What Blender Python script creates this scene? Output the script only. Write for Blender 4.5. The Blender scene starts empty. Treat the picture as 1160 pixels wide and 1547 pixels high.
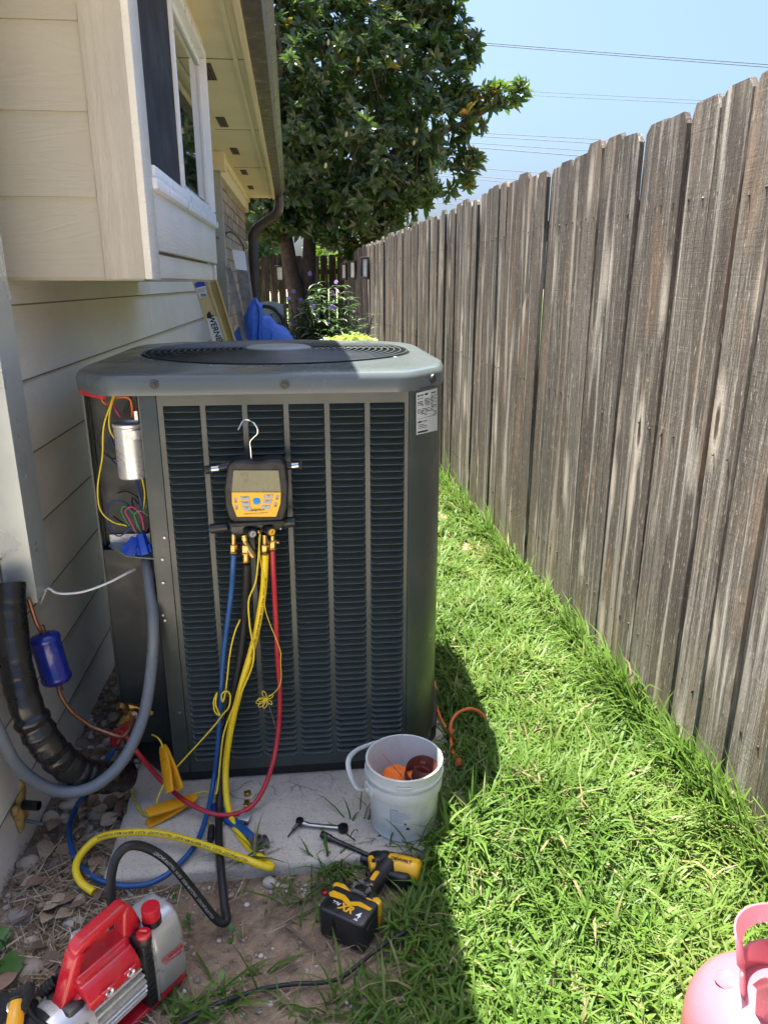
import bpy, bmesh, math, random
import numpy as np
from mathutils import Vector, Matrix, Euler, noise as mnoise

sc = bpy.context.scene
COL = sc.collection
R = math.radians
rng = random.Random(7)

# ------------------------------------------------------------------ camera
CAM_H, PITCH, YAW, FPX, PCX, PCY = 1.40, R(17.4), R(6.17), 1104.0, 580.0, 773.5
cam_d = bpy.data.cameras.new('camera')
cam_d.sensor_fit = 'VERTICAL'
cam_d.sensor_height = 36.0
cam_d.sensor_width = 27.0
cam_d.lens = 36.0 * FPX / 1547.0
cam_d.clip_start = 0.02
cam_d.clip_end = 2000
cam = bpy.data.objects.new('camera', cam_d)
cam.location = (0, 0, CAM_H)
cam.rotation_euler = (R(90) - PITCH, 0, -YAW)
COL.objects.link(cam)
sc.camera = cam

# ------------------------------------------------------------------ light
SUN = Vector((-0.14, 0.19, 1.0)).normalized()
SUN_EL = math.asin(SUN.z)
wd = bpy.data.worlds.new('World')
sc.world = wd
wd.use_nodes = True
wn = wd.node_tree
wn.nodes.clear()
sky = wn.nodes.new('ShaderNodeTexSky')
sky.sky_type = 'NISHITA'
sky.sun_disc = False
sky.sun_elevation = SUN_EL
sky.sun_rotation = math.atan2(SUN.x, SUN.y)
sky.air_density = 1.0
sky.dust_density = 5.5
sky.ozone_density = 9.0
bg = wn.nodes.new('ShaderNodeBackground')
bg.inputs['Strength'].default_value = 0.06
wo = wn.nodes.new('ShaderNodeOutputWorld')
wn.links.new(sky.outputs[0], bg.inputs['Color'])
wn.links.new(bg.outputs[0], wo.inputs['Surface'])
sun_d = bpy.data.lights.new('sun', 'SUN')
sun_d.energy = 4.4
sun_d.angle = R(0.5)
sun_d.color = (1.0, 0.94, 0.83)
sun = bpy.data.objects.new('sun', sun_d)
sun.rotation_euler = SUN.to_track_quat('Z', 'Y').to_euler()
sun.location = (0, 0, 20)
COL.objects.link(sun)
sc.view_settings.view_transform = 'Standard'
sc.view_settings.look = 'None'
sc.view_settings.gamma = 1.0
sc.view_settings.use_curve_mapping = False
sc.view_settings.exposure = 2.5
try:
    sc.cycles.max_bounces = 7
    sc.cycles.diffuse_bounces = 4
    sc.cycles.glossy_bounces = 3
    sc.cycles.transmission_bounces = 6
    sc.cycles.transparent_max_bounces = 8
    sc.cycles.sample_clamp_indirect = 6
except Exception:
    pass

# ------------------------------------------------------------------ point finding (metres, world)
_fw = Vector((math.sin(YAW) * math.cos(PITCH), math.cos(YAW) * math.cos(PITCH), -math.sin(PITCH)))
_rt = Vector((math.cos(YAW), -math.sin(YAW), 0))
_up = _rt.cross(_fw)
_C = Vector((0, 0, CAM_H))

def ray(x, y):
    return _fw + _rt * ((x - PCX) / FPX) - _up * ((y - PCY) / FPX)

def atX(x, y, v):
    d = ray(x, y)
    return _C + d * (v / d.x)

def atY(x, y, v):
    d = ray(x, y)
    return _C + d * (v / d.y)

def atZ(x, y, v):
    d = ray(x, y)
    return _C + d * ((v - CAM_H) / d.z)

# ------------------------------------------------------------------ objects
def _props(o, label=None, cat=None, group=None, kind=None):
    if label: o['label'] = label
    if cat: o['category'] = cat
    if group: o['group'] = group
    if kind: o['kind'] = kind
    return o

def thing(name, label, cat, loc=(0, 0, 0), rot=(0, 0, 0), group=None):
    o = bpy.data.objects.new(name, None)
    o.location = loc
    o.rotation_euler = rot
    o.empty_display_size = 0.05
    COL.objects.link(o)
    return _props(o, label, cat, group)

def link(name, me, parent=None, loc=None, rot=None, scale=None):
    o = bpy.data.objects.new(name, me)
    COL.objects.link(o)
    if parent: o.parent = parent
    if loc is not None: o.location = loc
    if rot is not None: o.rotation_euler = rot
    if scale is not None: o.scale = scale
    return o

def dup_tree(root, loc=None, rot=None, label=None, group=None, scale=None):
    r = root.copy()
    COL.objects.link(r)
    if loc is not None: r.location = loc
    if rot is not None: r.rotation_euler = rot
    if scale is not None: r.scale = scale
    if label: r['label'] = label
    if group: r['group'] = group
    for ch in list(root.children):
        c = ch.copy(); COL.objects.link(c); c.parent = r
        for g in list(ch.children):
            d = g.copy(); COL.objects.link(d); d.parent = c
    return r

# ------------------------------------------------------------------ curves
def cr(pts, n=8, closed=False):
    """Catmull-Rom through pts"""
    P = [Vector(p) for p in pts]
    out = []
    m = len(P)
    segs = m if closed else m - 1
    for i in range(segs):
        if closed:
            p0, p1, p2, p3 = P[(i - 1) % m], P[i], P[(i + 1) % m], P[(i + 2) % m]
        else:
            p1, p2 = P[i], P[i + 1]
            p0 = P[i - 1] if i > 0 else p1 * 2 - p2
            p3 = P[i + 2] if i + 2 < m else p2 * 2 - p1
        for k in range(n):
            t = k / n
            out.append(0.5 * ((2 * p1) + (p2 - p0) * t + (2 * p0 - 5 * p1 + 4 * p2 - p3) * t * t + (3 * p1 - p0 - 3 * p2 + p3) * t ** 3))
    if not closed:
        out.append(P[-1])
    return out

def rot_between(a, b):
    return Vector(a).rotation_difference(Vector(b)).to_matrix()

# ------------------------------------------------------------------ mesh builder
class MB:
    def __init__(self):
        self.bm = bmesh.new()
        self.mi = 0
    def add(self, verts, faces, M=None, mi=None):
        vs = [self.bm.verts.new(M @ Vector(v) if M is not None else v) for v in verts]
        for f in faces:
            try:
                fc = self.bm.faces.new([vs[i] for i in f])
                fc.material_index = self.mi if mi is None else mi
            except ValueError:
                pass
        return vs
    def merge(self, b2, M=None, mi=None):
        me = bpy.data.meshes.new('tmp')
        b2.to_mesh(me); b2.free()
        if M is not None: me.transform(M)
        idx = self.mi if mi is None else mi
        for p in me.polygons: p.material_index = idx
        self.bm.from_mesh(me)
        bpy.data.meshes.remove(me)
    def box(self, c, s, rot=None, bev=0, seg=2, mi=None, M=None):
        b = bmesh.new()
        bmesh.ops.create_cube(b, size=1.0)
        bmesh.ops.scale(b, vec=s, verts=b.verts)
        if bev:
            bmesh.ops.bevel(b, geom=b.edges[:], offset=bev, segments=seg, profile=0.5, affect='EDGES', clamp_overlap=True)
        T = Matrix.Translation(c)
        if rot is not None:
            T = T @ (Euler(rot).to_matrix().to_4x4() if not isinstance(rot, Matrix) else rot.to_4x4())
        if M is not None: T = M @ T
        self.merge(b, T, mi)
        return self
    def prism(self, outline, h, M=None, bev=0, seg=2, mi=None):
        """outline (x,y) extruded from z=0 to h, then moved by M"""
        b = bmesh.new()
        lo = [b.verts.new((p[0], p[1], 0)) for p in outline]
        hi = [b.verts.new((p[0], p[1], h)) for p in outline]
        n = len(outline)
        b.faces.new(lo[::-1]); b.faces.new(hi)
        for i in range(n):
            b.faces.new((lo[i], lo[(i + 1) % n], hi[(i + 1) % n], hi[i]))
        bmesh.ops.recalc_face_normals(b, faces=b.faces[:])
        if bev:
            bmesh.ops.bevel(b, geom=b.edges[:], offset=bev, segments=seg, profile=0.5, affect='EDGES', clamp_overlap=True)
        self.merge(b, M, mi)
        return self
    def cyl(self, p0, p1, r0, r1=None, seg=20, cap=True, bev=0, mi=None):
        p0, p1 = Vector(p0), Vector(p1)
        r1 = r0 if r1 is None else r1
        d = p1 - p0
        L = d.length
        prof = [(r0, 0), (r1, L)]
        if bev:
            prof = [(r0 - bev, 0), (r0 - bev * .3, bev * .3), (r0, bev), (r1, L - bev), (r1 - bev * .3, L - bev * .3), (r1 - bev, L)]
        M = Matrix.Translation(p0) @ rot_between((0, 0, 1), d).to_4x4()
        return self.lathe(prof, M, seg, cap, mi)
    def lathe(self, prof, M=None, seg=32, cap=True, mi=None, a0=0, a1=None):
        full = a1 is None
        n = seg
        rows = []
        vs = []
        for (r, z) in prof:
            row = []
            for k in range(n if full else n + 1):
                a = 2 * math.pi * k / n if full else a0 + (a1 - a0) * k / n
                row.append(len(vs)); vs.append((r * math.cos(a), r * math.sin(a), z))
            rows.append(row)
        fs = []
        m = n if full else n
        for i in range(len(prof) - 1):
            for k in range(m):
                k2 = (k + 1) % n if full else k + 1
                fs.append((rows[i][k], rows[i][k2], rows[i + 1][k2], rows[i + 1][k]))
        if cap and full:
            fs.append(tuple(rows[0][::-1])); fs.append(tuple(rows[-1]))
        self.add(vs, fs, M, mi)
        return self
    def tube(self, pts, r, seg=8, cap=True, mi=None, closed=False, flat=1.0):
        P = [Vector(p) for p in pts]
        n = len(P)
        rad = r if isinstance(r, (list, tuple)) else [r] * n
        T = []
        for i in range(n):
            a = P[(i - 1) % n] if (closed or i > 0) else P[i]
            b = P[(i + 1) % n] if (closed or i < n - 1) else P[i]
            t = (b - a)
            T.append(t.normalized() if t.length > 1e-9 else Vector((0, 0, 1)))
        u = T[0].orthogonal().normalized()
        if abs(T[0].z) < .95:
            u = (Vector((0, 0, 1)) - T[0] * T[0].z).normalized()
        rows = []
        vs = []
        for i in range(n):
            u = (u - T[i] * u.dot(T[i])).normalized()
            w = T[i].cross(u)
            row = []
            for k in range(seg):
                a = 2 * math.pi * k / seg
                row.append(len(vs))
                vs.append(P[i] + (u * math.cos(a) * flat + w * math.sin(a)) * rad[i])
            rows.append(row)
        fs = []
        for i in range(n if closed else n - 1):
            j = (i + 1) % n
            for k in range(seg):
                fs.append((rows[i][k], rows[i][(k + 1) % seg], rows[j][(k + 1) % seg], rows[j][k]))
        if cap and not closed:
            fs.append(tuple(rows[0][::-1])); fs.append(tuple(rows[-1]))
        self.add(vs, fs, None, mi)
        return self
    def sphere(self, c, r, scale=(1, 1, 1), sub=2, rot=None, mi=None):
        b = bmesh.new()
        bmesh.ops.create_icosphere(b, subdivisions=sub, radius=r)
        M = Matrix.Translation(c)
        if rot is not None: M = M @ Euler(rot).to_matrix().to_4x4()
        M = M @ Matrix.Diagonal((*scale, 1))
        self.merge(b, M, mi)
        return self
    def mesh(self, name, mats, smooth=40):
        bm = self.bm
        bmesh.ops.recalc_face_normals(bm, faces=bm.faces[:])
        me = bpy.data.meshes.new(name)
        bm.to_mesh(me); bm.free()
        for m in (mats if isinstance(mats, (list, tuple)) else [mats]):
            me.materials.append(m)
        if smooth:
            me.polygons.foreach_set('use_smooth', [True] * len(me.polygons))
            me.set_sharp_from_angle(angle=R(smooth))
        return me
    def build(self, name, mats, parent=None, smooth=40, label=None, loc=None, rot=None):
        o = link(name, self.mesh(name, mats, smooth), parent, loc, rot)
        if label: o['label'] = label
        return o

def part(name, mb, mats, parent, label=None, smooth=40):
    """a part whose builder used WORLD coordinates"""
    o = mb.build(name, mats, parent, smooth, label)
    inv = Matrix.Identity(4)
    ch = []
    p = parent
    while p is not None:
        ch.append(p); p = p.parent
    for p in reversed(ch):
        inv = inv @ p.matrix_parent_inverse @ p.matrix_basis
    o.matrix_parent_inverse = inv.inverted()
    return o

def solo(name, mb, mats, label, cat, group=None, kind=None, smooth=40):
    o = mb.build(name, mats, None, smooth)
    return _props(o, label, cat, group, kind)

def npmesh(name, V, F, mats, attr=None, smooth=False, matidx=None):
    """V (n,3) floats, F list of equal-length index arrays (k,m); attr dict name->(n,) floats"""
    me = bpy.data.meshes.new(name)
    V = np.asarray(V, np.float32)
    Fs = F if isinstance(F, list) else [F]
    nl = sum(f.size for f in Fs); nf = sum(len(f) for f in Fs)
    me.vertices.add(len(V)); me.vertices.foreach_set('co', V.ravel())
    me.loops.add(nl)
    me.loops.foreach_set('vertex_index', np.concatenate([f.ravel() for f in Fs]).astype(np.int32))
    me.polygons.add(nf)
    tot = np.concatenate([np.full(len(f), f.shape[1]) for f in Fs]).astype(np.int32)
    st = np.concatenate([[0], np.cumsum(tot)[:-1]]).astype(np.int32)
    me.polygons.foreach_set('loop_start', st)
    try:
        me.polygons.foreach_set('loop_total', tot)
    except Exception:
        pass
    for m in (mats if isinstance(mats, (list, tuple)) else [mats]): me.materials.append(m)
    if matidx is not None: me.polygons.foreach_set('material_index', np.asarray(matidx, np.int32))
    me.polygons.foreach_set('use_smooth', np.full(nf, bool(smooth)))
    me.update(calc_edges=True)
    if attr:
        for k, a in attr.items():
            at = me.attributes.new(k, 'FLOAT', 'POINT')
            at.data.foreach_set('value', np.asarray(a, np.float32))
    me.validate()
    return me

_txt_n = [0]
def text_mesh(s, size, mat, extrude=0.0002, bold=0.0, shear=0.0, align='CENTER', sx=1.0):
    cu = bpy.data.curves.new('lettering', 'FONT')
    cu.body = s; cu.size = size; cu.extrude = extrude; cu.offset = bold; cu.shear = shear
    cu.align_x = align; cu.align_y = 'CENTER'; cu.resolution_u = 3
    o = bpy.data.objects.new('lettering_tmp', cu)
    COL.objects.link(o)
    dg = bpy.context.evaluated_depsgraph_get()
    me = bpy.data.meshes.new_from_object(o.evaluated_get(dg))
    bpy.data.objects.remove(o)
    bpy.data.curves.remove(cu)
    me.materials.clear(); me.materials.append(mat)
    if sx != 1.0: me.transform(Matrix.Diagonal((sx, 1, 1, 1)))
    return me
# ------------------------------------------------------------------ materials
class NT:
    def __init__(self, name):
        self.m = bpy.data.materials.new(name)
        self.m.use_nodes = True
        self.t = self.m.node_tree
        self.b = self.t.nodes['Principled BSDF']
        self.out = self.t.nodes['Material Output']
        self._tc = None
    def n(self, typ, **kw):
        nd = self.t.nodes.new(typ)
        for k, v in kw.items():
            if k.startswith('i_'):
                key = k[2:]
                key = int(key) if key.isdigit() else key.replace('_', ' ')
                self.set(nd.inputs[key], v)
            else:
                setattr(nd, k, v)
        return nd
    def set(self, sock, v):
        if isinstance(v, bpy.types.NodeSocket): self.t.links.new(v, sock)
        elif isinstance(v, tuple) and len(v) == 3 and sock.type == 'RGBA': sock.default_value = (*v, 1)
        else: sock.default_value = v
    @property
    def tc(self):
        if self._tc is None: self._tc = self.n('ShaderNodeTexCoord')
        return self._tc
    def coords(self, scale=(1, 1, 1), rnd=False, src='Object'):
        v = self.tc.outputs[src]
        if rnd:
            oi = self.n('ShaderNodeObjectInfo')
            mul = self.n('ShaderNodeMath', operation='MULTIPLY', i_0=oi.outputs['Random'], i_1=57.0)
            cb = self.n('ShaderNodeCombineXYZ', i_0=mul.outputs[0], i_1=mul.outputs[0], i_2=mul.outputs[0])
            ad = self.n('ShaderNodeVectorMath', operation='ADD', i_0=v, i_1=cb.outputs[0])
            v = ad.outputs[0]
        mp = self.n('ShaderNodeMapping', i_Scale=scale)
        self.set(mp.inputs['Vector'], v)
        return mp.outputs[0]
    def noise(self, vec, scale=5, detail=4, rough=.55, dist=0.0):
        nd = self.n('ShaderNodeTexNoise', i_Scale=scale, i_Detail=detail, i_Roughness=rough, i_Distortion=dist)
        self.set(nd.inputs['Vector'], vec)
        return nd.outputs['Fac']
    def ramp(self, fac, stops, interp='LINEAR'):
        nd = self.n('ShaderNodeValToRGB')
        cr_ = nd.color_ramp
        cr_.interpolation = interp
        while len(cr_.elements) < len(stops): cr_.elements.new(0.5)
        for e, (p, c) in zip(cr_.elements, stops):
            e.position = p
            e.color = (*c, 1) if isinstance(c, tuple) else (c, c, c, 1)
        self.set(nd.inputs[0], fac)
        return nd.outputs['Color']
    def mix(self, fac, a, b, blend='MIX'):
        nd = self.n('ShaderNodeMix', data_type='RGBA', blend_type=blend)
        self.set(nd.inputs[0], fac); self.set(nd.inputs[6], a); self.set(nd.inputs[7], b)
        return nd.outputs[2]
    def math(self, op, a, b=0.0):
        nd = self.n('ShaderNodeMath', operation=op)
        self.set(nd.inputs[0], a); self.set(nd.inputs[1], b)
        return nd.outputs[0]
    def bump(self, h, strength=.3, dist=.01, prev=None):
        nd = self.n('ShaderNodeBump', i_Strength=strength, i_Distance=dist)
        self.set(nd.inputs['Height'], h)
        if prev is not None: self.set(nd.inputs['Normal'], prev)
        return nd.outputs[0]
    def P(self, **kw):
        for k, v in kw.items():
            self.set(self.b.inputs[k.replace('_', ' ')], v)
        return self

def mat(name, col, rough=.5, metal=0.0, var=.12, vs=6.0, bump=0.0, bs=60.0, bd=.002, spec=.5, coat=0.0, dirt=None, dirt_amt=.5, dirt_scale=9, rnd=False, rvar=.12):
    t = NT(name)
    v = t.coords((1, 1, 1), rnd)
    f = t.noise(v, vs, 5)
    lo = tuple(max(0, c * (1 - var)) for c in col); hi = tuple(min(1, c * (1 + var)) for c in col)
    c = t.ramp(f, [(.3, lo), (.7, hi)])
    if dirt:
        g = t.noise(v, dirt_scale, 6, .65)
        k = t.ramp(g, [(.52, 0.0), (.78, dirt_amt)])
        c = t.mix(k, c, dirt)
    t.P(Base_Color=c, Metallic=metal, Specular_IOR_Level=spec, Coat_Weight=coat)
    rf = t.noise(v, vs * 3.1, 4)
    t.P(Roughness=t.ramp(rf, [(.3, max(.02, rough - rvar)), (.7, min(1, rough + rvar))]))
    if bump:
        t.P(Normal=t.bump(t.noise(v, bs, 4), bump, bd))
    return t.m

def leaf_mat(name, stops, attr='tint', rough=.4, trans=.35, trans_col=None, back=None, spec=.5, sheen=0):
    t = NT(name)
    a = t.n('ShaderNodeAttribute', attribute_name=attr)
    c = t.ramp(a.outputs['Fac'], stops)
    if back:
        geo = t.n('ShaderNodeNewGeometry')
        c = t.mix(geo.outputs['Backfacing'], c, back)
    t.P(Base_Color=c, Roughness=rough, Specular_IOR_Level=spec)
    tr = t.n('ShaderNodeBsdfTranslucent')
    tc = t.mix(.75, c, trans_col, 'MIX') if trans_col else c
    t.set(tr.inputs['Color'], tc)
    mx = t.n('ShaderNodeMixShader', i_0=trans)
    t.set(mx.inputs[1], t.b.outputs[0]); t.set(mx.inputs[2], tr.outputs[0])
    t.t.links.new(mx.outputs[0], t.out.inputs['Surface'])
    return t.m

MT = {}
# painted fibre-cement siding with pressed wood grain running along the board (world Y or X)
def siding_mat(name, col, sc_, bstr=.35, dirt=.25):
    t = NT(name)
    v = t.coords(sc_, True)
    wv = t.noise(v, 1.0, 5, .6, 1.6)
    c0 = t.noise(t.coords((1, 1, 1), True), 2.3, 5, .6)
    c = t.ramp(c0, [(.3, tuple(x * .93 for x in col)), (.7, tuple(min(1, x * 1.05) for x in col))])
    d = t.noise(t.coords((3, 3, 9)), 1.0, 6, .7)
    c = t.mix(t.ramp(d, [(.56, 0.0), (.85, dirt)]), c, (.30, .27, .21))
    t.P(Base_Color=c, Roughness=.5, Specular_IOR_Level=.4)
    rings = t.math('SINE', t.math('MULTIPLY', wv, 55.0))
    t.P(Normal=t.bump(rings, bstr, .0012))
    return t.m
MT['siding'] = siding_mat('cream_siding_paint_lightened', (.82, .76, .635), (9, 1.1, 9), .22)  # wall copy of the house paint, lightened to offset its shade
MT['siding_x'] = siding_mat('cream_siding_paint_dimmed', (.45, .415, .33), (1.1, 9, 9), .22)  # same paint as the wall, darkened to offset strong bounce light
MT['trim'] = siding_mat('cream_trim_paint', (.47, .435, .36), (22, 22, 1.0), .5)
MT['trim_w'] = siding_mat('pale_trim_paint', (.74, .71, .63), (9, 1.5, 12), .4)
MT['soffit'] = mat('soffit_paint', (.74, .66, .46), .6, var=.05, vs=3, dirt=(.4, .32, .2), dirt_amt=.25, dirt_scale=4)
MT['vinyl'] = mat('white_vinyl', (.87, .88, .89), .35, var=.03)
MT['screen'] = mat('window_screen', (.035, .036, .042), .75, var=.1, vs=3, spec=.25)
MT['gutter'] = mat('brown_gutter_paint', (.075, .058, .050), .36, var=.12, dirt=(.13, .11, .09), dirt_amt=.3)
MT['vent'] = mat('vent_slot', (.09, .06, .045), .8, var=.2, vs=40)
MT['roof'] = mat('roof_shingle', (.16, .13, .11), .9, var=.35, vs=30, bump=.5, bs=90)
MT['dark'] = mat('dark_void', (.012, .012, .013), .8, var=.1, spec=.2)

def glass_mat():
    t = NT('window_glass')
    t.P(Base_Color=(.02, .028, .028), Roughness=.03, Specular_IOR_Level=.9, Coat_Weight=1.0, Coat_Roughness=.02)
    return t.m
MT['glass'] = glass_mat()

def brick_mat():
    t = NT('brick_face')
    oi = t.n('ShaderNodeObjectInfo')
    c = t.ramp(oi.outputs['Random'], [(0, (.42, .31, .22)), (.35, (.54, .42, .31)), (.6, (.35, .25, .18)), (.8, (.62, .52, .40)), (1, (.46, .38, .30))])
    v = t.coords((1, 1, 1), True)
    c = t.mix(t.math('MULTIPLY', t.noise(v, 30, 5), .7), c, (.2, .15, .12))
    t.P(Base_Color=c, Roughness=.9, Normal=t.bump(t.noise(v, 120, 4), .5, .004))
    return t.m
MT['brick'] = brick_mat()
MT['mortar'] = mat('mortar', (.50, .46, .40), .95, var=.15, vs=20, bump=.4, bs=150)

def fence_mat(name='weathered_fence_wood', dark=1.0):
    t = NT(name)
    oi = t.n('ShaderNodeObjectInfo')
    v = t.coords((1, 1, 1), True)
    vf = t.coords((46, 46, 1.5), True)
    vm = t.coords((15, 15, .7), True)
    base = t.ramp(oi.outputs['Random'], [(0, (.080, .071, .064)), (.18, (.180, .165, .148)), (.34, (.070, .062, .055)), (.5, (.235, .216, .194)), (.64, (.105, .094, .084)), (.78, (.155, .125, .10)), (.9, (.20, .184, .167)), (1, (.125, .114, .103))])
    g1 = t.noise(vf, 1.0, 8, .72, 1.3)
    g2 = t.noise(vm, 1.0, 5, .62, 1.6)
    gr = t.noise(t.coords((210, 210, 70), True), 1.0, 3, .75)
    c = t.mix(t.ramp(g1, [(.37, .93), (.57, 0.0)]), base, (.045, .040, .037))
    c = t.mix(t.ramp(gr, [(.36, .65), (.52, 0.0)]), c, (.075, .065, .058))
    c = t.mix(t.ramp(g2, [(.53, 0.0), (.70, .72)]), c, (.56, .54, .51))
    c = t.mix(t.ramp(g2, [(.28, .75), (.46, 0.0)]), c, (.115, .092, .076))
    # broad stains
    s = t.noise(t.coords((7, 7, 1.6), True), 1.0, 4, .6)
    c = t.mix(t.ramp(s, [(.54, 0.0), (.72, .55)]), c, (.28, .19, .125))
    # saw marks: fine cross lines
    sv = t.coords((3, 3, 240), True)
    sw = t.noise(sv, 1.0, 2, .5)
    # knots
    vo = t.n('ShaderNodeTexVoronoi', feature='F1', i_Scale=1.0, i_Randomness=1.0)
    t.set(vo.inputs['Vector'], t.coords((9.5, 9.5, 2.1), True))
    kd = vo.outputs['Distance']
    kmask = t.ramp(vo.outputs['Color'], [(.50, 0.0), (.54, 1.0)])
    kd = t.math('ADD', kd, t.math('MULTIPLY', t.math('SUBTRACT', t.noise(t.coords((40, 40, 14), True), 1.0, 3), .5), .12))
    kn = t.math('MULTIPLY', t.ramp(kd, [(0.0, 1.0), (.06, .85), (.12, 0.0)]), kmask)
    kh = t.math('MULTIPLY', t.ramp(kd, [(.08, 0.0), (.14, .75), (.34, 0.0)]), kmask)
    c = t.mix(kh, c, (.56, .51, .45))
    c = t.mix(kn, c, (.075, .055, .04))
    # white flecks, raised weathered fibres
    fl = t.noise(t.coords((160, 160, 26), True), 1.0, 3, .7)
    c = t.mix(t.ramp(fl, [(.60, 0.0), (.72, .6)]), c, (.66, .63, .58))
    # algae at the foot
    sep = t.n('ShaderNodeSeparateXYZ'); t.set(sep.inputs[0], t.tc.outputs['Object'])
    foot = t.ramp(sep.outputs[2], [(.0, .5), (.45, 0.0)])
    fn = t.noise(v, 6, 4)
    c = t.mix(t.math('MULTIPLY', foot, fn), c, (.19, .20, .085))
    c = t.mix(1.0, c, (.93, .905, .875), 'MULTIPLY')
    topz = t.ramp(sep.outputs[2], [(.0, 0.0), (.70, 0.0), (1.0, 1.0)]) if False else t.math('MULTIPLY', t.math('SUBTRACT', sep.outputs[2], 1.15), 1.3)
    tn = t.ramp(t.noise(t.coords((11, 11, 2.2), True), 1.0, 5, .65, .8), [(.44, 0.0), (.62, 1.0)])
    tk_ = t.n('ShaderNodeClamp'); t.set(tk_.inputs[0], t.math('MULTIPLY', topz, tn))
    c = t.mix(t.math('MULTIPLY', tk_.outputs[0], .75), c, (.055, .048, .043))
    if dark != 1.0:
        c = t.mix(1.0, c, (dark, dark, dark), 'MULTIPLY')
    t.P(Base_Color=c, Roughness=.85, Specular_IOR_Level=.25)
    rings = t.math('SINE', t.math('MULTIPLY', t.noise(t.coords((12, 12, 1.0), True), 1.0, 3, .5, 1.2), 60.0))
    h = t.math('ADD', t.math('MULTIPLY', g1, 1.1), t.math('MULTIPLY', fl, .9))
    h = t.math('ADD', h, t.math('MULTIPLY', gr, .8))
    h = t.math('ADD', h, t.math('MULTIPLY', sw, .30))
    h = t.math('ADD', h, t.math('MULTIPLY', rings, .12))
    h = t.math('SUBTRACT', h, t.math('MULTIPLY', kn, .8))
    t.P(Normal=t.bump(h, .75, .004))
    return t.m
MT['lap_shade'] = mat('lap_edge_shade', (.20, .175, .14), .85, var=.25, vs=20)
MT['fence'] = fence_mat()
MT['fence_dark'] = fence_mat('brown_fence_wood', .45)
MT['nail'] = mat('rusty_nail', (.03, .022, .018), .7)

def soil_mat():
    t = NT('soil')
    v = t.coords()
    a = t.noise(v, 3.2, 6, .6)
    b = t.noise(v, 24, 6, .7)
    d = t.noise(v, 140, 4, .7)
    c = t.ramp(a, [(.3, (.23, .158, .102)), (.55, (.33, .235, .158)), (.75, (.41, .31, .222))])
    c = t.mix(t.ramp(b, [(.35, .7), (.6, 0.0)]), c, (.10, .075, .055))
    c = t.mix(t.ramp(d, [(.58, 0.0), (.72, .6)]), c, (.40, .34, .27))
    t.P(Base_Color=c, Roughness=.95, Specular_IOR_Level=.2)
    h = t.math('ADD', t.math('MULTIPLY', b, 1.0), t.math('MULTIPLY', d, .45))
    t.P(Normal=t.bump(h, .9, .012))
    return t.m
MT['soil'] = soil_mat()

def concrete_mat():
    t = NT('old_concrete')
    v = t.coords()
    a = t.noise(v, 4, 6, .6); b = t.noise(v, 150, 5, .75); e = t.noise(v, 330, 3, .6)
    c = t.ramp(a, [(.3, (.40, .35, .285)), (.7, (.57, .515, .43))])
    c = t.mix(t.ramp(b, [(.52, 0.0), (.66, .62)]), c, (.20, .185, .16))
    c = t.mix(t.ramp(e, [(.6, 0.0), (.7, .5)]), c, (.62, .60, .56))
    vo = t.n('ShaderNodeTexVoronoi', feature='DISTANCE_TO_EDGE', i_Scale=11.0)
    wv = t.n('ShaderNodeVectorMath', operation='ADD', i_0=v)
    nz = t.n('ShaderNodeTexNoise', i_Scale=22.0, i_Detail=3.0); t.set(nz.inputs['Vector'], v)
    sc2 = t.n('ShaderNodeVectorMath', operation='SCALE', i_0=nz.outputs['Color']); sc2.inputs['Scale'].default_value = .035
    t.set(wv.inputs[1], sc2.outputs[0]); t.set(vo.inputs['Vector'], wv.outputs[0])
    ck = t.ramp(vo.outputs['Distance'], [(0, 1.0), (.012, .7), (.03, 0.0)])
    msk = t.ramp(t.noise(v, 5.5, 2), [(.52, 0.0), (.66, .7)])
    ck = t.math('MULTIPLY', ck, msk)
    c = t.mix(ck, c, (.12, .11, .095))
    st = t.ramp(t.noise(t.coords((1, 1, 1)), 2.6, 4, .6), [(.53, 0.0), (.68, .6)])
    c = t.mix(st, c, (.24, .20, .155))
    t.P(Base_Color=c, Roughness=.92, Specular_IOR_Level=.2)
    h = t.math('SUBTRACT', t.math('MULTIPLY', b, -.9), t.math('MULTIPLY', ck, .8))
    t.P(Normal=t.bump(h, .7, .004))
    return t.m
MT['concrete'] = concrete_mat()

MT['grass'] = leaf_mat('grass_blade', [(0, (.052, .110, .016)), (.3, (.082, .160, .025)), (.62, (.118, .208, .036)), (.84, (.165, .245, .05)), (.92, (.26, .23, .11)), (1, (.36, .30, .18))], rough=.5, trans=.45, spec=.28)
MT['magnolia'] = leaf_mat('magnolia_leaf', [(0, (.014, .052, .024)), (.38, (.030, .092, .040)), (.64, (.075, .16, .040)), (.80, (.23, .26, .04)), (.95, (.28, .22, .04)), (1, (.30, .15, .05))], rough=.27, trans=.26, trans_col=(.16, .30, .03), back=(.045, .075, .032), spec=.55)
MT['shrub_leaf'] = leaf_mat('shrub_leaf', [(0, (.025, .055, .018)), (.5, (.05, .11, .03)), (1, (.11, .19, .06))], rough=.4, trans=.35)
MT['lime_leaf'] = leaf_mat('lime_leaf', [(0, (.16, .27, .03)), (.6, (.30, .42, .05)), (1, (.46, .50, .09))], rough=.45, trans=.4)
MT['far_leaf'] = leaf_mat('far_tree_leaf', [(0, (.035, .07, .025)), (.5, (.075, .13, .045)), (1, (.14, .20, .07))], rough=.5, trans=.3)
MT['weed_leaf'] = leaf_mat('weed_leaf', [(0, (.04, .11, .02)), (.6, (.075, .18, .035)), (1, (.13, .25, .05))], rough=.42, trans=.35)
MT['petal'] = mat('purple_petal', (.36, .22, .62), .6, var=.2)
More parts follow.
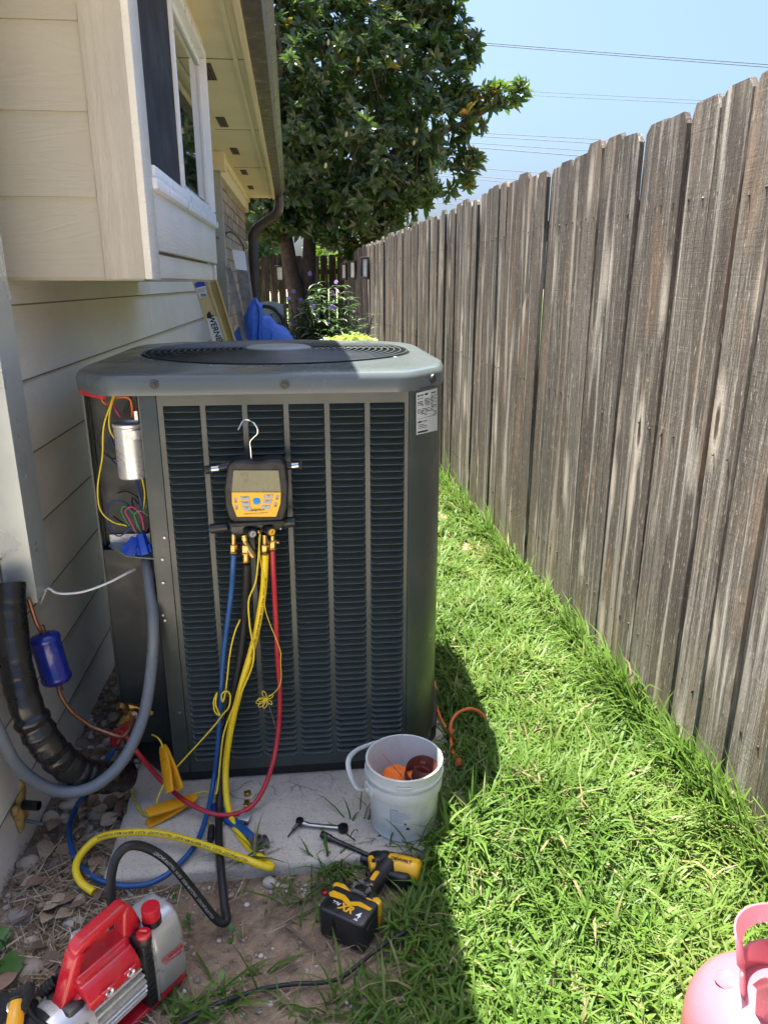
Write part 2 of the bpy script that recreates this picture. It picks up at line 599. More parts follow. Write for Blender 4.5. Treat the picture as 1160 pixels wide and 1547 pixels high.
MT['dry'] = leaf_mat('dry_litter', [(0, (.09, .055, .035)), (.4, (.19, .125, .08)), (.75, (.33, .25, .16)), (1, (.48, .40, .28))], rough=.85, trans=.1, spec=.2)
MT['bark'] = mat('tree_bark', (.055, .046, .038), .9, var=.35, vs=14, bump=.8, bs=40, bd=.02)

def stone_mat(nm, base):
    t = NT(nm)
    oi = t.n('ShaderNodeObjectInfo')
    v = t.coords((1, 1, 1), True)
    c = t.ramp(oi.outputs['Random'], [(0, tuple(.82 * x for x in base)), (1, tuple(min(1, 1.18 * x) for x in base))])
    c = t.mix(t.ramp(t.noise(v, 18, 5), [(.4, 0.0), (.7, .5)]), c, (.42, .37, .30))
    c = t.mix(t.ramp(t.noise(v, 90, 4), [(.55, 0.0), (.7, .5)]), c, (.10, .08, .065))
    t.P(Base_Color=c, Roughness=.75, Specular_IOR_Level=.35, Normal=t.bump(t.noise(v, 70, 4), .35, .003))
    return t.m
MT['stone'] = stone_mat('brown_stone', (.27, .21, .16))
MT['stone_pale'] = stone_mat('pale_stone', (.46, .40, .32))
MT['stone_dark'] = stone_mat('dark_stone', (.15, .125, .105))
MT['stone_red'] = stone_mat('reddish_stone', (.26, .155, .11))

# machine metals and plastics
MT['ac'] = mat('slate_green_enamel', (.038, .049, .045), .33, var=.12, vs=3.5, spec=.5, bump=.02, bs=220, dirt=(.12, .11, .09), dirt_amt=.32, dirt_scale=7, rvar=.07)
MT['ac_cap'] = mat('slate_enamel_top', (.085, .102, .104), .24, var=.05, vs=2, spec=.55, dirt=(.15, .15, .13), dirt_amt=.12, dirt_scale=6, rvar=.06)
MT['ac_dark'] = mat('dark_painted_steel', (.026, .031, .030), .5, var=.2, dirt=(.10, .095, .08), dirt_amt=.4, dirt_scale=25)
MT['coil'] = mat('condenser_coil', (.014, .015, .016), .7, var=.2, vs=50, spec=.3)
MT['pan'] = mat('black_base_pan', (.010, .010, .011), .55)
MT['alu'] = mat('brushed_aluminium', (.62, .62, .61), .33, .6, var=.08, vs=12)
MT['cast'] = mat('cast_aluminium_paint', (.50, .51, .52), .36, .55, var=.08, vs=12, bump=.05, bs=180)
MT['galv'] = mat('galvanised_sheet', (.66, .70, .68), .34, .55, var=.06, vs=3, dirt=(.4, .42, .4), dirt_amt=.15, dirt_scale=5)
MT['zinc'] = mat('zinc_shelf', (.40, .43, .46), .4, .6, var=.12, vs=30)
MT['chrome'] = mat('chrome_steel', (.55, .55, .55), .16, 1.0, var=.05)
MT['steel'] = mat('dull_steel', (.28, .28, .285), .34, .9, var=.12, vs=20)
MT['gun'] = mat('blackened_steel', (.045, .045, .048), .34, .8, var=.2, vs=30)
MT['brass'] = mat('brass', (.48, .32, .11), .3, .95, var=.2, vs=30, dirt=(.16, .11, .05), dirt_amt=.5, dirt_scale=40)
MT['copper'] = mat('weathered_copper', (.30, .145, .085), .42, .8, var=.25, vs=16, dirt=(.10, .07, .05), dirt_amt=.6, dirt_scale=30)
MT['black'] = mat('black_rubber', (.014, .014, .015), .5, var=.2, vs=20, spec=.4)
MT['blackp'] = mat('black_plastic', (.017, .017, .019), .38, var=.2, vs=20, bump=.05, bs=300)
MT['tape'] = mat('black_tape_wrap', (.011, .011, .012), .30, var=.15, vs=8, bump=.2, bs=60, bd=.003)
MT['blue_f'] = mat('blue_filter_paint', (.012, .022, .21), .24, var=.12, coat=.3)
MT['blue_h'] = mat('blue_hose_rubber', (.010, .075, .24), .38, var=.1, dirt=(.08, .09, .12), dirt_amt=.35, dirt_scale=30)
MT['yel_h'] = mat('yellow_hose_rubber', (.78, .56, .010), .36, var=.06, dirt=(.45, .33, .06), dirt_amt=.4, dirt_scale=25)
MT['red_h'] = mat('red_hose_rubber', (.42, .018, .035), .36, var=.1, dirt=(.3, .1, .1), dirt_amt=.3, dirt_scale=30)
MT['grey_c'] = mat('grey_conduit_pvc', (.115, .135, .155), .36, var=.08, dirt=(.24, .24, .23), dirt_amt=.35, dirt_scale=20)
MT['white_w'] = mat('white_cable', (.68, .68, .66), .45, var=.06)
MT['yel_w'] = mat('yellow_wire', (.66, .50, .02), .4, var=.08)
MT['grn_w'] = mat('green_wire', (.02, .20, .07), .4)
MT['red_w'] = mat('red_wire', (.40, .02, .03), .4)
MT['blu_w'] = mat('blue_wire', (.015, .04, .16), .4)
MT['ora_w'] = mat('orange_wire', (.62, .14, .02), .45)
MT['pnk_w'] = mat('magenta_wire', (.42, .03, .12), .4)
MT['nut'] = mat('blue_wire_connector', (.010, .055, .40), .4)
MT['clamp'] = mat('amber_clamp_plastic', (.72, .33, .008), .38, var=.07, dirt=(.4, .2, .03), dirt_amt=.3, dirt_scale=40)
MT['red_p'] = mat('red_pump_paint', (.50, .010, .022), .3, var=.07, coat=.25, dirt=(.20, .07, .055), dirt_amt=.5, dirt_scale=22)
MT['red_s'] = mat('red_strip', (.48, .02, .03), .4)
MT['yel_p'] = mat('tool_yellow_plastic', (.72, .38, .008), .42, var=.06, dirt=(.22, .15, .06), dirt_amt=.55, dirt_scale=34)
MT['keypad'] = mat('yellow_keypad', (.80, .43, .006), .4, var=.03)
MT['button'] = mat('grey_button', (.36, .38, .39), .5, var=.05)
MT['bluebtn'] = mat('blue_button', (.01, .26, .62), .35)
MT['lcd'] = mat('lcd_screen', (.15, .145, .07), .25, var=.08, vs=20)
MT['lcd_dig'] = mat('lcd_digit', (.12, .125, .08), .3)
MT['ink'] = mat('black_ink', (.012, .012, .012), .6)
MT['white'] = mat('white_print', (.78, .78, .77), .5, var=.03)
MT['plate'] = mat('rating_plate_foil', (.50, .53, .54), .4, .1, var=.06)
MT['pail'] = mat('white_pail_plastic', (.52, .55, .54), .42, var=.08, dirt=(.36, .36, .31), dirt_amt=.55, dirt_scale=17)
MT['pail_ink'] = mat('faded_blue_ink', (.30, .36, .46), .6)
MT['rag'] = mat('orange_cloth', (.85, .17, .015), .8, var=.1, bump=.4, bs=120)
MT['sand'] = mat('maroon_sandpaper', (.135, .045, .035), .85, var=.2, vs=60, bump=.3, bs=400)
MT['sandp'] = mat('sandpaper_print', (.36, .22, .20), .8)
MT['ora_c'] = mat('orange_cord_jacket', (.62, .13, .035), .45, var=.15, dirt=(.2, .1, .06), dirt_amt=.4, dirt_scale=50)
MT['pink'] = mat('pink_tank_paint', (.40, .115, .150), .26, var=.04, vs=4, coat=.35, rvar=.05, dirt=(.30, .10, .12), dirt_amt=.3, dirt_scale=7)
MT['foam'] = mat('expanding_foam', (.52, .33, .10), .75, var=.25, vs=30, bump=.6, bs=60, bd=.01)
MT['ladder'] = mat('ladder_fibreglass', (.60, .47, .22), .5, var=.08, dirt=(.4, .3, .15), dirt_amt=.3)
MT['ladder2'] = mat('ladder_web', (.42, .30, .10), .5, var=.08)
MT['paper'] = mat('paper_label', (.70, .71, .70), .6, var=.04)
MT['paper_b'] = mat('blue_label', (.02, .06, .42), .5)
MT['oldboard'] = mat('old_grey_board', (.20, .175, .15), .85, var=.3, vs=16, bump=.5, bs=50)
MT['tarp'] = mat('blue_tarp', (.012, .10, .50), .4, var=.15, vs=8, bump=.35, bs=30, bd=.02)
MT['chair'] = mat('grey_sling_fabric', (.50, .54, .52), .8, var=.12, vs=14, bump=.3, bs=250)
MT['terra'] = mat('terracotta', (.48, .22, .12), .8, var=.15)
MT['bag'] = mat('black_bag_cloth', (.009, .009, .010), .8, var=.3, vs=60, bump=.5, bs=300)
MT['wirecoat'] = mat('power_cable_metal', (.16, .17, .18), .5, .3)
MT['lamp_f'] = mat('dark_lamp_frame', (.035, .03, .03), .6)
MT['lamp_p'] = mat('pale_lamp_pane', (.62, .66, .68), .3)
MT['berry'] = mat('red_bead', (.50, .015, .02), .22, coat=.5)

MT['ring'] = mat('enamelled_wire', (.034, .042, .043), .42, var=.08, spec=.6)
MT['lawn'] = mat('far_lawn', (.10, .17, .035), .9, var=.4, vs=2.5)
MT['bud'] = mat('flower_bud_green', (.34, .34, .17), .6, var=.1)
MT['hub'] = mat('hub_sky_sheen', (.24, .27, .275), .4, var=.06)  # hub paled to imitate sky sheen on its top
# ------------------------------------------------------------------ ground
def gz(x, y):
    """ground height"""
    n = .010 * mnoise.noise(Vector((x * 2.1, y * 2.1, 0))) + .005 * mnoise.noise(Vector((x * 7, y * 7, 3.3)))
    s = min(1, max(0, (y - 1.33) / .11)) if -.85 < x < .9 and y < 3 else 0
    return n - .004 + .020 * s * s * (3 - 2 * s)

def line(a, b, n): return list(np.linspace(a, b, n))
xs = line(-90, -4, 12)[:-1] + line(-4, -.9, 12)[:-1] + line(-.9, 1.4, 116)[:-1] + line(1.4, 5, 12)[:-1] + line(5, 90, 12)
ys = line(-30, -.5, 10)[:-1] + line(-.5, .5, 16)[:-1] + line(.5, 3.2, 136)[:-1] + line(3.2, 14, 60)[:-1] + line(14, 180, 16)
V = []
for y in ys:
    for x in xs:
        z = gz(x, y) if (-2 < x < 3 and -1 < y < 16) else 0.0
        if -.9 < x < 1.4 and .5 < y < 3.2:
            z += .004 * mnoise.noise(Vector((x * 26, y * 26, 9))) + .0025 * mnoise.noise(Vector((x * 60, y * 60, 2)))
        V.append((x, y, z))
nx, ny = len(xs), len(ys)
ii = np.arange(nx * ny).reshape(ny, nx)
F = np.stack([ii[:-1, :-1], ii[:-1, 1:], ii[1:, 1:], ii[1:, :-1]], -1).reshape(-1, 4)
g = link('ground', npmesh('ground', V, F, MT['soil'], smooth=True))
_props(g, kind='structure', label='bare brown soil with a strip of lawn along the fence')

lawn2 = solo('back_lawn', MB().box((0, 43.6, -.002), (120, 58.8, .03)), MT['lawn'], 'sunlit lawn beyond the back fence', None, kind='structure')

# concrete pad with uneven chipped edge
mb = MB()
out = []
for (x, y) in [(-.515, 1.455), (-.30, 1.462), (-.05, 1.458), (.20, 1.468), (.405, 1.475), (.41, 2.1), (.41, 2.88), (-.52, 2.88), (-.52, 2.1)]:
    out.append((x, y))
mb.prism(out, .115, Matrix.Translation((0, 0, -.065)), bev=.012, seg=3)
pad = solo('concrete_pad', mb, MT['concrete'], 'weathered cracked concrete pad under the air conditioner', 'concrete pad')

# added pale slab out of view, bounces sunlight into the shade
fill_slab = solo('bounce_slab', MB().box((-5.94, -6.53, .012), (12.1, 14.9, .03), bev=.005).box((3.5, -6.95, .012), (6.7, 14.5, .03), bev=.005), MT['concrete'], 'added pale slab out of view that bounces sunlight', None, kind='structure')

# ------------------------------------------------------------------ house
XW = -.752           # siding plane
XBR = -.655          # brick plane
house = thing('house', 'cream lap sided house with box bay window and brown gutter', 'house', (XW, 0, 0))
EXPO = .194
HY0 = 1.42            # house cut short here, out of view, to let bounce light in
# sheathing wall behind the boards
wall = part('siding_wall', MB().box((XW - .10, (HY0 + 6.6) / 2, 1.25), (.14, 6.6 - HY0, 2.6)), MT['siding'], house)
def lap_board(y0, y1, z0, z1, xf, par):
    """one lapped board, face leaning out at the foot"""
    mb = MB()
    t, b = .002, .021
    pr_ = [(xf - .012 + t, z1 + .02), (xf - .012 - .006, z1 + .02), (xf - .012 - .002, z0), (xf - .012 + b, z0), (xf - .012 + b, z0 + .004)]
    pr_ = [(xf - .03, z1 + .02), (xf - .03, z0), (xf + b - .012, z0), (xf + t - .012, z1 + .02)]
    n = len(pr_)
    vs = [(x, y0, z) for x, z in pr_] + [(x, y1, z) for x, z in pr_]
    fs = [tuple(range(n)), tuple(range(2 * n - 1, n - 1, -1))] + [(i, (i + 1) % n, n + (i + 1) % n, n + i) for i in range(n)]
    mb.add(vs, fs)
    mb.box((xf + b - .012, (y0 + y1) / 2, z0 + .001), (.0012, y1 - y0, .0042), mi=1)  # dark strip painted as the shadow line under each lap
    return part('siding_board', mb, [MT['siding'], MT['lap_shade']], par, smooth=0)
joints = {0: [.9, 4.6], 1: [3.0], 2: [1.3, 4.9], 3: [2.9], 4: [.8, 4.3], 5: [5.0], 6: [3.86], 7: [3.88], 8: [1.2, 4.75], 9: [3.5], 10: [4.9], 11: [4.2], 12: [5.1]}
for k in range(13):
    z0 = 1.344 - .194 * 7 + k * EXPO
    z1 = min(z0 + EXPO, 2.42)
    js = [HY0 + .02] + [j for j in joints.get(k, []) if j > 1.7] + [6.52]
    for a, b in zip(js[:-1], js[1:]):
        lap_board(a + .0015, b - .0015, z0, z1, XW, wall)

# corner trim between siding and brick
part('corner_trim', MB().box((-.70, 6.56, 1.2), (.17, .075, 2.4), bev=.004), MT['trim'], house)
# brick wall
bw = part('brick_wall', MB().box((XBR - .095, 8.2, 1.2), (.17, 3.19, 2.5)), MT['mortar'], house)
bh, bl = .098, .285
bmesh_b = MB().box((0, 0, 0), (.11, bl - .013, bh - .014), bev=.004, seg=1).mesh('brick', MT['brick'], 30)
nb = 0
for r_ in range(25):
    z = .03 + r_ * bh + bh / 2
    y = 6.612 + bl / 2 - (bl / 2 if r_ % 2 else 0)
    while y < 9.82:
        y0, y1 = max(y - bl / 2, 6.612), min(y + bl / 2, 9.80)
        if y1 - y0 > .05 and z > .55:
            s = (y1 - y0) / bl
            o = link('brick', bmesh_b, bw, ((XBR - .05 + rng.uniform(-.003, .003)), (y0 + y1) / 2, z), (0, 0, rng.uniform(-.01, .01)), (1, s, 1))
            nb += 1
        y += bl
# end wall of the house
part('gable_wall', MB().box((-3.2, 9.76, 1.2), (4.9, .06, 2.5)), MT['mortar'], house)

part('unseen_closing_wall', MB().box((-3.2, HY0 + .03, 1.2), (4.9, .06, 2.5)), MT['trim_w'], house)  # unseen wall closing the cut short house
# eaves: the edge runs very slightly out of true with the wall
def ex(y): return -.187 - .0135 * (y - 2.55)
def eave_strip(prof, y0, y1, n=8):
    """profile (dx, z) relative to the eave line, swept along y"""
    mb = MB()
    m = len(prof)
    vs = []
    for k in range(n + 1):
        y = y0 + (y1 - y0) * k / n
        vs += [(ex(y) + dx, y, z) for dx, z in prof]
    fs = [(k * m + i, k * m + (i + 1) % m, (k + 1) * m + (i + 1) % m, (k + 1) * m + i) for k in range(n) for i in range(m)]
    fs += [tuple(range(m)), tuple(range((n + 1) * m - 1, n * m - 1, -1))]
    mb.add(vs, fs)
    return mb
ZS = 2.40
YE0, YE1 = 1.40, 9.85  # near eave end cut back so sun reaches the unseen slab
soffit = part('soffit', eave_strip([(-.75, ZS), (-.022, ZS), (-.022, ZS + .012), (-.75, ZS + .012)], YE0, YE1), MT['soffit'], house)
# soffit panels joints and slot vents
for yj in (3.95, 5.62, 7.35):
    part('soffit_joint', MB().box((ex(yj) - .17, yj, ZS - .0012), (.30, .004, .002)), MT['vent'], soffit)
for (px_, py_) in [(336, 184), (355, 228), (369, 260), (379, 283), (315, 108)]:
    p = atZ(px_, py_, ZS)
    mb = MB()
    mb.box((p.x, p.y, ZS - .002), (.055, .30, .004), mi=0)
    for q in range(3): mb.box((p.x - .017 + .017 * q, p.y, ZS - .005), (.004, .28, .004), mi=1)
    part('soffit_vent', mb, [MT['vent'], MT['gutter']], soffit)
part('soffit_strip', eave_strip([(-.075, ZS - .010), (-.055, ZS - .010), (-.055, ZS - .002), (-.075, ZS - .002)], YE0, YE1), MT['soffit'], house)
part('fascia', eave_strip([(-.022, ZS - .022), (.004, ZS - .022), (.004, ZS + .16), (-.022, ZS + .16)], YE0, YE1), MT['soffit'], house)
# K-style gutter
gutter = part('gutter', eave_strip([(.008, ZS + .115), (.006, ZS + .0), (.082, ZS + .0), (.086, ZS + .006), (.090, ZS + .03), (.105, ZS + .065), (.125, ZS + .085), (.125, ZS + .115), (.117, ZS + .118), (.117, ZS + .09), (.080, ZS + .012), (.016, ZS + .012), (.016, ZS + .115)], YE0, YE1 + .05, 16), MT['gutter'], house, smooth=50)
# downspout: offset elbow then straight down the corner
yd = 9.72
xe = ex(yd) + .045
path = cr([(xe, yd, ZS + .02), (xe, yd, ZS - .10), (xe - .04, yd, ZS - .20), (-.44, yd + .02, ZS - .30), (-.555, yd + .03, ZS - .40), (-.575, yd + .03, ZS - .58), (-.575, yd + .03, 1.2), (-.575, yd + .03, .1)], 5)
part('downspout', MB().tube(path, .060, 12), MT['gutter'], house, smooth=50)
# frieze board over the brick, with its return at the siding corner
mb = MB()
mb.box((XBR + .018, 8.2, ZS - .085), (.05, 3.27, .17), bev=.004)
mb.box((XBR + .045, 8.2, ZS - .03), (.035, 3.27, .06), bev=.006)
part('frieze_board', mb, MT['soffit'], house)
part('frieze_return', MB().box((-.695, 6.56, ZS - .07), (.24, .13, .14), bev=.006), MT['soffit'], house)
# roof plane above
mb = MB()
mb.add([(ex(YE0) + .10, YE0, ZS + .155), (ex(YE1) + .10, YE1, ZS + .155), (-5.0, YE1, ZS + 1.75), (-5.0, YE0, ZS + 1.75),
        (ex(YE0) + .10, YE0, ZS + .135), (ex(YE1) + .10, YE1, ZS + .135), (-5.0, YE1, ZS + 1.73), (-5.0, YE0, ZS + 1.73)],
       [(0, 1, 2, 3), (7, 6, 5, 4), (0, 4, 5, 1), (1, 5, 6, 2), (2, 6, 7, 3), (3, 7, 4, 0)])
part('roof', mb, MT['roof'], house, smooth=0)

# ------------------------------------------------------------------ bay window (part of the house)
YB, XF, YBE, ZB = 2.05, -.402, 3.665, 1.414
bay = part('bay_window', MB().box(((XW + XF) / 2 - .012, (YB + YBE) / 2, (ZB + ZS) / 2 + .008), (XF - XW - .024, YBE - YB - .03, ZS - ZB - .018)), MT['trim_w'], house)
# lapped boards on the end that faces the camera
for k in range(6):
    z0 = ZB + k * EXPO * .985
    z1 = min(z0 + EXPO * .985, ZS)
    if z0 > ZS - .03: break
    pr_ = [(YB + .02, z1 + .015 if z1 < ZS - .01 else z1), (YB + .02, z0), (YB - .0085, z0), (YB + .003, z1 + .015 if z1 < ZS - .01 else z1)]
    mb = MB()
    x0, x1 = XW + .004, XF - .098
    vs = [(x0, y, z) for y, z in pr_] + [(x1, y, z) for y, z in pr_]
    mb.add(vs, [(0, 1, 2, 3), (7, 6, 5, 4)] + [(i, (i + 1) % 4, 4 + (i + 1) % 4, 4 + i) for i in range(4)])
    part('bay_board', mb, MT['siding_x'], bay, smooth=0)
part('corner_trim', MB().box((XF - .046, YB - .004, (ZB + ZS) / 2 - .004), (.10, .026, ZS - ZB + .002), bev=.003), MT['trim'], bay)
part('corner_trim', MB().box((XF + .0125, YB + .045, (ZB + ZS) / 2 - .003), (.019, .122, ZS - ZB + .004), bev=.003), MT['trim_w'], bay)
part('apron_board', MB().box((XF + .008, (YB + .107 + YBE) / 2, 1.575), (.018, YBE - YB - .11, .178), bev=.003), MT['trim_w'], bay)
part('recess_strip', MB().box((XF - .008, (YB + .107 + YBE - .06) / 2, 1.446), (.014, YBE - YB - .17, .066), bev=.002), MT['siding'], bay)
part('end_block', MB().box((XF + .002, YBE - .03, 1.447), (.02, .058, .066), bev=.002), MT['trim_w'], bay)
part('head_board', MB().box((XF + .008, (YB + .107 + YBE) / 2, 2.372), (.016, YBE - YB - .11, .055), bev=.003), MT['trim_w'], bay)
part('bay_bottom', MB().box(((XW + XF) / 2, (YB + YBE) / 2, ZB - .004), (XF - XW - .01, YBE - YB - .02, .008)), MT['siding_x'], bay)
# sliding window
WY0, WY1, WZ0, WZ1 = 2.165, 3.63, 1.668, 2.342
xw_ = XF + .004
win = part('window', MB().box((XF + .0, (WY0 + WY1) / 2, WZ0 - .016), (.07, WY1 - WY0 + .03, .030), bev=.006)
           .box((xw_, (WY0 + WY1) / 2, WZ0 + .014), (.05, WY1 - WY0, .032), bev=.004)
           .box((xw_, (WY0 + WY1) / 2, WZ1 - .017), (.05, WY1 - WY0, .036), bev=.004)
           .box((xw_ - .008, WY0 + .010, (WZ0 + WZ1) / 2), (.034, .020, WZ1 - WZ0 - .07), bev=.004)
           .box((xw_, WY1 - .020, (WZ0 + WZ1) / 2), (.05, .040, WZ1 - WZ0 - .07), bev=.004), MT['vinyl'], house)
ym = 2.72
part('meeting_stile', MB().box((xw_ + .010, ym, (WZ0 + WZ1) / 2), (.026, .030, WZ1 - WZ0 - .068), bev=.004), MT['vinyl'], win)
mb = MB()
for (yy, zz, sy, sz) in [(3.17, WZ0 + .046, .80, .030), (3.17, WZ1 - .05, .80, .030), (2.757, (WZ0 + WZ1) / 2, .030, WZ1 - WZ0 - .14), (3.575, (WZ0 + WZ1) / 2, .028, WZ1 - WZ0 - .14)]:
    mb.box((xw_ - .008, yy, zz), (.020, sy, sz), bev=.003)
part('sash', mb, MT['vinyl'], win)
part('pane', MB().box((xw_ - .012, 3.165, (WZ0 + WZ1) / 2), (.006, .80, WZ1 - WZ0 - .15)), MT['glass'], win)
part('screen', MB().box((xw_ + .008, (WY0 + .020 + ym - .014) / 2, (WZ0 + WZ1) / 2), (.006, ym - .014 - WY0 - .022, WZ1 - WZ0 - .07)), MT['screen'], win)

# ------------------------------------------------------------------ right-hand privacy fence
FA = math.atan(.029)
fence = thing('wooden_fence', 'tall weathered grey dog eared board fence along the sunny lawn', 'fence', (1.18, 0, 0), (0, 0, FA))
def picket_mesh(w, h, seed, nails=True, m='fence'):
    r = random.Random(seed)
    mb = MB()
    e = .022 + r.uniform(-.004, .004)
    e2 = .030 + r.uniform(-.006, .006)
    zs = [0.0, .6, 1.2, h - e2]
    t = .0085
    # slightly warped board: sections up the height
    rows = []
    vs = []
    wx = r.uniform(-.004, .004); wb = r.uniform(-.006, .006)
    for z in zs:
        f = z / h
        ox = wb * math.sin(f * 3.1); oy = wx * math.sin(f * 2.2)
        hw = w / 2 * (1 + r.uniform(-.008, .008))
        row = []
        for (a, b) in ((-t + ox, -hw + oy), (t + ox, -hw + oy), (t + ox, hw + oy), (-t + ox, hw + oy)):
            row.append(len(vs)); vs.append((a, b, z))
        rows.append(row)
    hw = w / 2
    top = []
    for (a, b) in ((-t, -hw + e), (t, -hw + e), (t, hw - e), (-t, hw - e)):
        top.append(len(vs)); vs.append((a, b, h + r.uniform(-.003, .003)))
    rows.append(top)
    fs = []
    for a, b in zip(rows[:-1], rows[1:]):
        for i in range(4): fs.append((a[i], a[(i + 1) % 4], b[(i + 1) % 4], b[i]))
    fs += [tuple(rows[0][::-1]), tuple(rows[-1])]
    mb.add(vs, fs, mi=0)
    if nails:
        for zn in (.25, .95, 1.62):
            for sy in (-.038, .034):
                mb.cyl((-t - .0008, sy + r.uniform(-.008, .008), zn + r.uniform(-.012, .012)), (-t + .003, sy, zn), .0032, seg=6, mi=1)
    return mb.mesh('picket', [MT[m], MT['nail']], 25)
PV = [picket_mesh(.1375 + (i % 4) * .0012, 1.87 + ((i * 5) % 7) * .006 - .018, 50 + i) for i in range(14)]
yy = -.9
k = 0
while yy < 14.05:
    v = rng.randrange(14)
    o = link('picket', PV[v], fence, (rng.uniform(-.006, .006), yy, rng.uniform(-.008, .008) + .005), (rng.uniform(-.003, .003), rng.uniform(-.005, .005), max(-.06, min(.06, rng.gauss(0, .034)))))
    yy += .1425 + rng.choice([-.001, .0, .001, .001, .002, .004])
    k += 1
for zn in (.25, .95, 1.62):
    mb = MB().box((.030, 6.5, zn), (.04, 15, .085), bev=.004)
    mb.build('rail', MT['fence'], fence)
pm = MB().box((0, 0, .9), (.09, .09, 1.8), bev=.005).mesh('post', MT['fence'])
for q in range(7): link('post', pm, fence, (.098, -.4 + 2.4 * q, 0))

# back fence
bfence = thing('back_fence', 'dark brown back fence with light showing between its boards', 'fence', (.78, 13.98, 0), (0, 0, R(90) + R(2.5)))
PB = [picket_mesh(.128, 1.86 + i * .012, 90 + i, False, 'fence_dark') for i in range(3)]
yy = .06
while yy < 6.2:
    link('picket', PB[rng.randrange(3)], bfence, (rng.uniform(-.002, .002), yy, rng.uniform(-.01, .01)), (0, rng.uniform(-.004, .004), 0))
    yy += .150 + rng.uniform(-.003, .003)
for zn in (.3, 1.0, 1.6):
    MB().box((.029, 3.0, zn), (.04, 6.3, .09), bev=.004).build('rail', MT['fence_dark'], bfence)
# small framed panels hung along the fences
def fence_lamp(loc, rz, label):
    t = thing('fence_lamp', label, 'fence light', loc, (0, 0, rz), 'square framed lights along the fences')
    mb = MB()
    for (y, z, sy, sz) in [(0, .122, .15, .030), (0, -.122, .15, .030), (-.061, 0, .028, .214), (.061, 0, .028, .214)]:
        mb.box((-.020, y, z), (.05, sy, sz), bev=.003)
    mb.build('frame', MT['lamp_f'], t)
    MB().box((-.014, 0, 0), (.024, .094, .214)).build('pane', MT['lamp_p'], t)
    MB().box((.035, 0, 0), (.07, .03, .16), rot=(0, 0, .5)).build('bracket', MT['lamp_f'], t)
    return t
def fpt(y): return 1.180 - .029 * y
for (y, lb) in [(9.93, 'dark square framed light on the right fence, nearest to the camera'), (11.6, 'dark square framed light on the right fence, second from the camera'), (13.15, 'dark square framed light on the right fence, nearest the far corner')]:
    fence_lamp((fpt(y) - .045, y, 1.585), FA + R(38), lb)
fence_lamp((-.38, 13.86, 1.56), R(92.5), 'dark square framed light on the back fence beside the downspout')

# overhead lines, far off
wl = [((725, 62), (1160, 96)), ((725, 65), (1160, 100)), ((690, 130), (1160, 155)), ((690, 136), (1160, 160)), ((715, 198), (1160, 222)),
      ((712, 203), (1160, 230)), ((704, 213), (1160, 244)), ((710, 220), (1160, 256)), ((700, 250), (1160, 286)), ((705, 263), (1160, 300)), ((700, 267), (1160, 312)), ((662, 296), (1160, 342)), ((655, 304), (1160, 352))]
def far(px_, py_, D):
    d = ray(px_, py_); return _C + d * (D / Vector((d.x, d.y)).length)
wlab = ['uppermost thin power line over the fence', 'second power line just under the uppermost one']
for i, (a, b) in enumerate(wl):
    D = 62 + i * 4
    sl = (b[1] - a[1]) / (b[0] - a[0])
    x0, x1 = 300, 1420
    pts = []
    for k in range(13):
        f_ = k / 12
        x = x0 + (x1 - x0) * f_
        y = a[1] + sl * (x - a[0]) - 10 * f_ * (1 - f_) * 0 + 2.5 * math.sin(f_ * math.pi)
        pts.append(far(x, y, D))
    lb = ['high faint power line crossing the sky right of the tree', 'low power line just above the fence tops'][i > 7]
    lb = ['upper of the topmost pair of power lines in the sky', 'lower of the topmost pair of power lines in the sky', 'upper of the faint second pair of power lines', 'lower of the faint second pair of power lines',
          'first line of the middle group of four power lines', 'second line of the middle group of four power lines', 'third line of the middle group of four power lines', 'lowest and thickest line of the middle group of four',
          'top line of the low group of three power lines', 'middle line of the low group of three power lines', 'bottom line of the low group of three power lines', 'upper of two power lines just above the far fence tops', 'lower of two power lines just above the far fence tops'][i]
    solo('power_line', MB().tube(pts, (.030 if i in (0, 1, 7) else .017 if i in (2, 3) else .024) * (D / 62), 6), MT['wirecoat'], lb, 'power line', 'power lines crossing the sky')
# ------------------------------------------------------------------ leaves
NPR = np.random.RandomState(11)
def leaf_batch(pos, axis, up, length, width, tint, fold=.25, curl=.15):
    """vectorised leaves: each 6-vert blade (two quads + tips) -> V,F,tint; all inputs (n,3)/(n,)"""
    n = len(pos)
    ax = axis / np.linalg.norm(axis, axis=1, keepdims=True)
    s = np.cross(ax, up); s /= (np.linalg.norm(s, axis=1, keepdims=True) + 1e-9)
    nn = np.cross(s, ax)
    L = length[:, None]; W = width[:, None]
    prof = [(0, .0, 0), (.30, .44, .35), (.62, .5, .25), (1.0, .0, -.6)]
    base = pos
    m1 = pos + ax * L * .33 - nn * L * curl * .0
    m2 = pos + ax * L * .68 - nn * L * curl * .35
    tip = pos + ax * L - nn * L * curl
    f = nn * W * fold
    V = np.stack([base, m1 + s * W * .44 + f, m1, m1 - s * W * .44 + f, m2 + s * W * .42 + f, m2, m2 - s * W * .42 + f, tip], 1)
    idx = np.arange(n)[:, None] * 8
    tri = np.array([[0, 2, 1], [0, 3, 2], [4, 5, 7], [5, 6, 7]])
    quad = np.array([[1, 2, 5, 4], [2, 3, 6, 5]])
    T = (idx[:, :, None] + tri[None]).reshape(-1, 3)
    Q = (idx[:, :, None] + quad[None]).reshape(-1, 4)
    return V.reshape(-1, 3), T, Q, np.repeat(tint, 8)

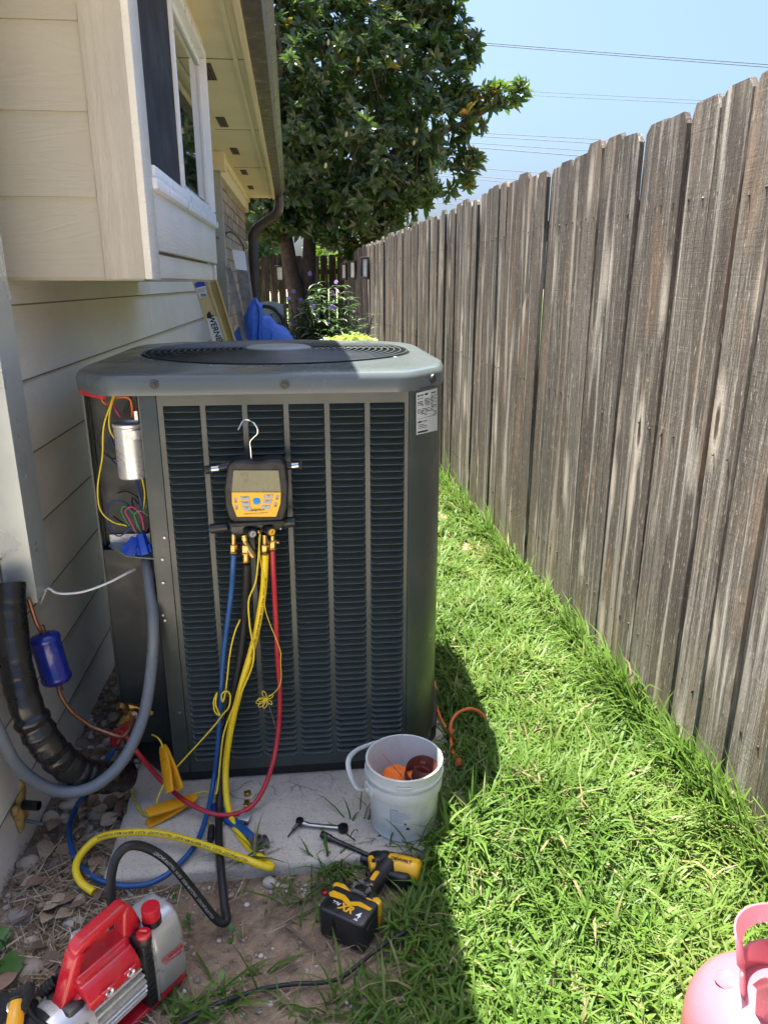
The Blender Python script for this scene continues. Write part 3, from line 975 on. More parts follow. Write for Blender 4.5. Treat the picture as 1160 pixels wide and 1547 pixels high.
def rosettes(centers, dirs, nl, L, W, tint_base, spread=(55, 85), rs=NPR, tint_var=.18):
    """whorls of nl leaves around each direction"""
    P, A, U, T, LL = [], [], [], [], []
    n = len(centers)
    d = dirs / np.linalg.norm(dirs, axis=1, keepdims=True)
    ref = np.where(np.abs(d[:, 2:3]) > .9, np.array([[1., 0, 0]]), np.array([[0, 0, 1.]]))
    u = np.cross(d, ref); u /= np.linalg.norm(u, axis=1, keepdims=True)
    w = np.cross(d, u)
    for k in range(nl):
        a = 2 * math.pi * (k * .382 + rs.rand(n) * .12)
        el = np.radians(rs.uniform(spread[0], spread[1], n)) * (1 - .45 * (k / nl))
        side = u * np.cos(a)[:, None] + w * np.sin(a)[:, None]
        ax = d * np.cos(el)[:, None] + side * np.sin(el)[:, None]
        P.append(centers - d * (.05 * (1 - k / nl))[..., None] if np.ndim(k) else centers - d * .06 * (1 - k / nl))
        A.append(ax); U.append(d + rs.normal(0, .15, (n, 3)))
        T.append(np.clip(tint_base + rs.normal(0, tint_var, n) + (.12 if k > nl - 3 else 0), 0, 1))
        LL.append(L * rs.uniform(.65, 1.15, n) * (1 - .3 * k / nl))
    P = np.concatenate(P); A = np.concatenate(A); U = np.concatenate(U); T = np.concatenate(T); LL = np.concatenate(LL)
    return leaf_batch(P, A, U, LL, LL * W, T)

# ------------------------------------------------------------------ magnolia
tree = thing('magnolia_tree', 'large dark glossy leaved magnolia tree behind the house corner', 'tree', (.25, 12.3, 0))
YT = 12.3
def tp(x, y, Y=YT): return atY(x, y, Y)
def limb(px_pts, r0, r1, name='limb', seg=8):
    P = cr([tp(*q) for q in px_pts], 6)
    n = len(P)
    rr = [r0 + (r1 - r0) * i / (n - 1) for i in range(n)]
    P = [p + Vector((mnoise.noise(p * 1.3), mnoise.noise(p * 1.3 + Vector((5, 5, 5))), 0)) * .03 for p in P]
    return part(name, MB().tube(P, rr, seg), MT['bark'], tree, smooth=60)
limb([(452, 560, 12.3), (450, 500, 12.3), (447, 450, 12.3), (437, 400, 12.3), (430, 350, 12.2), (425, 300, 12.2), (415, 200, 12.0), (420, 60, 12.0)], .17, .06, 'trunk', 12)
limb([(458, 520, 12.35), (462, 450, 12.4), (467, 400, 12.4), (468, 350, 12.5), (475, 290, 12.6), (500, 210, 12.8), (530, 100, 13), (560, -40, 13)], .14, .05, 'trunk', 12)
limb([(470, 330, 12.5), (520, 280, 12.2), (600, 230, 11.9), (690, 190, 11.8), (740, 165, 11.8)], .09, .02)
limb([(478, 300, 12.6), (540, 310, 12.9), (600, 300, 13.2), (650, 290, 13.4)], .07, .02)
limb([(425, 300, 12.2), (440, 230, 11.6), (470, 160, 11.2), (500, 90, 11)], .07, .02)
limb([(500, 210, 12.8), (570, 130, 12.6), (640, 60, 12.5), (680, 20, 12.5)], .08, .02)
limb([(430, 260, 12.0), (415, 170, 11.4), (425, 110, 11.1), (418, 30, 11)], .06, .02)
limb([(430, 330, 12.2), (410, 320, 11.9), (400, 300, 11.8), (380, 270, 11.8)], .06, .02)
# crown lumps: (px, py, depth, radius m)
lumps = [(430, 30, 11.6, .8), (500, 10, 12.2, .9), (580, 0, 12.4, .9), (640, 20, 12.4, .75), (690, 55, 12.3, .42), (430, 110, 11.3, .75), (500, 90, 11.6, .85), (570, 90, 11.9, .85), (640, 100, 12.2, .7), (678, 128, 12.1, .42),
         (425, 190, 11.3, .7), (480, 170, 11.4, .8), (555, 170, 11.6, .8), (625, 175, 11.9, .65), (672, 200, 12.0, .45), (430, 255, 11.5, .62), (490, 240, 11.5, .75), (560, 245, 11.6, .75), (625, 250, 11.8, .6), (672, 262, 12.0, .42), (690, 285, 12.0, .28),
         (435, 305, 11.7, .5), (490, 300, 11.7, .6), (550, 305, 11.8, .62), (605, 305, 12.0, .5), (645, 300, 12.2, .4), (505, 345, 12.0, .42), (550, 345, 12.1, .42), (590, 335, 12.2, .36), (470, 335, 12.0, .36),
         (705, 155, 11.9, .26), (735, 160, 11.8, .24), (762, 148, 11.8, .22), (782, 135, 11.8, .16), (715, 180, 11.8, .22), (700, 268, 12, .22), (708, 240, 12, .14), (700, 78, 12.2, .22), (716, 62, 12.2, .12), (700, 130, 12, .2),
         (470, 60, 13.4, 1.0), (560, 60, 13.6, 1.1), (630, 80, 13.6, .85), (450, 180, 13.4, 1.0), (540, 190, 13.6, 1.1), (620, 200, 13.5, .8), (450, 280, 13.2, .8), (530, 280, 13.4, .85), (600, 285, 13.4, .65),
         (500, -110, 12.5, 1.3), (600, -110, 12.6, 1.1), (420, -90, 12.2, 1.2), (550, -220, 12.8, 1.4), (450, -210, 12.5, 1.4), (340, 60, 12, 1.0), (340, 180, 12, .9), (350, 270, 12, .55), (410, 335, 12.0, .34), (395, 320, 11.9, .3), (520, 368, 12.2, .22), (548, 372, 12.2, .2), (355, -60, 12, 1.1), (640, -60, 12.8, .9),
         (527, 378, 12.2, .16), (655, 5, 12.5, .6), (675, 15, 12.4, .4)]
C_, D_, TB = [], [], []
LR = []
for (x, y, Y, r) in lumps:
    if r > .38 and x > 600 and Y < 13 and y > -50: x -= 12
    if (x, y) in ((690, 285), (678, 262)): continue
    c = np.array(tp(x, y, Y))
    n = int(19 * max(r, .16) ** 1.75 * 9 / 2.4) + 6
    q = NPR.normal(0, 1, (n, 3)); q /= np.linalg.norm(q, axis=1, keepdims=True)
    rad = r * NPR.uniform(.5, 1.06, n)[:, None]
    pos = c + q * rad * np.array([1, 1, .92])
    dirv = q * 1.0 + np.array([0, -.25, .65]) + NPR.normal(0, .25, (n, 3))
    C_.append(pos); D_.append(dirv); LR.append(np.full(n, r))
    top = np.clip((q[:, 2] - .15) * .62, 0, .45) * (NPR.rand(n) < .42)  # yellow new growth, strengthened on lump tops as sunlit highlights
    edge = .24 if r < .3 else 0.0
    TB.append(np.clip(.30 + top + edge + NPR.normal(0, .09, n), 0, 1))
C_ = np.concatenate(C_); D_ = np.concatenate(D_); TB = np.concatenate(TB)
LR = np.concatenate(LR)
keep = C_[:, 2] > 1.75
C_, D_, TB, LR = C_[keep], D_[keep], TB[keep], LR[keep]
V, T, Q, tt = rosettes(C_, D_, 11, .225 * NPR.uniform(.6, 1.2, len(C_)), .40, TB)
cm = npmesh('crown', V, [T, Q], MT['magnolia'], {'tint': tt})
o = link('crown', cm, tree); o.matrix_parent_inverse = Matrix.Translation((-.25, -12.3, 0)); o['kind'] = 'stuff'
# twigs inside the crown
mb = MB()
for i in range(0, len(C_), 6):
    p = Vector(C_[i]); d = Vector(D_[i]).normalized()
    if p.z < 3.0 or LR[i] < .5: continue
    mb.tube([p, p - d * .25 - Vector((0, 0, .05)), p - d * .55 - Vector((0, 0, .18))], [.006, .010, .016], 4)
o = part('twigs', mb, MT['bark'], tree, smooth=60); o['kind'] = 'stuff'
# pale flower buds
for (x, y, Y) in [(496, 64, 10.8), (541, 90, 11.0), (523, 203, 10.8), (629, 197, 11.2), (625, 216, 11.3), (492, 250, 10.7)]:
    p = tp(x, y, Y)
    part('flower_bud', MB().sphere(p, .025, (.75, .75, 1.45), 2, (.3, .2, 0)), MT['bud'], tree)

# trees beyond the back fence
def far_tree(name, label, cen, w, h, n, tint, base_z, trunk_r=.12, leaf=.16, matn='far_leaf'):
    c = Vector(cen)
    t = thing(name, label, 'tree', (c.x, c.y, 0), group='trees beyond the back fence')
    P = []
    lump = [(NPR.normal(0, .33), NPR.normal(0, .33), NPR.uniform(-.42, .42)) for _ in range(16)]
    for (a, b, d) in lump:
        k = n // 16
        q = NPR.normal(0, 1, (k, 3)); q /= np.linalg.norm(q, axis=1, keepdims=True)
        rr = .26 * NPR.uniform(.55, 1.05, k)[:, None]
        P.append((np.array([a, b, d]) + q * rr) * np.array([w, w, h]))
    P = np.concatenate(P)
    V, T, Q, tt = rosettes(P, P / np.array([w, w, h]) + np.array([0, 0, .5]), 6, leaf, .38, np.clip(tint + .5 * P[:, 2] / h, 0, 1), (40, 90))
    V = V + np.array([0, 0, c.z])
    o = link('crown', npmesh('crown', V, [T, Q], MT[matn], {'tint': tt}), t); o['kind'] = 'stuff'
    MB().tube([(0, 0, -.1), (.05, 0, c.z * .5), (0, .02, c.z - h * .1)], [trunk_r, trunk_r * .8, trunk_r * .3], 8).build('trunk', MT['bark'], t)
    return t
p = atY(388, 372, 27); far_tree('broadleaf_tree', 'pale green far tree seen between downspout and magnolia trunk', (p.x, 27, p.z), 1.6, 2.4, 1500, .55, 1)
p = atY(480, 376, 22); far_tree('broadleaf_tree', 'sunny yellow green tree seen between the two magnolia trunks', (p.x, 22, p.z - .2), 1.1, 1.1, 800, .3, 1, matn='lime_leaf', leaf=.14)
p = atY(522, 384, 24); far_tree('broadleaf_tree', 'low green treetop above the far fence corner', (p.x, 24, p.z - .3), 1.0, .9, 700, .45, 1, leaf=.14, matn='weed_leaf')
p = atY(300, 360, 30); far_tree('broadleaf_tree', 'far tree mostly hidden behind the brick house corner', (p.x - .5, 30, p.z + .2), 1.9, 2.4, 900, .45, 1)

# ------------------------------------------------------------------ purple flowering shrub and planter
def shrub():
    b = Vector((.14, 6.35, 0))
    t = thing('flowering_shrub', 'leafy shrub with purple flowers standing before the back fence', 'shrub', b)
    st = MB()
    P, A, U, L, T = [], [], [], [], []
    fl = []
    for i in range(130):
        a = rng.uniform(0, 2 * math.pi); s = rng.uniform(.03, .40); h = rng.uniform(.95, 1.42) - s * .5
        p0 = Vector((rng.uniform(-.14, .14), rng.uniform(-.14, .14), 0))
        p3 = p0 + Vector((math.cos(a) * s, math.sin(a) * s, h))
        pts = cr([p0, p0.lerp(p3, .4) + Vector((0, 0, .08)), p3], 8)
        st.tube(pts, [.005] * len(pts), 4)
        for q, p in enumerate(pts[4:]):
            for _ in range(4):
                a2 = rng.uniform(0, 2 * math.pi)
                P.append(p); A.append((math.cos(a2), math.sin(a2), rng.uniform(-.1, .55))); U.append((0, 0, 1)); L.append(rng.uniform(.07, .14)); T.append(rng.random())
        if i % 3 == 0: fl.append(pts[-1] + Vector((rng.uniform(-.02, .02), -.03, .03)))
    V, T_, Q_, tt = leaf_batch(np.array(P), np.array(A), np.array(U, float), np.array(L), np.array(L) * .17, np.array(T), .2, .3)
    st.build('stems', MT['bark'], t)['kind'] = 'stuff'
    link('foliage', npmesh('foliage', V, [T_, Q_], MT['shrub_leaf'], {'tint': tt}), t)['kind'] = 'stuff'
    m = MB()
    for k in range(5):
        a = 2 * math.pi * k / 5
        c = Vector((math.cos(a) * .017, -.004, math.sin(a) * .017))
        m.sphere(c, .015, (1, .25, 1), 1, (0, -a, 0))
    m.cyl((0, .022, 0), (0, -.001, 0), .003, .008, 6)
    me = m.mesh('flower', MT['petal'])
    for (x, y) in [(563, 404), (591, 436), (583, 474), (635, 452), (636, 489), (616, 560), (566, 524), (714, 463), (706, 466), (720, 470), (712, 408), (726, 369), (626, 337), (640, 462), (629, 446), (655, 500), (545, 430), (695, 520)]:
        X_, Y_ = 220 + x * .3966, 280 + y * .3966
        p = atY(X_, Y_, 6.35 - rng.uniform(.1, .3))
        link('flower', me, t, p - b, (rng.uniform(-.5, .5), rng.uniform(-.5, .5), rng.uniform(-.6, .6)), (.62,) * 3)
shrub()
pc = Vector((.345, 5.55, 0))
pl = thing('potted_plant', 'lime green trailing plant in a terracotta pot behind the unit', 'potted plant', pc)
MB().lathe([(.09, .62), (.13, .90), (.15, .90), (.15, .945), (.13, .945), (.125, .92), (.02, .92)], None, 24).build('pot', MT['terra'], pl)
MB().lathe([(.16, .0), (.16, .03), (.05, .06), (.04, .58), (.12, .62), (.12, .63)], None, 16).build('stand', MT['fence_dark'], pl)
P, A, L, T = [], [], [], []
for i in range(900):
    a = rng.uniform(0, 2 * math.pi); r = .22 * math.sqrt(rng.random())
    P.append((math.cos(a) * r, math.sin(a) * r, .96 + .075 * (1 - (r / .22) ** 2) * rng.random() + rng.uniform(-.03, .015))); A.append((math.cos(a) + rng.gauss(0, .6), math.sin(a) + rng.gauss(0, .6), rng.uniform(-.2, .9))); L.append(rng.uniform(.025, .05)); T.append(rng.random())
V, T_, Q_, tt = leaf_batch(np.array(P), np.array(A), np.tile([[0, 0, 1.]], (900, 1)), np.array(L), np.array(L) * .5, np.array(T))
link('foliage', npmesh('foliage', V, [T_, Q_], MT['lime_leaf'], {'tint': tt}), pl)['kind'] = 'stuff'
# ------------------------------------------------------------------ air conditioner (condenser unit)
AX, AY = -.08, 2.29
ac = thing('air_conditioner', 'large slate grey outdoor air conditioner with louvred front and opened wiring corner', 'air conditioner', (AX, AY, .05))
ZB0, ZT = .055, 1.148
FY = 1.795
# base pan
mb = MB()
mb.prism([(-.41, 1.80), (.27, 1.80), (.37, 1.93), (.405, 2.1), (.405, 2.55), (.28, 2.78), (-.44, 2.78), (-.565, 2.6), (-.565, 1.98)], .05, Matrix.Translation((0, 0, .052)), bev=.006)
part('base_pan', mb, MT['pan'], ac)
# cabinet: sides and back as one bent sheet with thickness
def sheet(path, z0, z1, t=.006):
    mb = MB()
    n = len(path)
    vs, fs = [], []
    P = [Vector((x, y, 0)) for x, y in path]
    inn = []
    for i in range(n):
        a = P[max(i - 1, 0)]; b = P[min(i + 1, n - 1)]
        d = (b - a).normalized()
        inn.append(P[i] + Vector((-d.y, d.x, 0)) * t)
    for q in (P, inn):
        for z in (z0, z1):
            vs += [(p.x, p.y, z) for p in q]
    for i in range(n - 1):
        fs += [(i, i + 1, n + i + 1, n + i), (2 * n + i + 1, 2 * n + i, 3 * n + i, 3 * n + i + 1), (n + i, n + i + 1, 3 * n + i + 1, 3 * n + i), (i + 1, i, 2 * n + i, 2 * n + i + 1)]
    fs += [(0, n, 3 * n, 2 * n), (n - 1, 3 * n - 1, 4 * n - 1, 2 * n - 1)]
    mb.add(vs, fs)
    return mb
def arc(cx_, cy_, r, a0, a1, n=6):
    return [(cx_ + r * math.cos(R(a0 + (a1 - a0) * k / n)), cy_ + r * math.sin(R(a0 + (a1 - a0) * k / n))) for k in range(n + 1)]
part('side_panel', sheet([(.380, 2.06), (.384, 2.20), (.384, 2.52)] + arc(.184, 2.58, .20, 0, 90) + [(-.36, 2.78)] + arc(-.36, 2.58, .20, 90, 180) + [(-.56, 2.2), (-.56, 1.955)], .09, ZT, .006), MT['ac'], ac)
# right rounded corner panel
part('corner_panel', sheet([(.2572, 1.7955), (.265, 1.7975)] + [(.29, 1.812), (.318, 1.842), (.343, 1.885), (.362, 1.94), (.375, 2.0), (.3795, 2.055)], .085, ZT, .005), MT['ac'], ac, smooth=50)
# inner dark shell so nothing shows through the louvres
mb = MB()
mb.box((-.06, 1.845, .62), (.70, .006, 1.05))
part('coil', mb, MT['coil'], ac)
part('inner_shroud', MB().lathe([(.43, .10), (.43, 1.14)], Matrix.Translation((AX + .01, 2.31, 0)), 40, False).cyl((AX, 2.31, .11), (AX, 2.31, .12), .42), MT['dark'], ac)

# front panel: frame with six columns of pressed louvres
FX0, FX1 = -.352, .2555
cols = []
for (a, b) in [(250, 306), (313, 369), (377, 431), (439, 491), (500, 551), (559, 606)]:
    cols.append(a)
cw, cp = .0872, .0996
c0 = FX0 + .0128
ztop, zbot = 1.118, .118
mb = MB()
def flat(x0, x1, z0, z1, t=.0035, y=FY):
    mb.box(((x0 + x1) / 2, y + t / 2, (z0 + z1) / 2), (x1 - x0, t, z1 - z0))
flat(FX0, FX1, ztop, ZT - .002)
flat(FX0, FX1, .084, zbot)
xl = FX0
for k in range(6):
    flat(xl, c0 + k * cp, zbot, ztop); xl = c0 + k * cp + cw
flat(xl, FX1, zbot, ztop)
mb.box((FX0 + .003, FY + .014, .614), (.006, .02, 1.06)); mb.box((FX1 - .003, FY + .014, .614), (.006, .02, 1.06))
fp = part('front_panel', mb, MT['ac'], ac, smooth=0)
NR = 56
pitch = (ztop - zbot) / NR
hw = cw / 2
# louvre blade: leans out towards its foot, rolled lower lip, tapered ends
vs = []
fs = []
prof = [(.0120, .0066), (-.0024, -.0040), (-.0044, -.0046), (-.0052, -.0060), (-.0046, -.0072), (-.0034, -.0070), (.0120, .0050)]
m = len(prof)
xsec = [(-hw - .001, .15), (-hw + .006, 1.0), (hw - .006, 1.0), (hw + .001, .15)]
for (x, s) in xsec:
    for (y, z) in prof: vs.append((x, y * s + (.0035) * (1 - s), z))
for q in range(3):
    for i in range(m): fs.append((q * m + i, q * m + (i + 1) % m, (q + 1) * m + (i + 1) % m, (q + 1) * m + i))
lm = MB(); lm.add(vs, fs)
lme = lm.mesh('louver', MT['ac'], 35)
cnt = 0
rest = []
for r_ in range(NR):
    z = ztop - (r_ + .5) * pitch
    for k in range(6):
        x = c0 + k * cp + hw
        if r_ < 50:
            o = link('louver', lme, fp, (x, FY + .001, z), (rng.uniform(-.02, .02), 0, 0))
            cnt += 1
        else:
            rest.append((x, FY + .001, z))
mb = MB()
for p in rest: mb.add(vs, fs, Matrix.Translation(p))
o = mb.build('louver', MT['ac'], fp, 35); o['kind'] = 'stuff'
# open corner: post, inner walls, shelf
mb = MB()
mb.box((-.3735, FY + .004, .615), (.040, .008, 1.062), bev=.002)
mb.box((-.3935, FY + .024, .605), (.005, .045, 1.085))
part('front_post', mb, MT['ac'], ac)
for z in (.62, .575, .40, .30, .52, .66):
    pass
cp_ = part('control_panel', MB().box((-.47, 1.975, .605), (.178, .006, 1.085)).box((-.3865, 1.89, .605), (.006, .165, 1.085)), MT['ac_dark'], ac)
part('side_flange', MB().box((-.5575, 1.950, .605), (.005, .055, 1.085)), MT['ac'], ac)
# screws along the post and panel edge
for (px_, py_) in [(247, 929), (250, 937), (247, 880), (249, 812), (246, 845), (272, 1076)]:
    p = atY(px_, py_, FY - .001)
    part('screw', MB().cyl(p + Vector((0, .003, 0)), p + Vector((0, -.003, 0)), .0045, .0035, 8), MT['steel'], fp)
# shelf that closes the wiring box
mb = MB()
mb.prism([(-.545, 1.968), (-.545, 1.945), (-.478, 1.862), (-.392, 1.83), (-.389, 1.968)], .003, Matrix.Translation((0, 0, .712)))
mb.box((-.467, 1.966, .727), (.155, .003, .028))
part('wiring_shelf', mb, MT['zinc'], ac)
part('warning_label', MB().box((-.44, 1.885, .7157), (.05, .028, .0008), rot=(0, 0, -.3)), MT['plate'], ac)
# lower compartment back
part('lower_panel', MB().box((-.47, 1.93, .40), (.172, .006, .62)), MT['ac_dark'], ac)

# ---- top cap: rounded outline with a round fan opening
ccx, ccy = AX + .005, 2.31
outline = [(-.472, 1.776), (.257, 1.776), (.358, 1.900), (.392, 2.06), (.394, 2.60), (.365, 2.70), (.25, 2.805), (-.44, 2.805), (-.56, 2.70), (-.578, 2.60), (-.578, 2.02), (-.566, 1.90)]
# round the corners a little and bow the front
def densify(poly):
    out = []
    n = len(poly)
    for i in range(n):
        a = Vector((*poly[i - 1], 0)); b = Vector((*poly[i], 0)); c = Vector((*poly[(i + 1) % n], 0))
        for k in range(4):
            t = k / 3
            p0 = b.lerp(a, .16 if (a - b).length > .2 else .35); p1 = b.lerp(c, .16 if (c - b).length > .2 else .35)
            r_ = min(.03, (p0 - b).length, (p1 - b).length)
            p0 = b + (a - b).normalized() * r_; p1 = b + (c - b).normalized() * r_
            out.append((p0 * (1 - t) ** 2 + b * 2 * t * (1 - t) + p1 * t * t))
    return out
dl = densify(outline)
def polar_hit(ang):
    d = Vector((math.cos(ang), math.sin(ang), 0)); o_ = Vector((ccx, ccy, 0))
    best = None
    n = len(dl)
    for i in range(n):
        a, b = dl[i] - o_, dl[(i + 1) % n] - o_
        e = b - a
        den = d.x * e.y - d.y * e.x
        if abs(den) < 1e-9: continue
        t = (a.x * e.y - a.y * e.x) / den
        u = (a.x * d.y - a.y * d.x) / den
        if t > 0 and -1e-6 <= u <= 1 + 1e-6: best = t if best is None else max(best, t)
    return best
NA = 160
# use angles of the outline vertices too, so corners stay crisp
angs = sorted(set([round(2 * math.pi * k / NA, 5) for k in range(NA)] + [round(math.atan2(p.y - ccy, p.x - ccx) % (2 * math.pi), 5) for p in dl]))
RH = [polar_hit(a) for a in angs]
RF = .405
prof = [('o', -.010, 1.150), ('o', 0, 1.146), ('o', 0, 1.176), ('o', -.003, 1.185), ('o', -.010, 1.192), ('o', -.022, 1.1955), ('f', .42, 1.1975), ('f', .75, 1.2), ('c', RF + .022, 1.2005), ('c', RF + .012, 1.2025), ('c', RF + .002, 1.202), ('c', RF - .004, 1.199), ('c', RF - .006, 1.14)]
mb = MB()
n = len(angs)
vs = []
for (kd, a, z) in prof:
    for i, an in enumerate(angs):
        bow = 0
        if kd == 'o': rr = RH[i] + a
        elif kd == 'c': rr = a
        else: rr = (RH[i] - .022) * (1 - a) + (RF + .022) * a
        vs.append((ccx + rr * math.cos(an), ccy + rr * math.sin(an), z))
fs = []
for j in range(len(prof) - 1):
    for i in range(n):
        fs.append((j * n + i, j * n + (i + 1) % n, (j + 1) * n + (i + 1) % n, (j + 1) * n + i))
mb.add(vs, fs)
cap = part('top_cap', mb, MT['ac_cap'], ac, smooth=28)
for (px_, py_, yy_) in [(233, 581, 1.776), (430, 581, 1.776)]:
    p = atY(px_, py_, yy_ - .001)
    part('cap_screw', MB().cyl(p + Vector((0, .004, 0)), p + Vector((0, -.002, 0)), .0115, .0105, 16).cyl(p, p + Vector((0, -.006, 0)), .006, .005, 6), MT['ac_dark'], cap)
p = Vector((.3255, 1.858, 1.168))
part('cap_screw', MB().cyl(p, p + Vector((.7, -.6, 0)).normalized() * .005, .0115, .0105, 16), MT['ac_dark'], cap)
# bottom closing plate under the cap rim (stops light leaking)
# fan guard
hubz = 1.2145
def gdz(r): return 1.2035 + .006 * (1 - (r / RF) ** 2)
guard = part('fan_guard', MB().lathe([(.001, hubz + .004), (.085, hubz + .003), (.098, hubz - .001), (.100, hubz - .006), (.001, hubz - .006)], Matrix.Translation((ccx, ccy, 0)), 48, False), MT['hub'], ac, smooth=35)
NG = 16
for q in range(NG):
    r_ = .108 + (RF - .012 - .108) * q / (NG - 1)
    pts = [(ccx + r_ * math.cos(2 * math.pi * k / 72), ccy + r_ * math.sin(2 * math.pi * k / 72), gdz(r_)) for k in range(72)]
    part('guard_ring', MB().tube(pts, .0027, 6, closed=True), MT['ring'], guard, smooth=80)
for q in range(8):
    a = 2 * math.pi * (q + .25) / 8
    pts = [(ccx + r_ * math.cos(a), ccy + r_ * math.sin(a), gdz(r_) - .0045) for r_ in np.linspace(.09, RF + .004, 8)]
    part('guard_spoke', MB().tube(pts, .003, 5), MT['ac'], guard)
# fan below
fan = part('fan', MB().cyl((ccx, ccy, 1.04), (ccx, ccy, 1.13), .06, seg=24, bev=.008), MT['ac_dark'], ac)
for q in range(3):
    a = 2 * math.pi * q / 3 + .4
    mb = MB()
    vs = []
    for (rr, w0, z0, z1) in [(.06, .5, 1.06, 1.11), (.2, .42, 1.055, 1.115), (.37, .36, 1.05, 1.10)]:
        for (da, z) in ((-w0, z0), (0, (z0 + z1) / 2 + .008), (w0, z1)):
            vs.append((ccx + rr * math.cos(a + da), ccy + rr * math.sin(a + da), z))
    fs = [(0, 1, 4, 3), (1, 2, 5, 4), (3, 4, 7, 6), (4, 5, 8, 7)]
    v2 = [(x, y, z - .003) for x, y, z in vs]
    mb.add(vs + v2, fs + [tuple(9 + i for i in f[::-1]) for f in fs] + [(6, 7, 16, 15), (7, 8, 17, 16), (0, 3, 12, 9), (3, 6, 15, 12), (5, 2, 11, 14), (8, 5, 14, 17)])
    part('blade', mb, MT['ac_dark'], fan)
# red strip under the cap's left corner
p0, p1 = atY(124, 585, 1.93), atY(169, 592, 1.79)
part('red_strip', MB().box((-.511, 1.838, 1.1435), (.012, .120, .013), rot=(0, 0, R(40)), bev=.002), MT['red_s'], ac)

# rating plate on the right corner
def corner_pt(px_, py_, out=.002):
    # curved corner: find point where the ray meets the panel polyline
    pl_ = [(.265, 1.7935), (.29, 1.812), (.318, 1.842), (.343, 1.885), (.362, 1.94), (.375, 2.0)]
    d = ray(px_, py_)
    best = None
    for (x0, y0), (x1, y1) in zip(pl_[:-1], pl_[1:]):
        ex_, ey_ = x1 - x0, y1 - y0
        den = d.x * ey_ - d.y * ex_
        t = (x0 * ey_ - y0 * ex_) / den
        u = (x0 * d.y - y0 * d.x) / den
        if -.3 <= u <= 1.3 and (best is None or t < best[0]) and 0 <= u <= 1:
            nn = Vector((ey_, -ex_, 0)).normalized()
            best = (t, nn)
    return _C + d * best[0] + best[1] * out, best[1]
def plate_pt(u, v, out=.0015):
    """u across 0..1, v down 0..1"""
    xs_ = 628 + (659.5 - 628) * u
    y0 = 594 + (586 - 594) * u
    y1 = 657 + (650 - 657) * u
    return corner_pt(xs_, y0 + (y1 - y0) * v, out)[0]
mb = MB()
for i in range(6):
    a, b = i / 6, (i + 1) / 6
    mb.add([plate_pt(a, 0), plate_pt(b, 0), plate_pt(b, 1), plate_pt(a, 1)], [(0, 1, 2, 3)])
bmesh.ops.remove_doubles(mb.bm, verts=mb.bm.verts, dist=1e-5)
rp = part('rating_plate', mb, MT['plate'], ac)
mb = MB()
def pline(u0, u1, v, h=.010):
    k = 3
    for i in range(k):
        a, b = u0 + (u1 - u0) * i / k, u0 + (u1 - u0) * (i + 1) / k
        mb.add([plate_pt(a, v - h, .0021), plate_pt(b, v - h, .0021), plate_pt(b, v + h, .0021), plate_pt(a, v + h, .0021)], [(0, 1, 2, 3)])
rr_ = random.Random(4)
pline(.06, .14, .08, .022); pline(.18, .34, .08, .012); pline(.40, .55, .08, .022); pline(.7, .92, .08, .012)
for v in np.linspace(.155, .60, 13):
    u = .06
    while u < .92:
        w = rr_.uniform(.06, .26)
        if rr_.random() < .78: pline(u, min(u + w, .95), v, .0075)
        u += w + rr_.uniform(.03, .10)
pline(.05, .93, .63, .003)
pline(.08, .26, .71, .018); pline(.32, .52, .71, .008)
for v in (.78, .82, .86): pline(.08, rr_.uniform(.35, .6), v, .006)
pline(.06, .55, .95, .02)
part('print', mb, MT['ink'], rp)['kind'] = 'stuff'

# ---- capacitor and wiring in the open corner
cx_, cy_ = -.431, 1.848
mb = MB()
mb.lathe([(.002, .932), (.034, .932), (.037, .935), (.037, 1.060), (.0395, 1.063), (.0395, 1.069), (.036, 1.071), (.034, 1.066), (.002, 1.066)], Matrix.Translation((cx_ - .004, cy_, 0)), 32, False)
capo = part('capacitor', mb, MT['alu'], ac, smooth=35)
part('strap', MB().lathe([(.0378, 1.035), (.0378, 1.056)], Matrix.Translation((cx_ + .003, cy_, 0)), 32, False).box((cx_ + .047, cy_ - .012, 1.046), (.030, .004, .020)), MT['cast'], capo)
part('terminal_base', MB().cyl((cx_ + .048, cy_, 1.066), (cx_ + .048, cy_, 1.078), .022, .020, 14), MT['blackp'], capo)
for (dx, dy, h) in [(-.012, -.01, .022), (.008, -.014, .020), (.016, .006, .026), (-.002, .012, .018)]:
    part('terminal', MB().box((cx_ + .03 + dx, cy_ + dy, 1.066 + .012 + h / 2), (.008, .002, h)), MT['alu'], capo)

def pxpath(pts, n=6):
    """pts: (px, py, mode, value) -> smooth world path"""
    P = []
    for (x, y, m_, v) in pts:
        P.append({'X': atX, 'Y': atY, 'Z': atZ}[m_](x, y, v))
    return cr(P, n)
def wire(pts, r, m, name='wire'):
    return part(name, MB().tube(pxpath([(x, y, 'Y', d) for (x, y, d) in pts]), r, 6), MT[m], ac, smooth=70)
wire([(172, 592, 1.85), (168, 610, 1.84), (157, 645, 1.84), (155, 690, 1.85), (148, 735, 1.86), (152, 770, 1.86), (170, 788, 1.87), (195, 795, 1.88)], .0022, 'yel_w')
wire([(174, 594, 1.85), (166, 625, 1.85), (166, 648, 1.85), (174, 663, 1.86), (182, 668, 1.88)], .0022, 'yel_w')
wire([(160, 588, 1.85), (166, 594, 1.84), (172, 592, 1.84), (176, 590, 1.85)], .0022, 'ora_w')
wire([(154, 596, 1.86), (155, 606, 1.85), (163, 610, 1.86), (172, 600, 1.87)], .0025, 'ora_w')
wire([(176, 601, 1.86), (188, 600, 1.84), (197, 604, 1.84), (200, 618, 1.85), (200, 630, 1.86)], .0028, 'ora_w')
wire([(170, 606, 1.87), (176, 620, 1.86), (182, 630, 1.86)], .0028, 'pnk_w')
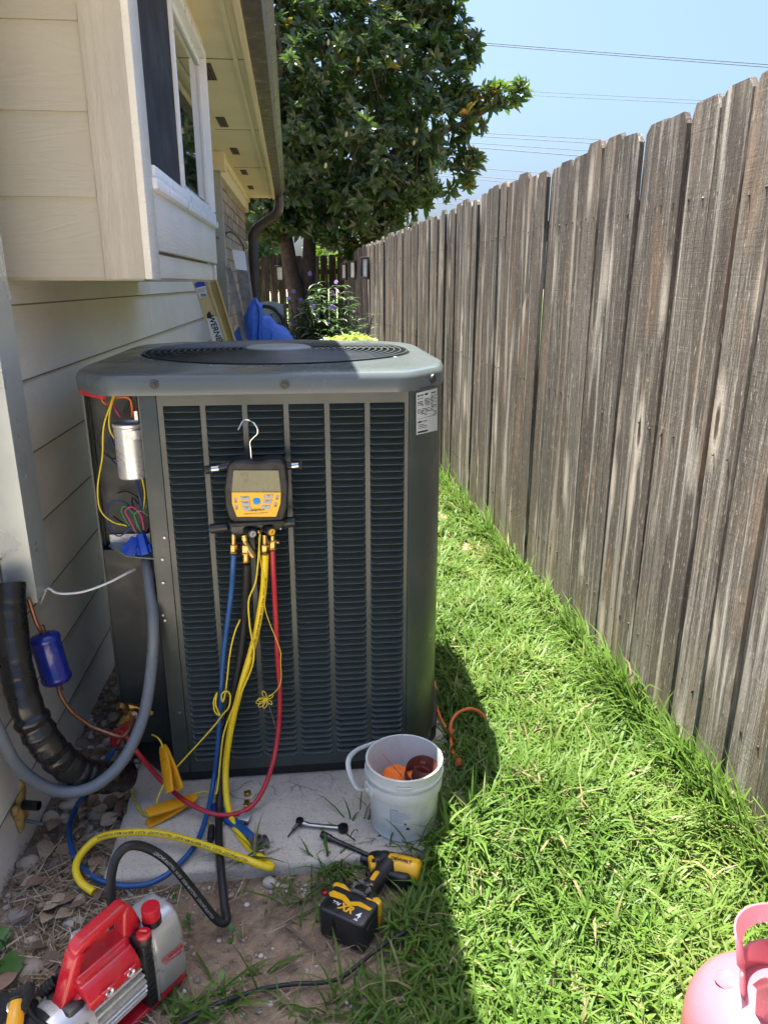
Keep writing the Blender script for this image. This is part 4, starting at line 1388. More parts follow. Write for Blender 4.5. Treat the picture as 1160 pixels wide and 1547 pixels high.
wire([(205, 596, 1.88), (209, 606, 1.86), (207, 620, 1.86), (203, 632, 1.86)], .003, 'red_w')
wire([(199, 592, 1.89), (196, 606, 1.87), (188, 624, 1.87)], .003, 'ac_dark')
wire([(212, 594, 1.88), (213, 612, 1.87), (208, 628, 1.87)], .003, 'red_w')
wire([(165, 630, 1.93), (152, 655, 1.92), (150, 672, 1.92), (165, 690, 1.92), (176, 692, 1.91), (178, 674, 1.90)], .0022, 'black')
wire([(168, 640, 1.93), (170, 665, 1.92), (180, 690, 1.90), (186, 710, 1.90)], .0022, 'blu_w')
wire([(158, 668, 1.95), (166, 690, 1.95), (183, 708, 1.93)], .0022, 'blu_w')
wire([(218, 720, 1.88), (224, 740, 1.87), (222, 762, 1.87), (219, 775, 1.87)], .0022, 'grn_w')
wire([(215, 722, 1.88), (219, 745, 1.88), (217, 774, 1.88)], .0022, 'yel_w')
wire([(206, 722, 1.89), (210, 745, 1.88), (214, 760, 1.88), (215, 780, 1.88)], .0035, 'blu_w')
wire([(232, 730, 1.90), (230, 760, 1.89), (229, 778, 1.89)], .0022, 'grn_w')
wire([(203, 802, 1.87), (192, 788, 1.88), (184, 772, 1.87), (190, 765, 1.87), (205, 780, 1.87), (208, 800, 1.87)], .0024, 'grn_w')
wire([(206, 804, 1.86), (196, 785, 1.86), (190, 772, 1.86), (200, 766, 1.86), (213, 778, 1.86), (218, 800, 1.86)], .0024, 'pnk_w')
wire([(214, 806, 1.86), (206, 786, 1.86), (204, 776, 1.86), (214, 772, 1.86), (226, 780, 1.86)], .0022, 'grn_w')
wire([(200, 796, 1.87), (180, 810, 1.87), (166, 795, 1.88), (161, 772, 1.88), (172, 757, 1.89), (190, 760, 1.89), (200, 770, 1.88)], .0022, 'blu_w')
wire([(218, 808, 1.87), (216, 790, 1.87), (218, 770, 1.87)], .0026, 'red_w')
wire([(210, 762, 1.90), (200, 752, 1.90), (204, 770, 1.89), (219, 778, 1.88)], .0024, 'black')
wire([(222, 806, 1.88), (230, 792, 1.88), (233, 806, 1.88), (236, 828, 1.89)], .0024, 'black')
wire([(178, 745, 1.96), (190, 742, 1.95), (204, 748, 1.94), (214, 756, 1.92)], .0018, 'black')
wire([(172, 780, 1.90), (186, 790, 1.88), (202, 800, 1.88)], .002, 'black')
# push-on wire connectors
for (x0, y0, x1, y1) in [(205, 812, 193, 838), (213, 806, 221, 838)]:
    a, b = atY(x0, y0, 1.855), atY(x1, y1, 1.835)
    mb = MB().cyl(a, b, .0125, .0165, 6, bev=.003)
    d = (b - a).normalized(); s = d.cross(Vector((0, 1, 0)))
    for q in (-1, 1): mb.box(a.lerp(b, .75) + s * .016 * q, (.010, .008, .022), rot=rot_between((0, 0, 1), d), bev=.002)
    part('wire_connector', mb, MT['nut'], ac)
# service valves low in the corner
def bolt(a, b, r, m='brass', seg=6, name='service_valve', par=None, bev=.002):
    return part(name, MB().cyl(a, b, r, seg=seg, bev=bev), MT[m], par or ac)
va = atY(199, 1078, 1.86)
sv = part('service_valve', MB().cyl(va + Vector((.02, .05, -.01)), va + Vector((.0, -.012, .002)), .014, seg=16, bev=.002).cyl(va + Vector((-.012, .01, .02)), va + Vector((.05, .03, -.02)), .010, seg=6), MT['brass'], ac)
part('valve_cap', MB().cyl(va + Vector((-.012, .005, .012)), va + Vector((-.032, -.004, .03)), .0135, seg=6, bev=.002), MT['brass'], sv)
part('flare_nut', MB().cyl(va + Vector((-.010, -.004, -.004)), va + Vector((-.030, -.010, -.034)), .0135, seg=6, bev=.002).cyl(va + Vector((-.030, -.010, -.034)), va + Vector((-.036, -.012, -.062)), .0055), MT['brass'], sv)
part('valve_stem', MB().cyl(va + Vector((.012, -.01, .004)), va + Vector((.022, -.018, -.002)), .007, seg=6), MT['cast'], sv)
# ------------------------------------------------------------------ wall-side pipes and covers
cover = thing('line_cover', 'tall galvanised metal box fixed on the siding above the black insulated pipe', 'metal box', (-.72, 1.80, .645))
mb = MB()
x0, x1, y0, y1, z0, z1 = XW + .004, -.678, 1.748, 1.868, .642, 2.36
mb.box(((x0 + x1) / 2, y0 + .0015, (z0 + z1) / 2), (x1 - x0, .003, z1 - z0))
mb.box(((x0 + x1) / 2, y1 - .0015, (z0 + z1) / 2), (x1 - x0, .003, z1 - z0))
mb.box((x1 - .0015, (y0 + y1) / 2, (z0 + z1) / 2), (.003, y1 - y0 - .006, z1 - z0))
mb.box((x1 + .001, y0 + .004, (z0 + z1) / 2), (.004, .010, z1 - z0))
part('casing', mb, MT['galv'], cover)
part('top_lid', MB().box(((x0 + x1) / 2, (y0 + y1) / 2, z1 + .002), (x1 - x0 + .006, y1 - y0 + .006, .004)), MT['galv'], cover)

# thick black insulated suction line
pts = pxpath([(14, 880, 'X', -.715), (16, 930, 'X', -.712), (26, 1010, 'X', -.700), (44, 1075, 'X', -.675), (74, 1128, 'X', -.64), (112, 1162, 'X', -.60), (150, 1174, 'X', -.555), (190, 1172, 'X', -.51)], 26)
rad = []
for i, p in enumerate(pts):
    f = i / (len(pts) - 1)
    w = .0375 + (.0004 + .0012 * f) * math.sin(i * .62) * (1 + .6 * math.sin(i * .17)) + .003 * mnoise.noise(Vector((i * .22, 1, 1))) * (1 if f > .25 else .5)
    if f > .45: w += .0026 * abs(math.sin(i * .43 + 2 * mnoise.noise(Vector((i * .2, 0, 0)))))
    rad.append(w)
mb = MB().tube(pts, rad, 28)
for v in mb.bm.verts:
    n_ = mnoise.noise(v.co * 38) * .0012 + mnoise.noise(v.co * 90) * .0005
    v.co += Vector((mnoise.noise(v.co * 40 + Vector((3, 0, 0))), mnoise.noise(v.co * 40 + Vector((0, 7, 0))), mnoise.noise(v.co * 40))) * .0014 + Vector((0, 0, n_))
solo('insulated_pipe', mb, MT['tape'], 'thick black wrapped pipe curving from the metal box to the unit', 'pipe', smooth=70)

# grey flexible conduit
pts = pxpath([(-30, 1040, 'Y', 1.50), (0, 1108, 'Y', 1.52), (28, 1158, 'Y', 1.54), (70, 1189, 'Y', 1.565), (112, 1196, 'Y', 1.58), (152, 1182, 'Y', 1.59), (190, 1143, 'Y', 1.62), (218, 1078, 'Y', 1.68), (230, 1000, 'Y', 1.74), (232, 940, 'Y', 1.77), (227, 890, 'Y', 1.82), (223, 856, 'Y', 1.86), (222, 838, 'Y', 1.90)], 12)
solo('flexible_conduit', MB().tube(pts, .0145, 16), MT['grey_c'], 'grey flexible electrical conduit looping up into the wiring corner', 'conduit', smooth=80)

# liquid line with blue filter drier
dr = thing('filter_drier', 'dark blue filter canister on a thin copper line beside the wall', 'filter drier', atX(80, 995, -.655))
a, b = atX(66, 958, -.672), atX(88, 1031, -.648)
ax = (b - a); L = ax.length
Mx = Matrix.Translation(a) @ rot_between((0, 0, 1), ax).to_4x4()
rC = .0375
part('canister', MB().lathe([(.002, -.004), (.012, -.003), (.030, .0), (rC - .002, .006), (rC, .012), (rC, .018), (rC - .002, .022), (rC - .002, L - .022), (rC, L - .018), (rC, L - .012), (rC - .002, L - .006), (.030, L), (.012, L + .003), (.002, L + .004)], Mx, 36, False), MT['blue_f'], dr, smooth=50)
d = ax.normalized()
part('inlet_pipe', MB().tube(cr([atX(44, 905, -.690), atX(50, 925, -.685), atX(57, 944, -.678), a], 5), .0055, 10).cyl(a - d * .022, a - d * .001, .0085, .0078, 12), MT['copper'], dr, smooth=60)
part('outlet_pipe', MB().cyl(b + d * .001, b + d * .022, .0085, .0072, 12).tube(pxpath([(88, 1031, 'X', -.648), (92, 1050, 'X', -.64), (108, 1074, 'X', -.62), (135, 1095, 'X', -.585), (160, 1106, 'X', -.545), (186, 1112, 'X', -.50), (198, 1095, 'X', -.475), (203, 1078, 'X', -.45)], 6), .0055, 10), MT['copper'], dr, smooth=60)

# white low-voltage cable from the box to the shelf
solo('control_cable', MB().tube(pxpath([(62, 912, 'Y', 1.84), (68, 896, 'Y', 1.83), (74, 889, 'Y', 1.80), (84, 895, 'Y', 1.79), (100, 897, 'Y', 1.79), (130, 893, 'Y', 1.80), (165, 880, 'Y', 1.82), (190, 867, 'Y', 1.85), (204, 860, 'Y', 1.88)], 8), .0032, 8), MT['white_w'], 'thin white cable strung from the metal box to the wiring shelf', 'cable', smooth=80)

# foam-sealed pipe stub in the siding
st = thing('wall_pipe_stub', 'short cut pipe sealed with brown foam in the bottom siding board', 'pipe stub', atX(35, 1225, XW + .01))
mb = MB()
for (x, y, r, s) in [(33, 1192, .016, 2.0), (31, 1210, .022, 1.4), (30, 1228, .024, 1.2), (32, 1242, .019, 1.2), (36, 1222, .020, 1.0), (41, 1230, .012, 1), (32, 1252, .010, 1.2), (24, 1225, .012, 1.3)]:
    mb.sphere(atX(x, y, XW + .006), r, (.55, .9, s), 2)
for v in mb.bm.verts: v.co += Vector((mnoise.noise(v.co * 60), mnoise.noise(v.co * 60 + Vector((9, 0, 0))), mnoise.noise(v.co * 60 + Vector((0, 9, 0))))) * .005
part('foam', mb, MT['foam'], st, smooth=60)
p = atX(36, 1216, XW + .02)
part('pipe_end', MB().lathe([(.012, 0), (.012, .042), (.009, .042), (.009, .0)], Matrix.Translation(p) @ rot_between((0, 0, 1), (1, -.25, .05)).to_4x4(), 16, False), MT['gun'], st)
p = atX(40, 1240, XW + .02)
part('small_tube', MB().cyl(p, p + Vector((.045, -.01, -.006)), .005, seg=10), MT['grey_c'], st)
# ------------------------------------------------------------------ digital manifold gauge hanging on the louvres
MFX = Matrix.Translation(atY(388, 742, 1.722)) @ Matrix.Rotation(R(-2.5), 4, 'Y') @ Matrix.Rotation(R(3), 4, 'X')
MFI = MFX.inverted()
mf = thing('manifold_gauge', 'black and yellow digital gauge manifold hanging on the louvres by a wire hook', 'gauge manifold')
mf.matrix_world = MFX
SX, SZ = .00160, .00168
def ml(x, y, d=0.0):
    """local point from how far right / below the middle of the gauge"""
    o_, r_ = MFI @ _C, MFI.to_3x3() @ ray(x, y)
    return o_ + r_ * ((d - o_.y) / r_.y)
def outl(pts, d=-.02): return [(p.x, p.z) for p in (ml(x, y, d) for x, y in pts)]
ROTF = Matrix.Rotation(R(90), 4, 'X')      # (x,y)->(x,z), extrude towards -y
def mplate(pts, d0, h, bev=0.0, seg=3):
    return MB().prism(outl(pts), h, Matrix.Translation((0, d0, 0)) @ ROTF, bev, seg)
mplate([(344, 704), (352, 697), (368, 695), (380, 698), (394, 698), (408, 694), (425, 695), (432, 702), (436, 735), (435, 765), (430, 784), (424, 790), (354, 790), (346, 784), (340, 765), (339, 735)], .030, .052, .010, 4).build('housing', MT['black'], mf, 50)
mplate([(352, 709), (422, 709), (426, 735), (425, 762), (418, 781), (357, 781), (350, 762), (349, 735)], -.0215, .002, .001).build('bezel', MT['blackp'], mf)
mplate([(353, 710), (421, 710), (424.5, 742), (350.5, 742)], -.0222, .0016, .0005, 1).build('lcd_screen', MT['lcd'], mf)
kp = mplate([(350.5, 743), (424.5, 743), (424, 760), (417.5, 780), (358, 780), (351, 760)], -.0222, .0022, .0008, 1).build('keypad', MT['keypad'], mf)
FR = Matrix.Rotation(R(90), 4, 'X')
def mtext(s, x, y, size, m, d=-.0246, bold=0.0, shear=0.0, par=None, name='lettering', sx=1.0):
    me = text_mesh(s, size, MT[m], .0002, bold, shear, sx=sx)
    me.transform(FR); me.transform(Matrix.Translation(ml(x, y, d)))
    return link(name, me, par or mf)
mtext('Fieldpiece', 387, 770, .0098, 'ink', bold=.0002, shear=.3, par=kp)
mtext('WIRELESS DIGITAL MANIFOLD', 387, 775.5, .0042, 'ink', par=kp)
mtext('502', 369, 717, .012, 'lcd_dig', d=-.0242, sx=1.1)
mtext('00', 372, 727, .012, 'lcd_dig', d=-.0242)
mtext('--', 388, 730, .012, 'lcd_dig', d=-.0242)
def quadbtn(x, y, sk, w=13, h=5.6, name='button', m='button'):
    return mplate([(x - w / 2 - sk, y - h / 2), (x + w / 2 - sk, y - h / 2), (x + w / 2 + sk, y + h / 2), (x - w / 2 + sk, y + h / 2)], -.0240, .0022, .0006, 1).build(name, MT[m], kp)
for (x, y, sk, s) in [(370.5, 751.5, 1, 'MENU'), (371.5, 759.5, 1, 'ENTER'), (373.5, 767, 1, 'ESC'), (406, 749, -1, '\u25b2'), (404.5, 757, -1, 'ZERO'), (402, 765, -1, '\u25bc')]:
    quadbtn(x, y, sk)
    if len(s) > 1: mtext(s, x, y, .0036, 'ink', d=-.0264, par=kp)
    else:
        up = 1 if s == '\u25b2' else -1
        c = ml(x, y, -.0265); w = .0022
        MB().add([c + Vector((-w, 0, -w * .6 * up)), c + Vector((w, 0, -w * .6 * up)), c + Vector((0, 0, w * up))], [(0, 1, 2)])
        mb = MB(); mb.add([c + Vector((-w, 0, -w * .6 * up)), c + Vector((w, 0, -w * .6 * up)), c + Vector((0, 0, w * up))], [(0, 1, 2)]); mb.build('arrow', MT['ink'], kp)
for (x, y) in [(356.5, 754), (357.5, 764.5), (419, 749.5), (416.5, 760.5)]:
    MB().cyl(ml(x, y, -.0240), ml(x, y, -.0258), .0042, .0036, 12).build('small_button', MT['button'], kp)
    for q in (3.2, 4.8): MB().box(ml(x, y + q, -.0246), (.0066, .0004, .0012)).build('caption', MT['ink'], kp)
MB().cyl(ml(388, 756.5, -.0238), ml(388, 756.5, -.0268), .0092, .0084, 24, bev=.0008).build('blue_button', MT['bluebtn'], kp)
# side arms at the top with silver pins
for (x0, x1, y0, y1, px0, px1) in [(312, 348, 710, 703, 320, 331), (430, 456, 704, 703, 441, 451)]:
    MB().cyl(ml(x0, y0, .008), ml(x1, y1, .008), .0095, seg=16, bev=.002).build('side_arm', MT['blackp'], mf)
    yy0 = y0 + (y1 - y0) * (px0 - x0) / (x1 - x0)
    MB().cyl(ml(px0, yy0 + .3, .001), ml(px1, yy0 - 1, .001), .0085, seg=14).build('pin', MT['chrome'], mf)
MB().cyl(ml(310, 710.5, .008), ml(317, 709, .008), .0105, seg=16, bev=.002).build('arm_cap', MT['black'], mf)
MB().cyl(ml(452, 703, .008), ml(457, 703, .008), .0115, seg=16, bev=.002).build('arm_cap', MT['black'], mf)
# valve block and knobs
mplate([(347, 790), (430, 787), (430, 795), (424, 803), (405, 806), (352, 812), (348, 806)], .026, .036, .003, 2).build('valve_block', MT['blackp'], mf)
mplate([(347, 789), (430, 785), (431, 790), (348, 796)], .024, .052, .004, 2).build('valve_ledge', MT['black'], mf)
k = MB().cyl(ml(318, 799, .006), ml(345, 796, .006), .0125, .0115, 12, bev=.002); k.build('knob', MT['blackp'], mf)
MB().cyl(ml(316.6, 799.3, .006), ml(319, 799, .006), .008, seg=14).build('knob_cap', MT['blue_h'], mf)
MB().cyl(ml(426, 790, .006), ml(446, 788, .006), .0135, .013, 14, bev=.002).build('knob', MT['blackp'], mf)
for (x, y, m_) in [(382, 807, 'cast'), (411, 804, 'keypad')]:
    a, b = ml(x - 11, y - 8, .0), ml(x, y, -.036)
    MB().cyl(a, b, .0105, .0120, 12, bev=.0015).build('knob', MT['blackp'], mf)
    d = (b - a).normalized()
    c = MB().cyl(b, b + d * .0012, .0085, .008, 16).build('knob_cap', MT[m_], mf)
    MB().box(b + d * .0016, (.0018, .0008, .009), rot=(0, .5, 0)).build('slot', MT['ink'], c)
MB().cyl(ml(388, 797, .0), ml(391, 803, -.016), .0065, seg=10).sphere(ml(391, 803, -.017), .0068, sub=2).build('core_valve', MT['brass'], mf)
for (x, y) in [(352, 808), (424, 799)]:
    MB().cyl(ml(x, y, -.009), ml(x, y, -.012), .0022, seg=8).build('screw', MT['alu'], mf)
# brass hose fittings
for (x, y0, s, tilt) in [(353, 812, .8, 0), (372, 812, 1.15, 3), (400, 812, .9, 0), (412, 806, .85, 0)]:
    a = ml(x - tilt, y0 - 4, .002)
    f = MB()
    b = ml(x, y0 + 10, -.002); c = ml(x, y0 + 22, -.003); e = ml(x + 0, y0 + 38, -.002)
    s *= 1.2
    f.cyl(a, b, .0062 * s, .0058 * s, 12).cyl(b, c, .0095 * s, seg=6, bev=.0012).cyl(c + Vector((0, 0, .001)), c + Vector((0, 0, -.003)), .0105 * s, seg=18, bev=.001).cyl(c, e, .0068 * s, .0072 * s, 14).cyl(e, e + Vector((0, 0, .006)), .0082 * s, seg=14)
    fo = f.build('brass_fitting', MT['brass'], mf)
MB().cyl(ml(368, 812, .002), ml(381, 836, -.012), .0075, .0095, 10).cyl(ml(381, 836, -.012), ml(384, 842, -.016), .0095, .006, 8).build('charging_tee', MT['brass'], mf)
MB().cyl(ml(403, 813, .002), ml(408, 822, -.010), .006, .0055, 10).build('charging_tee', MT['brass'], mf)
MB().cyl(ml(412, 815, .0), ml(419, 818, -.006), .0048, seg=8).sphere(ml(420, 819, -.007), .0055, sub=2).build('charging_tee', MT['brass'], mf)
# wire hook: up from the housing, over the strip between two louvre columns
hp = cr([ml(380, 697, .004), ml(379, 680, .006), ml(378, 668, .004), ml(383, 661, .001), ml(389, 655, .0), ml(389, 647, .0), ml(384, 640, .004), ml(378, 636, .014), ml(371, 634, .017), ml(366, 638, .012), ml(362, 646, .004), ml(359.5, 650, .0)], 8)
MB().tube(hp, .0024, 8).build('hook', MT['chrome'], mf, 70)

# ------------------------------------------------------------------ hoses
def hose(name, pts, r, m, label, cat='hose', group='refrigerant hoses from the gauge', n=10, seg=14):
    P = pxpath(pts, n)
    o = solo(name, MB().tube(P, r, seg), MT[m], label, cat, group, smooth=80)
    return o, P
G = .012
_, PB_ = hose('charging_hose', [(353, 838, 'Y', 1.716), (352, 860, 'Y', 1.716), (349, 900, 'Y', 1.73), (338, 990, 'Y', 1.745), (333, 1070, 'Y', 1.74), (329, 1130, 'Y', 1.735), (323, 1180, 'Y', 1.72), (313, 1230, 'Y', 1.63), (296, 1275, 'Z', .066), (265, 1311, 'Z', .062), (240, 1329, 'Z', .058), (215, 1337, 'Z', .048), (180, 1337, 'Z', .042), (140, 1324, 'Z', .042), (113, 1293, 'Z', .044), (105, 1252, 'Z', .046), (116, 1219, 'Z', .044), (132, 1196, 'Z', .046), (155, 1160, 'Z', .06), (180, 1120, 'Z', .10), (190, 1096, 'Y', 1.85)], .0068, 'blue_h', 'blue rubber hose running from the gauge down and round under the grey conduit')
_, PBK = hose('vacuum_hose', [(373, 852, 'Y', 1.716), (372, 880, 'Y', 1.725), (370, 930, 'Y', 1.748), (362, 1000, 'Y', 1.755), (346, 1080, 'Y', 1.755), (336, 1150, 'Y', 1.74), (332, 1205, 'Z', .085), (331, 1232, 'Z', .064), (331, 1265, 'Z', .062), (333, 1300, 'Z', .062), (336, 1335, 'Z', .050), (340, 1372, 'Z', .034), (343, 1388, 'Z', .030), (337, 1394, 'Z', .030), (322, 1384, 'Y', 1.322), (290, 1343, 'Y', 1.325), (255, 1302, 'Y', 1.32), (222, 1281, 'Y', 1.315), (195, 1278, 'Y', 1.30), (177, 1294, 'Y', 1.285), (169, 1320, 'Y', 1.268), (168, 1345, 'Y', 1.255), (170, 1368, 'Y', 1.245)], .0098, 'black', 'thick black vacuum hose looping from the gauge to the red pump', n=8)
_, PY_ = hose('charging_hose', [(401, 838, 'Y', 1.714), (400, 862, 'Y', 1.714), (397, 900, 'Y', 1.728), (385, 965, 'Y', 1.738), (365, 1035, 'Y', 1.735), (349, 1100, 'Y', 1.73), (341, 1165, 'Y', 1.715), (346, 1225, 'Y', 1.64), (368, 1270, 'Y', 1.545), (392, 1294, 'Y', 1.49), (404, 1304, 'Y', 1.466), (410, 1309, 'Y', 1.453), (403, 1310, 'Y', 1.447), (370, 1298, 'Z', .075), (300, 1274, 'Z', .085), (240, 1259, 'Z', .095), (190, 1258, 'Z', .10), (150, 1266, 'Z', .09), (124, 1289, 'Z', .075), (115, 1311, 'Z', .065), (122, 1332, 'Z', .052), (142, 1348, 'Z', .042)], .0088, 'yel_h', 'yellow rubber hose folded back across the pad with a cut end near the pump', n=8)
_, PR_ = hose('charging_hose', [(412, 832, 'Y', 1.716), (413, 860, 'Y', 1.716), (416, 920, 'Y', 1.735), (420, 1000, 'Y', 1.745), (423, 1050, 'Y', 1.745), (420, 1110, 'Y', 1.735), (410, 1160, 'Y', 1.71), (394, 1200, 'Y', 1.67), (370, 1225, 'Y', 1.635), (330, 1231, 'Z', .075), (285, 1213, 'Z', .085), (245, 1180, 'Z', .11), (210, 1139, 'Y', 1.72), (190, 1112, 'Y', 1.75), (180, 1104, 'Y', 1.77), (172, 1108, 'Y', 1.79), (170, 1120, 'Y', 1.80), (175, 1126, 'Y', 1.82), (186, 1108, 'Y', 1.84), (192, 1092, 'Y', 1.845)], .0064, 'red_h', 'red rubber hose sagging from the gauge across to the brass valve')
# cut end of the yellow hose
a = Vector(PY_[-1]); d = (Vector(PY_[-1]) - Vector(PY_[-3])).normalized()
# printed lettering wrapped on a hose
def hose_text(path, s, i0, size, m, r, facing, par=None, flip=False, name='hose_print'):
    me = text_mesh(s, size, MT[m], 0.0, .0001, .15, 'LEFT')
    P = [Vector(p) for p in path[i0:]]
    if flip: P = P[::-1]
    cum = [0.0]
    for a, b in zip(P[:-1], P[1:]): cum.append(cum[-1] + (b - a).length)
    F = Vector(facing).normalized()
    for v in me.vertices:
        u, w = v.co.x, v.co.y
        j = 0
        while j < len(cum) - 2 and cum[j + 1] < u: j += 1
        t = (u - cum[j]) / max(1e-6, cum[j + 1] - cum[j])
        c = P[j].lerp(P[j + 1], t)
        T = (P[min(j + 1, len(P) - 1)] - P[max(j - 1, 0)]).normalized()
        nrm = (F - T * F.dot(T)).normalized()
        side = nrm.cross(T)
        an = w / r
        v.co = c + (nrm * math.cos(an) + side * math.sin(an)) * (r + .0004)
    o = link(name, me, par)
    return o
hy = [o for o in COL.objects if o.get('label', '').startswith('yellow rubber hose')][0]
hb = [o for o in COL.objects if o.get('label', '').startswith('thick black vacuum')][0]
FCAM = (-.05, -.75, .66)
hose_text(PY_, 'YELLOW JACKET  PLUS II  1/4 IN  4000 PSI MIN BURST  YELLOW JACKET  PLUS II  800 PSI MAX WORKING', 103, .0085, 'ink', .0088, FCAM, hy)
hose_text(PY_, 'YELLOW JACKET  PLUS II  1/4 IN  4000 PSI MIN BURST  YELLOW JACKET', 10, .0075, 'ink', .0088, (0.3, -1, .25), hy)
hose_text(PBK, 'YELLOW JACKET  VACUUM HOSE  3/8 IN  YELLOW JACKET', 112, .0085, 'button', .0098, FCAM, hb)

# ------------------------------------------------------------------ thermocouple leads and clamps
def lead(pts, r, label, m='yel_w', n=8):
    return solo('probe_wire', MB().tube(pxpath(pts, n), r, 7), MT[m], label, 'probe wire', 'yellow probe wires under the gauge', smooth=80)
lead([(393, 806, 'Y', 1.712), (390, 850, 'Y', 1.71), (386, 880, 'Y', 1.715), (376, 907, 'Y', 1.72), (377, 940, 'Y', 1.722), (380, 960, 'Y', 1.72), (384, 985, 'Y', 1.718), (380, 1010, 'Y', 1.715), (365, 1045, 'Y', 1.712), (350, 1075, 'Y', 1.712), (338, 1110, 'Y', 1.712), (333, 1150, 'Y', 1.705), (329, 1190, 'Y', 1.68), (326, 1200, 'Y', 1.665)], .0024, 'yellow probe wire weaving beside the yellow hose')
lead([(363, 936, 'Y', 1.735), (355, 955, 'Y', 1.73), (348, 985, 'Y', 1.728), (344, 1020, 'Y', 1.726), (341, 1045, 'Y', 1.725), (337, 1060, 'Y', 1.722), (335, 1050, 'Y', 1.72), (341, 1044, 'Y', 1.718), (348, 1050, 'Y', 1.715), (346, 1068, 'Y', 1.715), (338, 1078, 'Y', 1.718), (325, 1095, 'Y', 1.72), (303, 1120, 'Y', 1.72), (280, 1145, 'Y', 1.715), (262, 1165, 'Y', 1.70), (248, 1185, 'Y', 1.67), (239, 1205, 'Y', 1.64), (237, 1213, 'Y', 1.625)], .0022, 'yellow probe wire tied in a bow and stretched down to the lower clamp')
lead([(327, 1048, 'Y', 1.722), (323, 1060, 'Y', 1.72), (325, 1075, 'Y', 1.72), (332, 1080, 'Y', 1.72), (326, 1064, 'Y', 1.718), (328, 1046, 'Y', 1.72)], .0022, 'small loop of yellow probe wire left of the blue hose')
lead([(391, 812, 'Y', 1.708), (394, 850, 'Y', 1.706), (400, 880, 'Y', 1.708), (400, 915, 'Y', 1.722), (407, 940, 'Y', 1.724), (416, 962, 'Y', 1.722), (424, 985, 'Y', 1.72), (424, 1000, 'Y', 1.72), (425, 1025, 'Y', 1.72), (420, 1040, 'Y', 1.715), (408, 1052, 'Y', 1.71)], .0012, 'thin fine yellow probe wire dangling behind the red hose')
# tied bow of thin wire
bow = MB()
c0_ = (403, 1056)
for (dx, dy) in [(-16, 6), (-12, 12), (-6, -12), (10, -6), (8, 8), (-14, 2), (-4, 14)]:
    bow.tube(pxpath([(c0_[0], c0_[1], 'Y', 1.71), (c0_[0] + dx * .6 - dy * .2, c0_[1] + dy * .6 + dx * .2, 'Y', 1.706), (c0_[0] + dx, c0_[1] + dy, 'Y', 1.704), (c0_[0] + dx * .6 + dy * .2, c0_[1] + dy * .6 - dx * .2, 'Y', 1.708), (c0_[0], c0_[1], 'Y', 1.71)], 5), .0012, 5)
bow.tube(pxpath([(405, 1062, 'Y', 1.712), (411, 1080, 'Y', 1.712), (417, 1101, 'Y', 1.712)], 4), .0013, 6, mi=1)
solo('probe_tip', bow, [MT['yel_w'], MT['steel']], 'knotted bow of thin yellow wire with a steel probe tip', 'wire probe')
lead([(199, 1193, 'Z', .055), (205, 1212, 'Z', .055), (214, 1227, 'Z', .055), (226, 1234, 'Z', .058)], .0026, 'short yellow probe wire curving from the conduit to the lower clamp')
lead([(290, 1201, 'Z', .07), (310, 1196, 'Z', .075), (326, 1203, 'Z', .07), (336, 1221, 'Z', .062), (338, 1240, 'Z', .056), (336, 1246, 'Z', .056)], .0024, 'yellow probe wire arching from the lower clamp behind the hoses')
lead([(314, 1234, 'Z', .06), (316, 1240, 'Z', .058), (319, 1248, 'Z', .058)], .0024, 'short yellow probe wire into the black plug on the pad')
lead([(230, 1110, 'Y', 1.755), (238, 1114, 'Y', 1.735), (244, 1122, 'Y', 1.725), (246, 1130, 'Y', 1.72)], .0024, 'short yellow probe wire at the top of the upright clamp')
# black plug on the slab
pg = thing('probe_plug', 'small black probe plug lying on the pad beside the black hose', 'plug', atZ(322, 1255, .06))
part('body', MB().cyl(atZ(320, 1248, .062), atZ(318, 1268, .06), .008, .009, 10, bev=.002), MT['blackp'], pg)
part('tip', MB().cyl(atZ(318, 1267, .06), atZ(317, 1274, .058), .006, .0055, 8), MT['black'], pg)
def clamp(label, a, b, n0, open_ang):
    """two plastic jaws hinged near b; a = jaw end"""
    a, b, n0 = Vector(a), Vector(b), Vector(n0).normalized()
    t = thing('pipe_clamp', label, 'pipe clamp', a.lerp(b, .5), group='amber pipe clamps')
    X_ = (b - a); L = X_.length; X_.normalize()
    n0 = (n0 - X_ * n0.dot(X_)).normalized()
    S_ = X_.cross(n0)
    for sgn in (1, -1):
        M_ = Matrix((( X_.x, S_.x, n0.x, 0), (X_.y, S_.y, n0.y, 0), (X_.z, S_.z, n0.z, 0), (0, 0, 0, 1)))
        M_ = Matrix.Translation(b - X_ * L * .32) @ M_ @ Matrix.Rotation(sgn * open_ang, 4, 'Y')
        mb = MB()
        ol = [(-L * .68, -.011), (-L * .66, -.0145), (-L * .25, -.0175), (L * .20, -.015), (L * .32, -.010), (L * .32, .010), (L * .20, .015), (-L * .25, .0175), (-L * .66, .0145), (-L * .68, .011)]
        mb.prism(ol, .0075, M_ @ Matrix.Translation((0, 0, .0015 if sgn > 0 else -.009)), .0028, 2)
        for q in range(5):
            mb.box((L * (-.12 + .05 * q), 0, (.0096 if sgn > 0 else -.0096)), (.003, .020, .0022), bev=.0008, M=M_)
        mb.box((-L * .45, 0, (.002 if sgn > 0 else -.002)), (L * .36, .012, .004), M=M_)
        part('jaw', mb, MT['clamp'], t)
    part('spring', MB().cyl(b - X_ * L * .32 - S_ * .010, b - X_ * L * .32 + S_ * .010, .0042, seg=12), MT['steel'], t)
    return t
clamp('amber plastic pipe clamp standing upright against the unit', atY(265, 1196, 1.655), atY(246, 1126, 1.735), (-.75, -1.0, .25), .13)
clamp('amber plastic pipe clamp lying open on the pad', atZ(221, 1238, .075), atZ(297, 1203, .075), (-.25, -.35, .9), .16)

